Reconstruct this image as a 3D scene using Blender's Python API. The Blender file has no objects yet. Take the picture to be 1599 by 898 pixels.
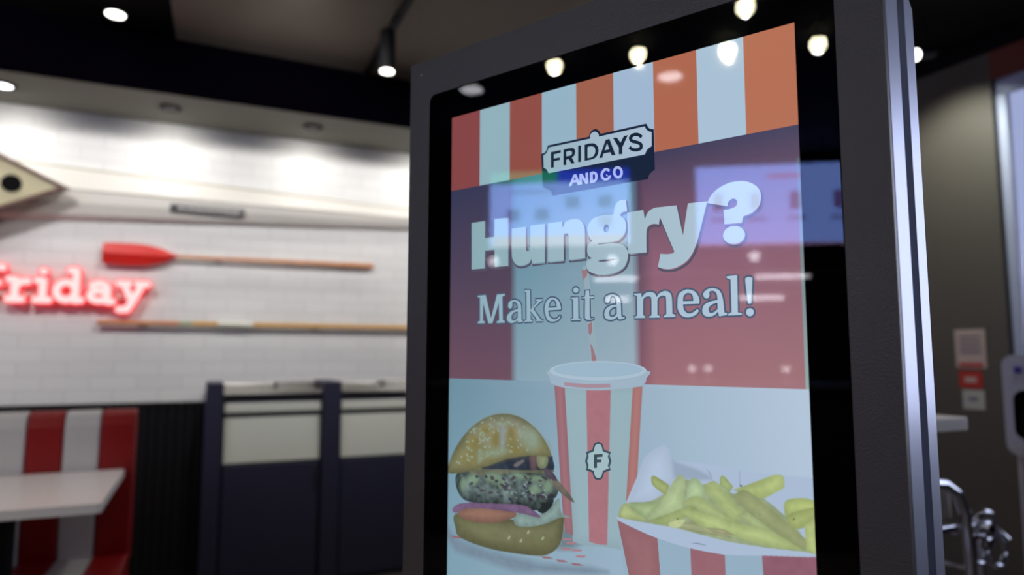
import bpy, bmesh, math, random
import numpy as np
from mathutils import Matrix, Vector
from mathutils.geometry import tessellate_polygon

SC = bpy.context.scene
COL = SC.collection
R = math.radians
EYE = 1.2

# ------------------------------------------------------------------ camera
cam_d = bpy.data.cameras.new('camera')
cam = bpy.data.objects.new('camera', cam_d)
COL.objects.link(cam)
cam_d.sensor_width = 36.0
cam_d.lens = 36.0 * 1055.8 / 1599.0
cam_d.clip_start = 0.02
cam.matrix_world = Matrix.Translation((0, 0, EYE)) @ Matrix.Rotation(R(-24.4), 4, 'Z') @ Matrix.Rotation(R(95.62), 4, 'X') @ Matrix.Rotation(R(0.1), 4, 'Z')
cam_d.dof.use_dof = True
cam_d.dof.focus_distance = 0.66
cam_d.dof.aperture_fstop = 3.0
SC.camera = cam

# ------------------------------------------------------------------ light and exposure
SC.view_settings.view_transform = 'Standard'
SC.view_settings.look = 'None'
SC.view_settings.exposure = 0.0
SC.view_settings.gamma = 1.0
SC.view_settings.use_curve_mapping = False
SC.cycles.use_denoising = True
SC.cycles.max_bounces = 8
SC.cycles.glossy_bounces = 4
SC.cycles.transparent_max_bounces = 12
SC.cycles.sample_clamp_indirect = 6.0
SC.cycles.caustics_reflective = False
SC.cycles.caustics_refractive = False
world = bpy.data.worlds.new('world')
SC.world = world
world.use_nodes = True
world.node_tree.nodes['Background'].inputs[0].default_value = (0.37, 0.43, 0.70, 1)
world.node_tree.nodes['Background'].inputs[1].default_value = 1.0

def lamp(name, kind, loc, power, color=(1, 1, 1), rot=(0, 0, 0), size=.1, angle=90, blend=.6, sy=None, parent=None):
    d = bpy.data.lights.new(name, kind)
    d.energy = power
    d.color = color
    if kind == 'AREA':
        d.size = size
        if sy:
            d.shape = 'RECTANGLE'; d.size_y = sy
        else:
            d.shape = 'DISK'
    else:
        d.shadow_soft_size = size
    if kind == 'SPOT':
        d.spot_size = R(angle); d.spot_blend = blend
    o = bpy.data.objects.new(name, d)
    COL.objects.link(o)
    o.location = loc; o.rotation_euler = rot
    if parent: o.parent = parent
    return o

# daylight entering through the glazed shopfront in the right wall
lamp('daylight', 'AREA', (3.78, 0.2, 1.50), 30, (0.82, 0.86, 1.0), (0, R(90), 0), 1.8, sy=3.2)

# ------------------------------------------------------------------ materials
def srgb(c, k=1.0):
    o = []
    for v in c:
        v = v / 255.0
        o.append((v / 12.92 if v <= .04045 else ((v + .055) / 1.055) ** 2.4) * k)
    return tuple(o)

def mat(name, rgb=(128, 128, 128), rough=.5, metal=0.0, spec=.5, emit=None, es=1.0, noise=0.0, nscale=8.0, bump=0.0, bscale=60.0, coat=0.0):
    m = bpy.data.materials.new(name)
    m.use_nodes = True
    nt = m.node_tree
    b = nt.nodes['Principled BSDF']
    c = (*srgb(rgb), 1)
    b.inputs['Base Color'].default_value = c
    b.inputs['Roughness'].default_value = rough
    b.inputs['Metallic'].default_value = metal
    b.inputs['Specular IOR Level'].default_value = spec
    b.inputs['Coat Weight'].default_value = coat
    tc = nt.nodes.new('ShaderNodeTexCoord')
    if noise:
        n = nt.nodes.new('ShaderNodeTexNoise'); n.inputs['Scale'].default_value = nscale; n.inputs['Detail'].default_value = 4
        nt.links.new(tc.outputs['Object'], n.inputs['Vector'])
        mx = nt.nodes.new('ShaderNodeMix'); mx.data_type = 'RGBA'
        mx.inputs['A'].default_value = tuple(v * (1 - noise) for v in c[:3]) + (1,)
        mx.inputs['B'].default_value = tuple(min(1, v * (1 + noise)) for v in c[:3]) + (1,)
        nt.links.new(n.outputs['Fac'], mx.inputs['Factor'])
        nt.links.new(mx.outputs['Result'], b.inputs['Base Color'])
    if bump:
        n = nt.nodes.new('ShaderNodeTexNoise'); n.inputs['Scale'].default_value = bscale; n.inputs['Detail'].default_value = 3
        nt.links.new(tc.outputs['Object'], n.inputs['Vector'])
        bp = nt.nodes.new('ShaderNodeBump'); bp.inputs['Strength'].default_value = bump; bp.inputs['Distance'].default_value = .003
        nt.links.new(n.outputs['Fac'], bp.inputs['Height'])
        nt.links.new(bp.outputs['Normal'], b.inputs['Normal'])
    if emit:
        b.inputs['Emission Color'].default_value = (*srgb(emit), 1)
        b.inputs['Emission Strength'].default_value = es
    return m

def brick_mat():
    m = mat('white_painted_brick', (214, 208, 204), .55, bump=.0)
    nt = m.node_tree; b = nt.nodes['Principled BSDF']
    tc = nt.nodes.new('ShaderNodeTexCoord')
    sep = nt.nodes.new('ShaderNodeSeparateXYZ'); cmb = nt.nodes.new('ShaderNodeCombineXYZ')
    nt.links.new(tc.outputs['Object'], sep.inputs[0])
    nt.links.new(sep.outputs['X'], cmb.inputs['X']); nt.links.new(sep.outputs['Z'], cmb.inputs['Y'])
    br = nt.nodes.new('ShaderNodeTexBrick')
    br.inputs['Color1'].default_value = (*srgb((217, 216, 215)), 1)
    br.inputs['Color2'].default_value = (*srgb((211, 210, 210)), 1)
    br.inputs['Mortar'].default_value = (*srgb((201, 200, 200)), 1)
    br.inputs['Scale'].default_value = 1.0
    br.inputs['Mortar Size'].default_value = .005
    br.inputs['Mortar Smooth'].default_value = .5
    br.inputs['Brick Width'].default_value = .215
    br.inputs['Row Height'].default_value = .072
    nt.links.new(cmb.outputs[0], br.inputs['Vector'])
    nt.links.new(br.outputs['Color'], b.inputs['Base Color'])
    bp = nt.nodes.new('ShaderNodeBump'); bp.inputs['Strength'].default_value = .15; bp.inputs['Distance'].default_value = .006
    bp.invert = True
    nt.links.new(br.outputs['Fac'], bp.inputs['Height'])
    nt.links.new(bp.outputs['Normal'], b.inputs['Normal'])
    return m

def glass_mat(name='clear_glass', tint=(1, 1, 1), ior=1.5, rough=0.0):
    m = bpy.data.materials.new(name); m.use_nodes = True
    nt = m.node_tree; nt.nodes.clear()
    out = nt.nodes.new('ShaderNodeOutputMaterial')
    tr = nt.nodes.new('ShaderNodeBsdfTransparent'); tr.inputs[0].default_value = (*tint, 1)
    gl = nt.nodes.new('ShaderNodeBsdfGlossy'); gl.inputs['Roughness'].default_value = rough
    fr = nt.nodes.new('ShaderNodeFresnel'); fr.inputs['IOR'].default_value = ior
    mx = nt.nodes.new('ShaderNodeMixShader')
    nt.links.new(fr.outputs[0], mx.inputs[0]); nt.links.new(tr.outputs[0], mx.inputs[1]); nt.links.new(gl.outputs[0], mx.inputs[2])
    nt.links.new(mx.outputs[0], out.inputs[0])
    return m

def vcol_screen_mat(name, strength=1.0, gloss=0.04):
    """lit display: the picture is stored per corner, the panel itself is slightly glossy"""
    m = bpy.data.materials.new(name); m.use_nodes = True
    nt = m.node_tree; nt.nodes.clear()
    out = nt.nodes.new('ShaderNodeOutputMaterial')
    at = nt.nodes.new('ShaderNodeAttribute'); at.attribute_name = 'pic'
    em = nt.nodes.new('ShaderNodeEmission'); em.inputs['Strength'].default_value = strength
    nt.links.new(at.outputs['Color'], em.inputs['Color'])
    gl = nt.nodes.new('ShaderNodeBsdfGlossy'); gl.inputs['Roughness'].default_value = .04
    gl.inputs['Color'].default_value = (gloss, gloss, gloss, 1)
    ad = nt.nodes.new('ShaderNodeAddShader')
    nt.links.new(em.outputs[0], ad.inputs[0]); nt.links.new(gl.outputs[0], ad.inputs[1])
    nt.links.new(ad.outputs[0], out.inputs[0])
    return m

M = {}
M['black'] = mat('matt_black_paint', (14, 14, 18), .7, spec=.3)
M['ceil_black'] = mat('black_ceiling_paint', (10, 10, 14), .85, spec=.2)
M['raft'] = mat('grey_brown_ceiling_panel', (130, 120, 110), .8, noise=.08, nscale=3)
M['soffit'] = mat('grey_soffit_paint', (116, 114, 106), .7)
M['fascia'] = mat('dark_navy_fascia', (3, 2, 6), .9, spec=.0)
M['brick'] = brick_mat()
M['dado'] = mat('dark_ribbed_panelling', (8, 7, 12), .5, spec=.3)
M['floor'] = mat('grey_brown_floor_tile', (92, 84, 80), .45, noise=.15, nscale=2)
M['brown_wall'] = mat('dark_taupe_wall_paint', (92, 84, 78), .6, noise=.05)
M['kiosk_dark'] = mat('charcoal_powder_coat', (74, 67, 62), .40, metal=.0, spec=.6, bump=.25, bscale=900)
M['kiosk_black'] = mat('black_kiosk_core', (6, 6, 9), .5)
M['ink'] = mat('black_glass_border', (2, 2, 4), .3, spec=.0)
M['alu'] = mat('satin_aluminium', (196, 202, 222), .40, metal=1.0)
M['steel'] = mat('brushed_steel', (190, 188, 182), .3, metal=1.0)
M['chrome'] = mat('polished_chrome', (225, 228, 240), .12, metal=1.0)
M['navy'] = mat('dark_navy_laminate', (40, 40, 60), .45)
M['flap_white'] = mat('satin_flap_metal', (222, 224, 212), .38, metal=.2)
M['red_vinyl'] = mat('red_vinyl', (150, 14, 18), .4, bump=.2, bscale=200)
M['white_vinyl'] = mat('white_vinyl', (214, 210, 208), .4, bump=.2, bscale=200)
M['table_white'] = mat('white_tabletop_laminate', (238, 232, 230), .35)
M['wood'] = mat('varnished_oar_wood', (196, 128, 78), .45, noise=.15, nscale=30)
M['wood_pale'] = mat('honey_oar_wood', (200, 148, 62), .45, noise=.15, nscale=30)
M['oar_red'] = mat('red_oar_paint', (206, 34, 28), .4, noise=.08, nscale=10)
M['oar_white'] = mat('white_oar_paint', (212, 210, 196), .45)
M['oar_green'] = mat('grey_green_oar_paint', (150, 160, 120), .45)
M['hull'] = mat('white_hull_paint', (216, 212, 206), .4)
M['hull_line'] = mat('grey_hull_seam', (160, 154, 138), .5)
M['plate'] = mat('dark_name_plate', (34, 32, 38), .4)
M['plate_pale'] = mat('pale_plate_marks', (176, 172, 170), .5)
M['cream'] = mat('cream_board_paint', (186, 176, 142), .55, noise=.06)
M['edge_wood'] = mat('dark_board_edging', (84, 48, 34), .5)
M['neon_core'] = mat('lit_neon_core', (50, 20, 20), .4, emit=(255, 214, 212), es=1.15)
M['neon_red'] = mat('lit_neon_red', (90, 12, 14), .4, emit=(255, 58, 66), es=1.25)
M['lamp_on'] = mat('lit_lamp_face', (255, 255, 255), .4, emit=(255, 250, 240), es=6)
M['lamp_hot'] = mat('lit_halogen_face', (255, 250, 230), .4, emit=(255, 246, 205), es=60)
M['lamp_disc'] = mat('lit_disc_face', (255, 255, 255), .4, emit=(250, 248, 255), es=8)
M['lamp_bar'] = mat('lit_bar_face', (255, 255, 255), .4, emit=(250, 245, 255), es=9)
M['frame_white'] = mat('pale_lavender_frame', (188, 192, 222), .35)
M['header_red'] = mat('dull_red_header', (120, 52, 44), .6)
M['paper'] = mat('pale_notice_paper', (206, 180, 172), .7)
M['paper_ink'] = mat('notice_grey_print', (120, 110, 130), .7)
M['paper_red'] = mat('red_sticker', (200, 50, 40), .6)
M['paper_white'] = mat('pale_grey_sticker', (200, 196, 188), .6)
M['plastic'] = mat('pale_lavender_plastic', (226, 226, 250), .35)
M['purple'] = mat('purple_print', (96, 80, 190), .5)
M['glass'] = glass_mat('kiosk_cover_glass', ior=1.5)
M['glass_core'] = bpy.data.materials.new('glass_core'); M['glass_core'].use_nodes = True
_nt = M['glass_core'].node_tree; _nt.nodes.clear()
_a = _nt.nodes.new('ShaderNodeBsdfTransparent'); _b = _nt.nodes.new('ShaderNodeOutputMaterial'); _nt.links.new(_a.outputs[0], _b.inputs[0])
M['pane'] = glass_mat('shopfront_glass', ior=1.45)
M['screen'] = vcol_screen_mat('lit_screen_picture', 1.0, .035)
M['menu'] = vcol_screen_mat('lit_menu_picture', 8.5, .0)

# ------------------------------------------------------------------ mesh helpers
def link(name, me, parent=None, loc=None, rot=None):
    o = bpy.data.objects.new(name, me)
    COL.objects.link(o)
    if parent: o.parent = parent
    if loc: o.location = loc
    if rot: o.rotation_euler = rot
    return o

class MB:
    """collects shapes and links them as one mesh object"""
    def __init__(s):
        s.v = []; s.f = []; s.m = []; s.mats = []; s.sm = []
    def mi(s, m):
        if m not in s.mats: s.mats.append(m)
        return s.mats.index(m)
    def add(s, v, f, m, smooth=False):
        b = len(s.v); s.v += [tuple(p) for p in v]
        k = s.mi(m)
        for q in f:
            s.f.append([b + i for i in q]); s.m.append(k); s.sm.append(smooth)
        return s
    def box(s, x0, x1, y0, y1, z0, z1, m):
        v = [(x, y, z) for z in (z0, z1) for y in (y0, y1) for x in (x0, x1)]
        f = [(0, 2, 3, 1), (4, 5, 7, 6), (0, 1, 5, 4), (2, 6, 7, 3), (0, 4, 6, 2), (1, 3, 7, 5)]
        return s.add(v, f, m)
    def prism(s, pts, a0, a1, m, axis='y', smooth=False):
        """polygon in the plane across `axis`, extruded from a0 to a1"""
        n = len(pts)
        def P(p, a):
            return {'y': (p[0], a, p[1]), 'x': (a, p[0], p[1]), 'z': (p[0], p[1], a)}[axis]
        v = [P(p, a0) for p in pts] + [P(p, a1) for p in pts]
        tri = tessellate_polygon([[Vector((p[0], p[1], 0)) for p in pts]])
        f = [tuple(t) for t in tri] + [tuple(i + n for i in reversed(t)) for t in tri]
        b = len(s.v); s.add(v, f, m)
        k = s.mi(m)
        for i in range(n):
            j = (i + 1) % n
            s.f.append([b + i, b + j, b + n + j, b + n + i]); s.m.append(k); s.sm.append(smooth)
        return s
    def tube(s, pts, r, m, n=10, rads=None, closed=False):
        pts = [Vector(p) for p in pts]; v = []; f = []
        N = len(pts)
        up = Vector((0, 0, 1))
        for i, p in enumerate(pts):
            if closed: t = pts[(i + 1) % N] - pts[i - 1]
            else: t = pts[min(i + 1, N - 1)] - pts[max(i - 1, 0)]
            t.normalize()
            a = t.cross(up if abs(t.z) < .93 else Vector((1, 0, 0))).normalized(); b = t.cross(a).normalized()
            rr = rads[i] if rads else r
            for k in range(n):
                w = 2 * math.pi * k / n
                v.append(p + a * rr * math.cos(w) + b * rr * math.sin(w))
        for i in range(N if closed else N - 1):
            j = (i + 1) % N
            for k in range(n):
                f.append((i * n + k, i * n + (k + 1) % n, j * n + (k + 1) % n, j * n + k))
        s.add(v, f, m, True)
        if not closed:
            s.add([v[k] for k in range(n)], [tuple(range(n))], m)
            s.add([v[(N - 1) * n + k] for k in range(n)], [tuple(reversed(range(n)))], m)
        return s
    def lathe(s, prof, c, m, n=32, axis='z'):
        """profile of (radius, height) spun about an axis through c"""
        v = []; f = []
        for r, h in prof:
            for k in range(n):
                w = 2 * math.pi * k / n
                a, b = r * math.cos(w), r * math.sin(w)
                p = {'z': (a, b, h), 'y': (a, h, b), 'x': (h, a, b)}[axis]
                v.append((c[0] + p[0], c[1] + p[1], c[2] + p[2]))
        for i in range(len(prof) - 1):
            for k in range(n):
                f.append((i * n + k, i * n + (k + 1) % n, (i + 1) * n + (k + 1) % n, (i + 1) * n + k))
        f.append(tuple(reversed(range(n)))); f.append(tuple((len(prof) - 1) * n + k for k in range(n)))
        return s.add(v, f, m, True)
    def build(s, name, parent=None, loc=None, rot=None, bevel=0, seg=2, auto=True):
        me = bpy.data.meshes.new(name)
        me.from_pydata([tuple(p) for p in s.v], [], s.f)
        for m in s.mats: me.materials.append(m)
        me.polygons.foreach_set('material_index', s.m)
        me.polygons.foreach_set('use_smooth', s.sm)
        bm = bmesh.new(); bm.from_mesh(me)
        bmesh.ops.recalc_face_normals(bm, faces=bm.faces)
        bm.to_mesh(me); bm.free()
        me.update()
        o = link(name, me, parent, loc, rot)
        if bevel:
            md = o.modifiers.new('bevel', 'BEVEL'); md.width = bevel; md.segments = seg; md.limit_method = 'ANGLE'; md.angle_limit = R(40)
        return o

def tag(o, label=None, cat=None, group=None, kind=None):
    if label: o['label'] = label
    if cat: o['category'] = cat
    if group: o['group'] = group
    if kind: o['kind'] = kind
    return o
def root(name, loc, label, cat, group=None, rz=0):
    o = bpy.data.objects.new(name, None); COL.objects.link(o)
    o.location = loc; o.rotation_euler = (0, 0, rz); o.empty_display_size = .1
    return tag(o, label, cat, group)
def struct(mb, name, bevel=0, parent=None):
    o = mb.build(name, parent, bevel=bevel)
    return tag(o, kind='structure') if not parent else o
def copy_tree(o, parent=None):
    c = o.copy(); COL.objects.link(c); c.parent = parent
    for ch in [k for k in COL.objects if k.parent == o]: copy_tree(ch, c)
    return c
def arc(cx, cy, r, a0, a1, n):
    return [(cx + r * math.cos(R(a0 + (a1 - a0) * i / n)), cy + r * math.sin(R(a0 + (a1 - a0) * i / n))) for i in range(n + 1)]
def rrect(x0, x1, y0, y1, r, n=6):
    return arc(x1 - r, y1 - r, r, 0, 90, n) + arc(x0 + r, y1 - r, r, 90, 180, n) + arc(x0 + r, y0 + r, r, 180, 270, n) + arc(x1 - r, y0 + r, r, 270, 360, n)
def disc_mesh(c, r, m, axis='z', n=28):
    mb = MB(); return mb

# ------------------------------------------------------------------ the room
X0, X1, Y0, Y1, ZC = -4.5, 3.5, -3.0, 4.17, 2.78
struct(MB().box(X0 - .2, X1 + .2, Y0 - .2, Y1 + .2, -.1, 0, M['floor']), 'floor')
struct(MB().box(X0 - .2, X1 + .2, Y0 - .2, Y1 + .2, ZC, ZC + .12, M['ceil_black']), 'ceiling')
struct(MB().box(X0 - .2, X1 + .2, Y1, Y1 + .15, 0, ZC, M['brick']), 'wall_back')
struct(MB().box(X0 - .15, X0, Y0, Y1, 0, ZC, mat('dark_kitchen_wall', (38, 26, 34), .6)), 'wall_left')
struct(MB().box(X0 - .2, X1 + .2, Y0 - .15, Y0, 0, ZC, M['black']), 'wall_front')
# ribbed dado on the back wall
mb = MB().box(X0, X1, Y1 - .02, Y1 - .001, 0, .93, M['dado'])
for i in range(90):
    x = -2.9 + i * .045
    mb.box(x, x + .026, Y1 - .034, Y1 - .02, .02, .92, M['dado'])
mb.box(X0, X1, Y1 - .04, Y1 - .001, .92, .937, M['black'])
struct(mb, 'trim_1')
# soffit over the back wall: dark front, grey underside
mb = MB().box(X0, X1, 3.63, 3.645, 2.475, ZC, M['fascia'])
mb.box(X0, X1, 3.645, Y1, 2.49, 2.505, M['soffit'])
struct(mb, 'trim_2')
# grey-brown ceiling panel
raft = MB().prism([(-.27, -.2), (2.0, -.2), (2.0, 3.66), (-.19, 3.62)], ZC - .03, ZC - .001, M['raft'], 'z').build('ceiling_panel', bevel=.006)
tag(raft, 'grey-brown flat panel on the black ceiling above the kiosk', 'ceiling panel')
# right wall with the shopfront opening
mb = MB().box(X1, X1 + .15, 1.97, Y1, 0, ZC, M['brown_wall'])
mb.box(X1, X1 + .15, -1.6, 1.97, 2.56, 2.70, M['header_red'])
mb.box(X1 - .002, X1 + .15, -1.6, Y1, 2.70, ZC, M['ceil_black'])
mb.box(X1, X1 + .15, Y0, -1.6, 0, ZC, M['brown_wall'])
struct(mb, 'wall_right')
mb = MB()
for y in (1.945, .72, -.4, -1.575):
    mb.box(X1 + .03, X1 + .06, y - .022, y + .022, 0, 2.5, M['frame_white'])
mb.box(X1 + .03, X1 + .06, -1.6, 1.965, 2.48, 2.56, M['frame_white'])
mb.box(X1 + .03, X1 + .06, -1.6, 1.965, .88, .92, M['frame_white'])
mb.box(X1 + .03, X1 + .055, -1.6, 1.965, 0, .88, M['navy'])
w1 = struct(mb, 'window_1', bevel=.004)
mb = MB()
for a, b in ((-1.553, -.422), (-.378, .698), (.742, 1.923)):
    mb.box(X1 + .040, X1 + .048, a, b, .90, 2.48, M['pane'])
mb.build('pane', w1)
struct(MB().box(X1, 9, -6, 7, -.12, -.1, mat('outside_paving', (150, 150, 165), .8)), 'pavement')

# ------------------------------------------------------------------ the ordering kiosk
W = .4
kiosk = root('ordering_kiosk', (.2651, .7630, 0), 'tall charcoal self-order kiosk with a lit portrait menu screen', 'kiosk', rz=R(-61.48))
XL, XR, ZT = -.174 * W, 1.171 * W, EYE + .927 * W
GL, GR, GT, GB = -.0885 * W, 1.0815 * W, EYE + .808 * W, .62
ZB = .5
# front frame: ring with rounded opening
def ring(outer, inner, y0, y1, m):
    mb = MB(); n = len(outer)
    for a, b in ((y0, 1), (y1, -1)):
        tri = tessellate_polygon([[Vector((p[0], p[1], 0)) for p in outer], [Vector((p[0], p[1], 0)) for p in inner]])
        mb.add([(p[0], a, p[1]) for p in outer + inner], [tuple(t) for t in tri], m)
    for loop in (outer, inner):
        k = len(loop)
        mb.add([(p[0], y0, p[1]) for p in loop] + [(p[0], y1, p[1]) for p in loop], [(i, (i + 1) % k, k + (i + 1) % k, k + i) for i in range(k)], m)
    return mb
outer = rrect(XL, XR, ZB, ZT, .003, 3); inner = rrect(GL, GR, GB, GT, .010, 6)
fr = ring(outer, inner, -.003, .009, M['kiosk_dark']).build('front_frame', kiosk, bevel=.0012, seg=2)
for x, z in ((XL + .019, ZT - .017),):
    MB().lathe([(.0009, -.0004), (.0012, 0), (.0004, .0002)], (x, -.0032, z), M['steel'], 12, 'y').build('pin', fr)
MB().box(XL + .004, XR - .004, .009, .014, ZB + .004, ZT - .004, M['kiosk_black']).build('shadow_gap', kiosk)
sh = MB().prism(rrect(XL, XR, ZB, ZT, .004, 3), .014, .086, M['alu'], 'y').build('front_shell', kiosk, bevel=.003)
tag(sh, 'satin aluminium band behind the charcoal front')
MB().box(XL + .010, XR - .010, .086, .140, ZB + .01, ZT - .01, M['kiosk_black']).build('core', kiosk)
sh = MB().prism(rrect(XL, XR, ZB, ZT, .004, 3), .140, .212, M['alu'], 'y').build('rear_shell', kiosk, bevel=.003)
tag(sh, 'satin aluminium band at the back')
gp = rrect(GL + .001, GR - .001, GB + .001, GT - .001, .010, 6)
cg = MB().prism(gp, -.0026, -.0016, M['glass_core'], 'y').build('cover_glass', kiosk)
cg.data.materials.append(M['glass'])
for p_ in cg.data.polygons:
    if p_.normal.y < -.9: p_.material_index = 1
SCT = EYE + .7194 * W; SCB = SCT - 1.777 * W
MB().prism(rrect(GL, GR, GB, GT, .010, 6), .0006, .004, M['ink'], 'y').build('glass_border', kiosk)
MB().box(.10, .30, .05, .17, .03, ZB + .006, M['kiosk_dark']).build('pedestal', kiosk, bevel=.004)
MB().box(-.02, .42, -.12, .30, 0, .03, M['alu']).build('base_plate', kiosk, bevel=.004)

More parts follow.
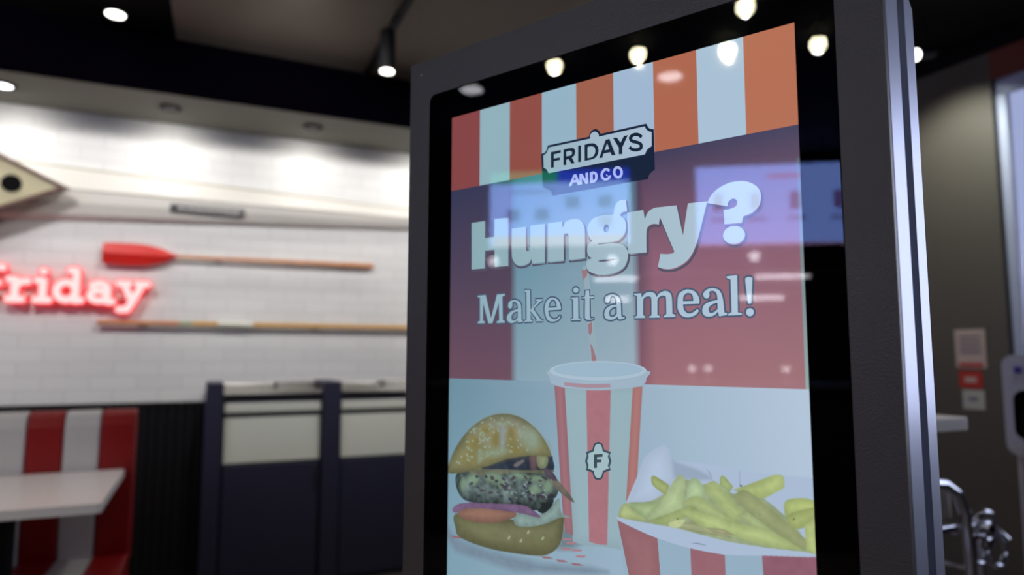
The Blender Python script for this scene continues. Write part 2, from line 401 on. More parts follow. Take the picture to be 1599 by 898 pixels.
# ---- the picture on the screen (flat, in screen units: s across, t down, both in screen widths)
ART = {
 'hungry': [['.0822,.3361 .1330,.3355 .1333,.3857 .1672,.3857 .1678,.3341 .2179,.3367 .2182,.4740 .1692,.4734 .1683,.4239 .1336,.4232 .1330,.4744 .0836,.4737'],
  ['.2300,.3689 .2789,.3695 .2789,.4240 ~.2804,.4342 ~.2856,.4389 ~.2925,.4353 .2943,.4255 .2943,.3679 .3427,.3688 .3423,.4732 .2997,.4737 .2977,.4589 ~.2876,.4711 ~.2658,.4765 ~.2466,.4726 ~.2347,.4585 ~.2302,.4388'],
  ['.3525,.3680 .3977,.3687 .3995,.3862 ~.4090,.3711 ~.4329,.3660 ~.4538,.3719 ~.4653,.3879 ~.4677,.4106 .4678,.4722 .4189,.4737 .4175,.4122 ~.4162,.4034 ~.4109,.4012 ~.4047,.4021 ~.4022,.4106 .4024,.4735 .3520,.4733'],
  ['.5866,.3359 ~.5679,.3359 ~.5579,.3453 ~.5535,.3575 .5516,.3691 ~.5160,.3670 ~.4895,.3742 ~.4760,.3922 ~.4787,.4160 .4895,.4301 ~.4770,.4393 ~.4738,.4546 ~.4781,.4680 .4878,.4745 ~.4741,.4806 ~.4710,.4933 ~.4777,.5068 ~.4996,.5161 ~.5285,.5186 ~.5568,.5150 ~.5792,.5029 ~.5892,.4826 ~.5894,.4651 ~.5800,.4517 ~.5635,.4443 .5438,.4411 .5058,.4413 .5050,.4373 .5438,.4381 ~.5636,.4350 ~.5805,.4216 ~.5863,.4034 ~.5825,.3853 .5688,.3722 ~.5759,.3655 .5898,.3640',
   '~.5380,.4025 ~.5374,.4066 ~.5357,.4099 ~.5331,.4119 ~.5302,.4124 ~.5272,.4113 ~.5247,.4087 ~.5231,.4050 ~.5226,.4008 ~.5232,.3967 ~.5249,.3934 ~.5275,.3914 ~.5305,.3909 ~.5334,.3920 ~.5359,.3947 ~.5375,.3983',
   '.5065,.4807 .5531,.4800 .5530,.4850 ~.5289,.4869 .5064,.4853'],
  ['.5902,.3686 .6340,.3679 .6373,.3906 ~.6477,.3733 ~.6649,.3664 .6805,.3670 .6740,.4084 ~.6589,.4055 ~.6462,.4102 ~.6414,.4232 .6405,.4734 .5912,.4723'],
  ['.6709,.3662 .7199,.3677 .7344,.4419 .7483,.3668 .7949,.3683 .7697,.4563 ~.7571,.4845 ~.7399,.5045 ~.7113,.5172 ~.6868,.5172 .6693,.5112 .6768,.4801 ~.6948,.4823 ~.7078,.4815 ~.7114,.4777 ~.7095,.4721 .6749,.3855'],
  ['.7951,.3723 .8418,.3860 ~.8428,.3774 ~.8514,.3707 ~.8591,.3713 ~.8640,.3790 ~.8598,.3889 ~.8455,.3930 .8324,.3931 .8335,.4266 .8727,.4273 .8764,.4130 ~.8960,.4077 ~.9113,.3944 ~.9165,.3721 ~.9102,.3532 ~.8932,.3391 ~.8731,.3328 ~.8473,.3328 ~.8206,.3425 ~.8042,.3562'],
  ['~.8787,.4521 ~.8778,.4600 ~.8734,.4669 ~.8661,.4718 ~.8570,.4739 ~.8474,.4728 ~.8389,.4687 ~.8327,.4623 ~.8298,.4543 ~.8308,.4462 ~.8354,.4392 ~.8428,.4344 ~.8521,.4324 ~.8616,.4336 ~.8700,.4378 ~.8760,.4443']],
 'meal': [['.1069,.5525 .1370,.5514 .1572,.6189 .1784,.5521 .2070,.5518 .2065,.5562 .1974,.5589 .1993,.6252 .2072,.6281 .2068,.6322 .1781,.6327 .1776,.6285 .1867,.6253 .1851,.5760 .1619,.6328 .1479,.6328 .1281,.5744 .1273,.6240 .1344,.6273 .1338,.6321 .1083,.6318 .1075,.6281 .1166,.6246 .1160,.5581 .1076,.5559'],
  ['~.2183,.5882 ~.2194,.5793 ~.2273,.5725 ~.2406,.5704 ~.2539,.5746 ~.2626,.5865 .2644,.6261 .2688,.6292 .2683,.6320 .2528,.6334 .2500,.6266 ~.2407,.6325 ~.2274,.6340 ~.2162,.6274 ~.2144,.6149 ~.2251,.6036 ~.2407,.5980 .2517,.5966 ~.2512,.5860 ~.2451,.5772 ~.2373,.5751 ~.2329,.5781 ~.2329,.5861 ~.2296,.5926 ~.2228,.5934',
   '.2517,.6023 ~.2385,.6050 ~.2296,.6154 ~.2323,.6261 ~.2429,.6264 .2513,.6196'],
  ['.2735,.5455 .2930,.5454 .2946,.6000 .3184,.5775 .3110,.5746 .3100,.5719 .3352,.5726 .3341,.5765 .3268,.5788 .3036,.5978 .3277,.6271 .3360,.6296 .3356,.6316 .3130,.6314 .3124,.6284 .3162,.6264 .2940,.6026 .2950,.6262 .3014,.6286 .3010,.6319 .2746,.6322 .2746,.6291 .2817,.6266 .2811,.5512 .2742,.5491'],
  ['~.3409,.6018 ~.3455,.5814 ~.3559,.5724 ~.3682,.5704 ~.3844,.5780 ~.3923,.5953 .3923,.6029 .3527,.6034 ~.3567,.6194 ~.3699,.6280 ~.3821,.6253 .3891,.6188 .3917,.6214 ~.3841,.6296 ~.3679,.6337 ~.3495,.6278',
   '.3533,.5968 ~.3569,.5836 ~.3665,.5751 ~.3763,.5810 .3802,.5968'],
  ['.4236,.5731 .4459,.5729 .4459,.6273 .4526,.6295 .4522,.6321 .4239,.6316 .4240,.6291 .4310,.6272 .4308,.5777 .4240,.5757'],
  ['~.4468,.5546 ~.4462,.5573 ~.4445,.5595 ~.4420,.5608 ~.4390,.5612 ~.4360,.5605 ~.4335,.5589 ~.4318,.5565 ~.4312,.5538 ~.4319,.5511 ~.4336,.5489 ~.4361,.5475 ~.4391,.5472 ~.4421,.5479 ~.4446,.5496 ~.4462,.5519'],
  ['.4683,.5571 .4787,.5569 .4795,.5726 .4930,.5732 .4926,.5765 .4798,.5775 .4797,.6234 ~.4821,.6287 .4905,.6278 .4905,.6303 ~.4830,.6320 ~.4736,.6322 ~.4679,.6296 ~.4657,.6229 .4666,.5772 .4560,.5767 .4557,.5744 .4666,.5728'],
  ['~.5244,.5845 ~.5272,.5758 ~.5400,.5708 ~.5535,.5723 ~.5641,.5800 ~.5684,.5929 .5697,.6231 ~.5714,.6279 .5793,.6285 .5784,.6310 ~.5686,.6334 ~.5616,.6324 .5595,.6260 ~.5509,.6321 ~.5382,.6341 ~.5256,.6297 ~.5221,.6183 ~.5277,.6056 ~.5405,.5989 .5568,.5969 ~.5560,.5844 ~.5517,.5770 ~.5454,.5746 ~.5394,.5780 ~.5389,.5852 ~.5352,.5911 ~.5279,.5911',
   '.5570,.6012 ~.5441,.6047 ~.5358,.6140 ~.5384,.6253 ~.5492,.6264 .5573,.6195'],
  ['.6046,.5725 .6244,.5720 .6254,.5822 ~.6371,.5719 ~.6506,.5706 ~.6605,.5747 .6636,.5841 ~.6721,.5745 ~.6866,.5699 ~.6978,.5743 ~.7032,.5868 .7039,.6246 .7114,.6271 .7109,.6323 .6823,.6322 .6820,.6291 .6886,.6248 ~.6886,.5891 ~.6863,.5821 ~.6793,.5807 ~.6702,.5844 .6664,.5911 .6657,.6263 .6717,.6283 .6713,.6326 .6443,.6321 .6444,.6290 .6508,.6266 ~.6510,.5889 ~.6478,.5817 ~.6403,.5806 ~.6318,.5841 .6291,.5909 .6285,.6258 .6340,.6280 .6334,.6322 .6053,.6318 .6050,.6287 .6131,.6261 .6131,.5780 .6051,.5754'],
  ['~.7167,.6011 ~.7203,.5802 ~.7332,.5711 ~.7458,.5698 ~.7611,.5763 ~.7699,.5916 .7699,.6039 .7305,.6035 ~.7329,.6168 ~.7413,.6246 ~.7522,.6242 .7650,.6158 .7687,.6204 ~.7598,.6296 ~.7426,.6343 ~.7271,.6301 ~.7179,.6162',
   '.7307,.5965 ~.7329,.5838 ~.7425,.5776 ~.7533,.5819 .7560,.5969'],
  ['~.7793,.5832 ~.7841,.5754 ~.7948,.5701 ~.8082,.5709 ~.8191,.5780 ~.8245,.5928 ~.8263,.6088 .8275,.6261 .8337,.6278 .8329,.6318 .8153,.6341 .8129,.6234 ~.8035,.6318 ~.7900,.6343 ~.7796,.6296 ~.7765,.6185 ~.7817,.6069 ~.7954,.6002 .8126,.5973 ~.8115,.5849 ~.8065,.5773 ~.7991,.5758 ~.7938,.5788 ~.7943,.5869 ~.7896,.5929 ~.7829,.5908',
   '.8125,.6031 ~.7997,.6069 ~.7920,.6147 ~.7933,.6249 ~.8022,.6252 .8125,.6176'],
  ['.8347,.5448 .8586,.5440 .8577,.6272 .8666,.6289 .8662,.6325 .8354,.6329 .8355,.6300 .8439,.6260 .8436,.5527 .8353,.5492'],
  ['~.8763,.5584 ~.8782,.5514 ~.8846,.5497 ~.8908,.5522 ~.8915,.5593 .8876,.6086 .8806,.6090'],
  ['~.8925,.6277 ~.8918,.6310 ~.8899,.6338 ~.8871,.6356 ~.8839,.6362 ~.8807,.6354 ~.8781,.6334 ~.8763,.6305 ~.8758,.6271 ~.8765,.6238 ~.8785,.6210 ~.8812,.6193 ~.8845,.6187 ~.8876,.6195 ~.8903,.6215 ~.8920,.6244']],
 'logo_dark': [['.3537,.1529 .4829,.1539 ~.4873,.1427 ~.5002,.1367 ~.5118,.1429 .5173,.1531 .6462,.1529 ~.6513,.1633 ~.6574,.1685 .6657,.1708 .6666,.2721 ~.6528,.2811 .6475,.2930 .3674,.2949 ~.3612,.2799 .3361,.2673 .3312,.1728 ~.3454,.1693 .3537,.1529']],
 'logo_light': [['.3567,.1591 .4860,.1597 ~.4883,.1477 ~.5001,.1439 ~.5106,.1512 .5122,.1595 .6414,.1589 ~.6459,.1672 ~.6521,.1734 .6600,.1770 .6593,.2124 ~.6502,.2166 ~.6459,.2208 .6409,.2298 .3557,.2308 ~.3499,.2209 ~.3452,.2162 .3394,.2142 .3378,.1780 ~.3477,.1738 ~.3525,.1666']],
 'logo_word': [['.3630,.1735 .3952,.1735 .3952,.1808 .3729,.1813 .3728,.1931 .3921,.1932 .3921,.2005 .3728,.2004 .3727,.2178 .3634,.2172'],
  ['.4036,.1737 ~.4234,.1734 ~.4357,.1761 ~.4407,.1848 ~.4377,.1959 .4299,.2003 .4386,.2173 .4287,.2171 .4198,.2028 .4124,.2030 .4123,.2176 .4033,.2171',
   '.4126,.1812 ~.4234,.1810 ~.4300,.1848 ~.4295,.1915 ~.4233,.1942 .4125,.1937'],
  ['.4496,.1725 .4584,.1722 .4579,.2168 .4492,.2162'],
  ['.4693,.1731 ~.4848,.1723 ~.4997,.1757 ~.5101,.1881 ~.5089,.2048 ~.4971,.2150 .4692,.2164',
   '.4783,.1806 ~.4890,.1807 ~.4992,.1860 ~.5011,.1978 ~.4962,.2073 ~.4876,.2105 .4779,.2103'],
  ['.5126,.2164 .5320,.1720 .5429,.1714 .5599,.2168 .5487,.2156 .5452,.2068 .5254,.2069 .5218,.2172',
   '.5284,.1988 .5364,.1817 .5421,.1980'],
  ['.5531,.1709 .5643,.1721 .5746,.1873 .5843,.1719 .5953,.1721 .5790,.2014 .5792,.2176 .5692,.2169 .5695,.1996'],
  ['.6361,.1818 .6337,.1796 .6313,.1772 .6284,.1747 .6247,.1724 .6207,.1710 .6166,.1702 .6126,.1699 .6088,.1702 .6053,.1714 .6021,.1732 .5996,.1756 .5979,.1788 .5980,.1827 .5994,.1864 .6016,.1897 .6046,.1926 .6083,.1949 .6122,.1963 .6155,.1974 .6183,.1987 .6212,.2003 .6241,.2021 .6262,.2036 .6269,.2044 .6271,.2052 .6270,.2069 .6265,.2085 .6260,.2092 .6250,.2096 .6227,.2099 .6198,.2099 .6171,.2097 .6147,.2093 .6124,.2087 .6103,.2079 .6085,.2070 .6071,.2061 .6057,.2047 .6040,.2029 .6022,.2011 .5961,.2064 .5979,.2081 .5997,.2100 .6020,.2121 .6048,.2141 .6078,.2156 .6110,.2168 .6143,.2177 .6176,.2182 .6211,.2184 .6249,.2184 .6288,.2178 .6323,.2162 .6346,.2132 .6358,.2097 .6359,.2059 .6347,.2017 .6318,.1981 .6284,.1955 .6248,.1933 .6213,.1913 .6176,.1896 .6139,.1883 .6110,.1873 .6094,.1864 .6083,.1852 .6074,.1838 .6069,.1826 .6068,.1822 .6072,.1816 .6085,.1804 .6104,.1793 .6122,.1787 .6144,.1785 .6171,.1787 .6199,.1793 .6221,.1800 .6238,.1811 .6257,.1828 .6280,.1851 .6305,.1874']],
 'badge_dark': [['.4647,.9644 .4836,.9568 ~.4900,.9410 ~.5011,.9360 ~.5119,.9392 .5178,.9539 .5366,.9582 ~.5331,.9666 ~.5369,.9795 ~.5327,.9932 .5353,1.0011 .5171,1.0087 ~.5108,1.0239 ~.4999,1.0286 ~.4890,1.0263 .4830,1.0123 .4642,1.0083 ~.4671,.9998 ~.4631,.9865 ~.4674,.9725']],
 'badge_light': [['.4710,.9674 .4877,.9606 ~.4927,.9455 ~.5010,.9413 ~.5091,.9441 .5137,.9584 .5312,.9621 ~.5277,.9694 ~.5309,.9801 ~.5274,.9915 .5307,.9975 .5131,1.0051 ~.5082,1.0196 ~.5000,1.0239 ~.4918,1.0213 .4871,1.0077 .4706,1.0035 ~.4727,.9968 ~.4694,.9859 ~.4730,.9743']],
 'badge_f': [['.4883,.9676 .5130,.9643 .5129,.9713 .4972,.9739 .4971,.9798 .5094,.9781 .5093,.9851 .4970,.9868 .4969,.9997 .4879,1.0012']],
 'go': [['.4196,.2761 .4348,.2474 .4431,.2474 .4572,.2777 .4475,.2776 .4445,.2696 .4315,.2695 .4283,.2769',
   '.4347,.2622 .4384,.2547 .4421,.2620'],
  ['.4523,.2489 .4615,.2490 .4719,.2654 .4712,.2487 .4790,.2487 .4799,.2780 .4718,.2786 .4604,.2622 .4612,.2770 .4530,.2771'],
  ['.4841,.2500 ~.4960,.2488 ~.5063,.2563 ~.5070,.2696 ~.4986,.2782 .4844,.2779',
   '.4930,.2568 ~.4983,.2568 ~.4997,.2658 ~.4972,.2712 .4934,.2714'],
  ['~.5799,.2636 ~.5794,.2697 ~.5769,.2747 ~.5727,.2779 ~.5674,.2787 ~.5620,.2771 ~.5571,.2733 ~.5535,.2679 ~.5518,.2616 ~.5523,.2555 ~.5549,.2504 ~.5592,.2473 ~.5644,.2464 ~.5699,.2481 ~.5748,.2519 ~.5783,.2574',
   '~.5727,.2631 ~.5725,.2666 ~.5713,.2696 ~.5693,.2714 ~.5668,.2720 ~.5642,.2711 ~.5618,.2689 ~.5600,.2658 ~.5592,.2621 ~.5594,.2586 ~.5606,.2556 ~.5626,.2538 ~.5651,.2532 ~.5677,.2541 ~.5701,.2563 ~.5718,.2595'],
  ['.5439,.2522 .5414,.2505 .5387,.2485 .5355,.2466 .5314,.2455 .5275,.2461 .5242,.2476 .5215,.2496 .5193,.2518 .5176,.2543 .5164,.2572 .5157,.2603 .5156,.2634 .5164,.2667 .5178,.2698 .5198,.2727 .5224,.2753 .5255,.2771 .5289,.2783 .5322,.2788 .5354,.2788 .5383,.2781 .5408,.2768 .5429,.2753 .5446,.2734 .5456,.2712 .5461,.2687 .5457,.2659 .5435,.2626 .5400,.2612 .5371,.2609 .5344,.2609 .5320,.2608 .5329,.2676 .5354,.2677 .5379,.2677 .5396,.2678 .5393,.2676 .5386,.2668 .5386,.2673 .5384,.2684 .5380,.2692 .5373,.2700 .5360,.2710 .5346,.2717 .5333,.2720 .5318,.2720 .5297,.2716 .5279,.2710 .5267,.2704 .5256,.2693 .5245,.2675 .5236,.2656 .5232,.2639 .5232,.2621 .5237,.2601 .5245,.2582 .5256,.2566 .5271,.2550 .5291,.2536 .5310,.2526 .5322,.2524 .5332,.2527 .5351,.2539 .5376,.2557 .5403,.2575']],
 'lid_rim': [['~.3570,.7628 ~.3577,.7817 ~.3653,.7966 ~.4100,.8065 ~.5026,.8084 ~.5896,.8009 ~.6269,.7906 ~.6347,.7766 ~.6351,.7583 ~.5031,.7664']],
 'lid_top': [['~.6351,.7583 ~.6253,.7673 ~.5973,.7753 ~.5544,.7814 ~.5022,.7844 ~.4481,.7839 ~.4005,.7797 ~.3679,.7722 ~.3563,.7628 ~.3680,.7530 ~.4008,.7445 ~.4485,.7387 ~.5028,.7364 ~.5551,.7378 ~.5979,.7425 ~.6256,.7497']],
 'lid_in': [['~.6244,.7562 ~.6154,.7632 ~.5896,.7695 ~.5502,.7742 ~.5023,.7767 ~.4528,.7763 ~.4095,.7730 ~.3798,.7673 ~.3692,.7601 ~.3799,.7525 ~.4097,.7458 ~.4531,.7413 ~.5028,.7394 ~.5507,.7404 ~.5900,.7439 ~.6156,.7495']],
 'lid_band': [['.4013,.7919 .4679,.7950 .5369,.7919 .5368,.8013 ~.4678,.8047 .4027,.8005']],
 'straw': [['.4606,.4940 .4759,.4938 .5030,.7454 .4829,.7469']],
 'straw_red': [['.4566,.5037 .4758,.5018 .4734,.5182 .4610,.5307'],
  ['.4743,.6435 .4857,.6379 .4869,.6601 .4808,.6730 .4763,.6664'],
  ['.4806,.6925 .4865,.6990 .4980,.7313 .4978,.7467 .4845,.7456 .4833,.7184']],
}
PAINT = [
 ('-.0049,1.2119 .0328,1.2431 .1567,1.2586 .3330,1.2586 .4769,1.2412 .5239,1.2438 .4904,1.2558 .2395,1.2942 .0333,1.2797 -.0044,1.2457',(120, 140, 158),0,0.05,0.02),
 ('.0142,1.2394 .0465,1.2363 .0601,1.2394 .0254,1.2436',(150, 95, 100),0,0,0.003),
 ('.0709,1.2397 .1021,1.2366 .1152,1.2397 .0817,1.2438',(150, 95, 100),0,0,0.003),
 ('.1257,1.2399 .1558,1.2370 .1685,1.2400 .1361,1.2441',(150, 95, 100),0,0,0.003),
 ('.1786,1.2402 .2077,1.2373 .2200,1.2402 .1886,1.2443',(150, 95, 100),0,0,0.003),
 ('.2297,1.2405 .2578,1.2376 .2697,1.2405 .2394,1.2445',(150, 95, 100),0,0,0.003),
 ('.2792,1.2407 .3064,1.2379 .3179,1.2408 .2886,1.2446',(150, 95, 100),0,0,0.003),
 ('.3270,1.2410 .3534,1.2382 .3645,1.2410 .3361,1.2448',(150, 95, 100),0,0,0.003),
 ('.3734,1.2412 .3989,1.2385 .4097,1.2412 .3822,1.2450',(150, 95, 100),0,0,0.003),
 ('.4183,1.2415 .4430,1.2387 .4535,1.2415 .4268,1.2452',(150, 95, 100),0,0,0.003),
 ('.3929,1.1588 .4360,1.1611 .4568,1.1841 .4214,1.2075 .3779,1.2148',(112, 130, 140),0,0,0.02),
 ('.3713,.7939 .6251,.7872 .5978,1.0722 .5831,1.1857 ~.5247,1.1855 ~.4637,1.1917 .4251,1.1892',(152, 178, 188),0.06,0,0.002),
 ('.3713,.7958 .4027,.7962 .4260,1.1744 ~.4131,1.1676 ~.3967,1.1343',(166, 118, 127),0.12,0,0.002),
 ('.4677,.8065 .5381,.8025 .5228,1.1801 ~.4980,1.1831 .4721,1.1804',(169, 116, 126),0,0.03,0.002),
 ('.5981,.7994 .6237,.7964 .6017,1.0633 .5754,1.0734',(181, 126, 124),0.1,0,0.002),
 ('.3964,1.1850 .4238,1.1812 .4209,1.1870 .3935,1.1902',(169, 124, 134),0,0,0.002),
 ('.4072,1.1922 .4344,1.1883 .4315,1.1941 .4043,1.1974',(169, 124, 134),0,0,0.002),
 ('.3926,1.2094 .4200,1.2054 .4171,1.2112 .3897,1.2146',(169, 124, 134),0,0,0.002),
 ('.4250,1.2069 .4518,1.2029 .4489,1.2087 .4221,1.2121',(169, 124, 134),0,0,0.002),
 ('.4355,1.2197 .4621,1.2157 .4592,1.2214 .4326,1.2249',(169, 124, 134),0,0,0.002),
 ('~.3577,.7766 ~.4679,.7914 ~.6349,.7709 .6319,.7938 ~.5367,.8072 ~.4392,.8092 .3622,.7992',(165, 180, 200),0.05,0.06,0.002),
 ('.4013,.7919 .5370,.7895 .5369,.7966 .4678,.8023 .4013,.7956',(170, 125, 140),0,0.1,0.006),
 ('~.6345,.7583 ~.6247,.7673 ~.5968,.7753 ~.5542,.7814 ~.5022,.7844 ~.4484,.7839 ~.4011,.7797 ~.3686,.7722 ~.3570,.7628 ~.3687,.7530 ~.4013,.7445 ~.4488,.7387 ~.5028,.7364 ~.5548,.7378 ~.5974,.7425 ~.6250,.7497',(165, 195, 212),0.1,0,0.002),
 ('~.6250,.7562 ~.6160,.7634 ~.5901,.7699 ~.5505,.7748 ~.5023,.7773 ~.4525,.7769 ~.4089,.7735 ~.3791,.7676 ~.3685,.7601 ~.3792,.7522 ~.4092,.7454 ~.4529,.7407 ~.5028,.7388 ~.5510,.7398 ~.5905,.7435 ~.6162,.7493',(158, 190, 210),0,0,0.008),
 ('~.5636,.7900 ~.6028,.7866 ~.6322,.7778 .6321,.7813 ~.6027,.7912 ~.5669,.7946',(135, 150, 165),0,0.2,0.002),
 ('~.0246,1.1806 ~.0306,1.2134 ~.0492,1.2385 ~.1567,1.2509 ~.2870,1.2449 ~.3482,1.2331 ~.3854,1.2017 ~.3973,1.1521 ~.3895,1.1234 ~.3181,1.1517 ~.1562,1.1686 ~.0683,1.1678',(113, 114, 83),0.2,0.06,0.002),
 ('~.0866,1.1983 ~.1984,1.1881 ~.3181,1.1774 ~.3709,1.1621 ~.3484,1.1897 ~.2394,1.2101 ~.1220,1.2191',(120, 122, 92),0,0.05,0.03),
 ('~.2393,1.1568 ~.2634,1.1396 ~.3182,1.1394 ~.3637,1.1057 ~.3846,1.0879 ~.3917,1.1219 .4235,1.1305 ~.3858,1.1359 ~.3485,1.1545 ~.2949,1.1717 ~.2474,1.1757',(141, 166, 162),0.15,0.14,0.002),
 ('~.0374,1.1721 ~.0771,1.1480 ~.1559,1.1317 ~.2433,1.1405 ~.2312,1.1605 ~.1563,1.1828 ~.0776,1.1878',(148, 112, 98),0.18,0.05,0.002),
 ('~.0178,1.1647 ~.0499,1.1436 ~.1559,1.1272 ~.2633,1.1158 ~.3273,1.1430 ~.2634,1.1421 ~.1560,1.1453 ~.0682,1.1559 ~.0319,1.1729',(123, 98, 132),0.1,0.12,0.002),
 ('~.3143,1.1215 ~.3487,1.0986 ~.3675,1.0913 ~.3600,1.1123 ~.3335,1.1323',(39, 46, 46),0,0.1,0.002),
 ('~.0287,1.0718 ~.0580,1.0538 ~.1553,1.0372 ~.2793,1.0310 ~.3566,1.0242 ~.3804,1.0521 ~.3757,1.0842 ~.3412,1.1044 ~.3105,1.1281 ~.2633,1.1195 ~.1559,1.1298 ~.0770,1.1348 ~.0403,1.1145',(88, 103, 102),0.3,0.55,0.002),
 ('~.1117,1.0377 ~.2390,.9968 ~.3492,.9806 ~.3658,.9926 ~.3581,1.0241 ~.2390,1.0313',(46, 54, 68),0,0.3,0.002),
 ('~.2912,.9902 ~.3185,.9846 ~.3146,1.0192 ~.2951,1.0243',(101, 80, 88),0.2,0.1,0.002),
 ('~.3147,.9849 ~.3416,.9794 ~.3522,.9939 ~.3415,1.0165 ~.3185,1.0157',(131, 140, 110),0.2,0.08,0.002),
 ('~.2390,1.0173 ~.2633,1.0022 ~.2753,1.0043 ~.2472,1.0228',(106, 100, 100),0,0.1,0.002),
 ('~.0806,1.0475 ~.1553,1.0372 ~.2633,1.0288 ~.3642,1.0185 ~.3490,1.0299 ~.2633,1.0364 ~.1725,1.0511 ~.1031,1.0612',(111, 113, 96),0.1,0.15,0.002),
 ('~.3415,1.0258 ~.3716,1.0349 ~.4260,1.0839 ~.4188,1.0896 ~.3602,1.0544',(114, 110, 100),0.1,0.15,0.002),
 ('~.3377,1.0169 ~.3604,1.0208 ~.3789,1.0432 ~.3490,1.0404',(88, 80, 92),0.1,0.2,0.002),
 ('~.0023,1.0644 ~.0047,1.0332 ~.0386,.9754 ~.0928,.9239 ~.1544,.8920 ~.2139,.8828 ~.2713,.8932 ~.3187,.9219 ~.3493,.9571 .3628,.9855 ~.3030,.9872 ~.2226,1.0028 ~.1380,1.0337 ~.0761,1.0520',(125, 124, 91),0.22,0.06,0.002),
 ('~.0842,.9583 ~.1545,.9079 ~.2388,.8983 ~.2952,.9299 ~.2633,.9577 ~.1549,.9662',(142, 146, 131),0,0.05,0.05),
 ('~.0208,1.0386 ~.0755,.9928 ~.1891,.9766 ~.3186,.9502 ~.3417,.9732 ~.2390,.9885 ~.1117,1.0297',(133, 131, 92),0,0.04,0.04),
 ('~.1226,.9688 ~.1208,.9776 ~.1155,.9854 ~.1075,.9910 ~.0980,.9935 ~.0884,.9926 ~.0801,.9884 ~.0746,.9814 ~.0725,.9727 ~.0744,.9638 ~.0798,.9559 ~.0880,.9503 ~.0976,.9479 ~.1071,.9489 ~.1153,.9533 ~.1207,.9602',(130, 122, 78),0,0.08,0.022),
 ('~.2024,.9494 ~.2008,.9585 ~.1961,.9665 ~.1890,.9722 ~.1806,.9747 ~.1721,.9736 ~.1649,.9690 ~.1600,.9617 ~.1583,.9527 ~.1599,.9435 ~.1647,.9355 ~.1719,.9298 ~.1804,.9274 ~.1888,.9287 ~.1960,.9333 ~.2008,.9406',(130, 122, 78),0,0.08,0.022),
 ('~.2487,.9460 ~.2473,.9584 ~.2435,.9691 ~.2377,.9765 ~.2308,.9795 ~.2238,.9777 ~.2179,.9712 ~.2139,.9610 ~.2125,.9487 ~.2138,.9362 ~.2178,.9253 ~.2237,.9179 ~.2306,.9150 ~.2375,.9170 ~.2434,.9236 ~.2473,.9338',(130, 122, 78),0,0.08,0.022),
 ('~.1115,1.0097 ~.1095,1.0163 ~.1038,1.0222 ~.0952,1.0267 ~.0849,1.0289 ~.0745,1.0287 ~.0657,1.0259 ~.0597,1.0209 ~.0575,1.0147 ~.0595,1.0080 ~.0654,1.0020 ~.0742,.9975 ~.0846,.9954 ~.0949,.9958 ~.1036,.9986 ~.1094,1.0035',(130, 122, 78),0,0.08,0.022),
 ('~.2681,.9764 ~.2665,.9799 ~.2620,.9832 ~.2552,.9857 ~.2471,.9871 ~.2390,.9871 ~.2321,.9858 ~.2275,.9833 ~.2258,.9800 ~.2274,.9764 ~.2321,.9731 ~.2390,.9705 ~.2471,.9692 ~.2552,.9692 ~.2620,.9706 ~.2665,.9731',(130, 122, 78),0,0.08,0.022),
 ('~.1581,.9329 ~.1566,.9386 ~.1521,.9436 ~.1454,.9473 ~.1374,.9490 ~.1293,.9485 ~.1225,.9458 ~.1178,.9413 ~.1162,.9358 ~.1177,.9300 ~.1223,.9249 ~.1291,.9213 ~.1372,.9197 ~.1452,.9203 ~.1520,.9230 ~.1565,.9274',(130, 122, 78),0,0.08,0.022),
 ('~.3221,.9373 ~.3242,.9482 ~.3222,.9586 ~.3162,.9671 ~.3074,.9724 ~.2968,.9736 ~.2861,.9705 ~.2770,.9636 ~.2709,.9539 ~.2687,.9429 ~.2708,.9322 ~.2769,.9237 ~.2860,.9185 ~.2967,.9174 ~.3073,.9207 ~.3162,.9277',(136, 152, 132),0,0.04,0.03),
 ('~.2083,.9490 ~.2077,.9645 ~.2057,.9777 ~.2028,.9867 ~.1993,.9900 ~.1957,.9873 ~.1927,.9788 ~.1906,.9658 ~.1898,.9504 ~.1905,.9348 ~.1924,.9215 ~.1954,.9125 ~.1989,.9092 ~.2025,.9120 ~.2055,.9206 ~.2075,.9336',(140, 148, 150),0,0.03,0.014),
 ('~.2163,.9813 ~.2141,.9858 ~.2062,.9908 ~.1937,.9956 ~.1785,.9996 ~.1629,1.0020 ~.1492,1.0025 ~.1396,1.0010 ~.1356,.9977 ~.1379,.9931 ~.1462,.9880 ~.1590,.9831 ~.1744,.9792 ~.1899,.9769 ~.2033,.9765 ~.2125,.9781',(134, 148, 124),0,0.05,0.02),
 ('~.1290,1.0055 ~.1274,1.0131 ~.1247,1.0197 ~.1214,1.0241 ~.1178,1.0257 ~.1146,1.0242 ~.1123,1.0199 ~.1112,1.0134 ~.1115,1.0057 ~.1131,.9980 ~.1158,.9915 ~.1192,.9871 ~.1228,.9855 ~.1259,.9870 ~.1282,.9913 ~.1293,.9978',(132, 148, 128),0,0.03,0.012),
 ('~.1586,.9163 ~.1579,.9169 ~.1568,.9173 ~.1555,.9173 ~.1542,.9170 ~.1531,.9164 ~.1523,.9157 ~.1520,.9148 ~.1522,.9141 ~.1529,.9134 ~.1540,.9131 ~.1553,.9131 ~.1567,.9134 ~.1578,.9139 ~.1586,.9147 ~.1589,.9155',(153, 165, 143),0,0,0.0025),
 ('~.1474,.9991 ~.1478,.9998 ~.1477,1.0009 ~.1470,1.0023 ~.1459,1.0038 ~.1444,1.0051 ~.1428,1.0061 ~.1414,1.0066 ~.1404,1.0065 ~.1399,1.0058 ~.1400,1.0047 ~.1407,1.0033 ~.1419,1.0018 ~.1434,1.0005 ~.1449,.9995 ~.1463,.9990',(150, 164, 142),0,0,0.0025),
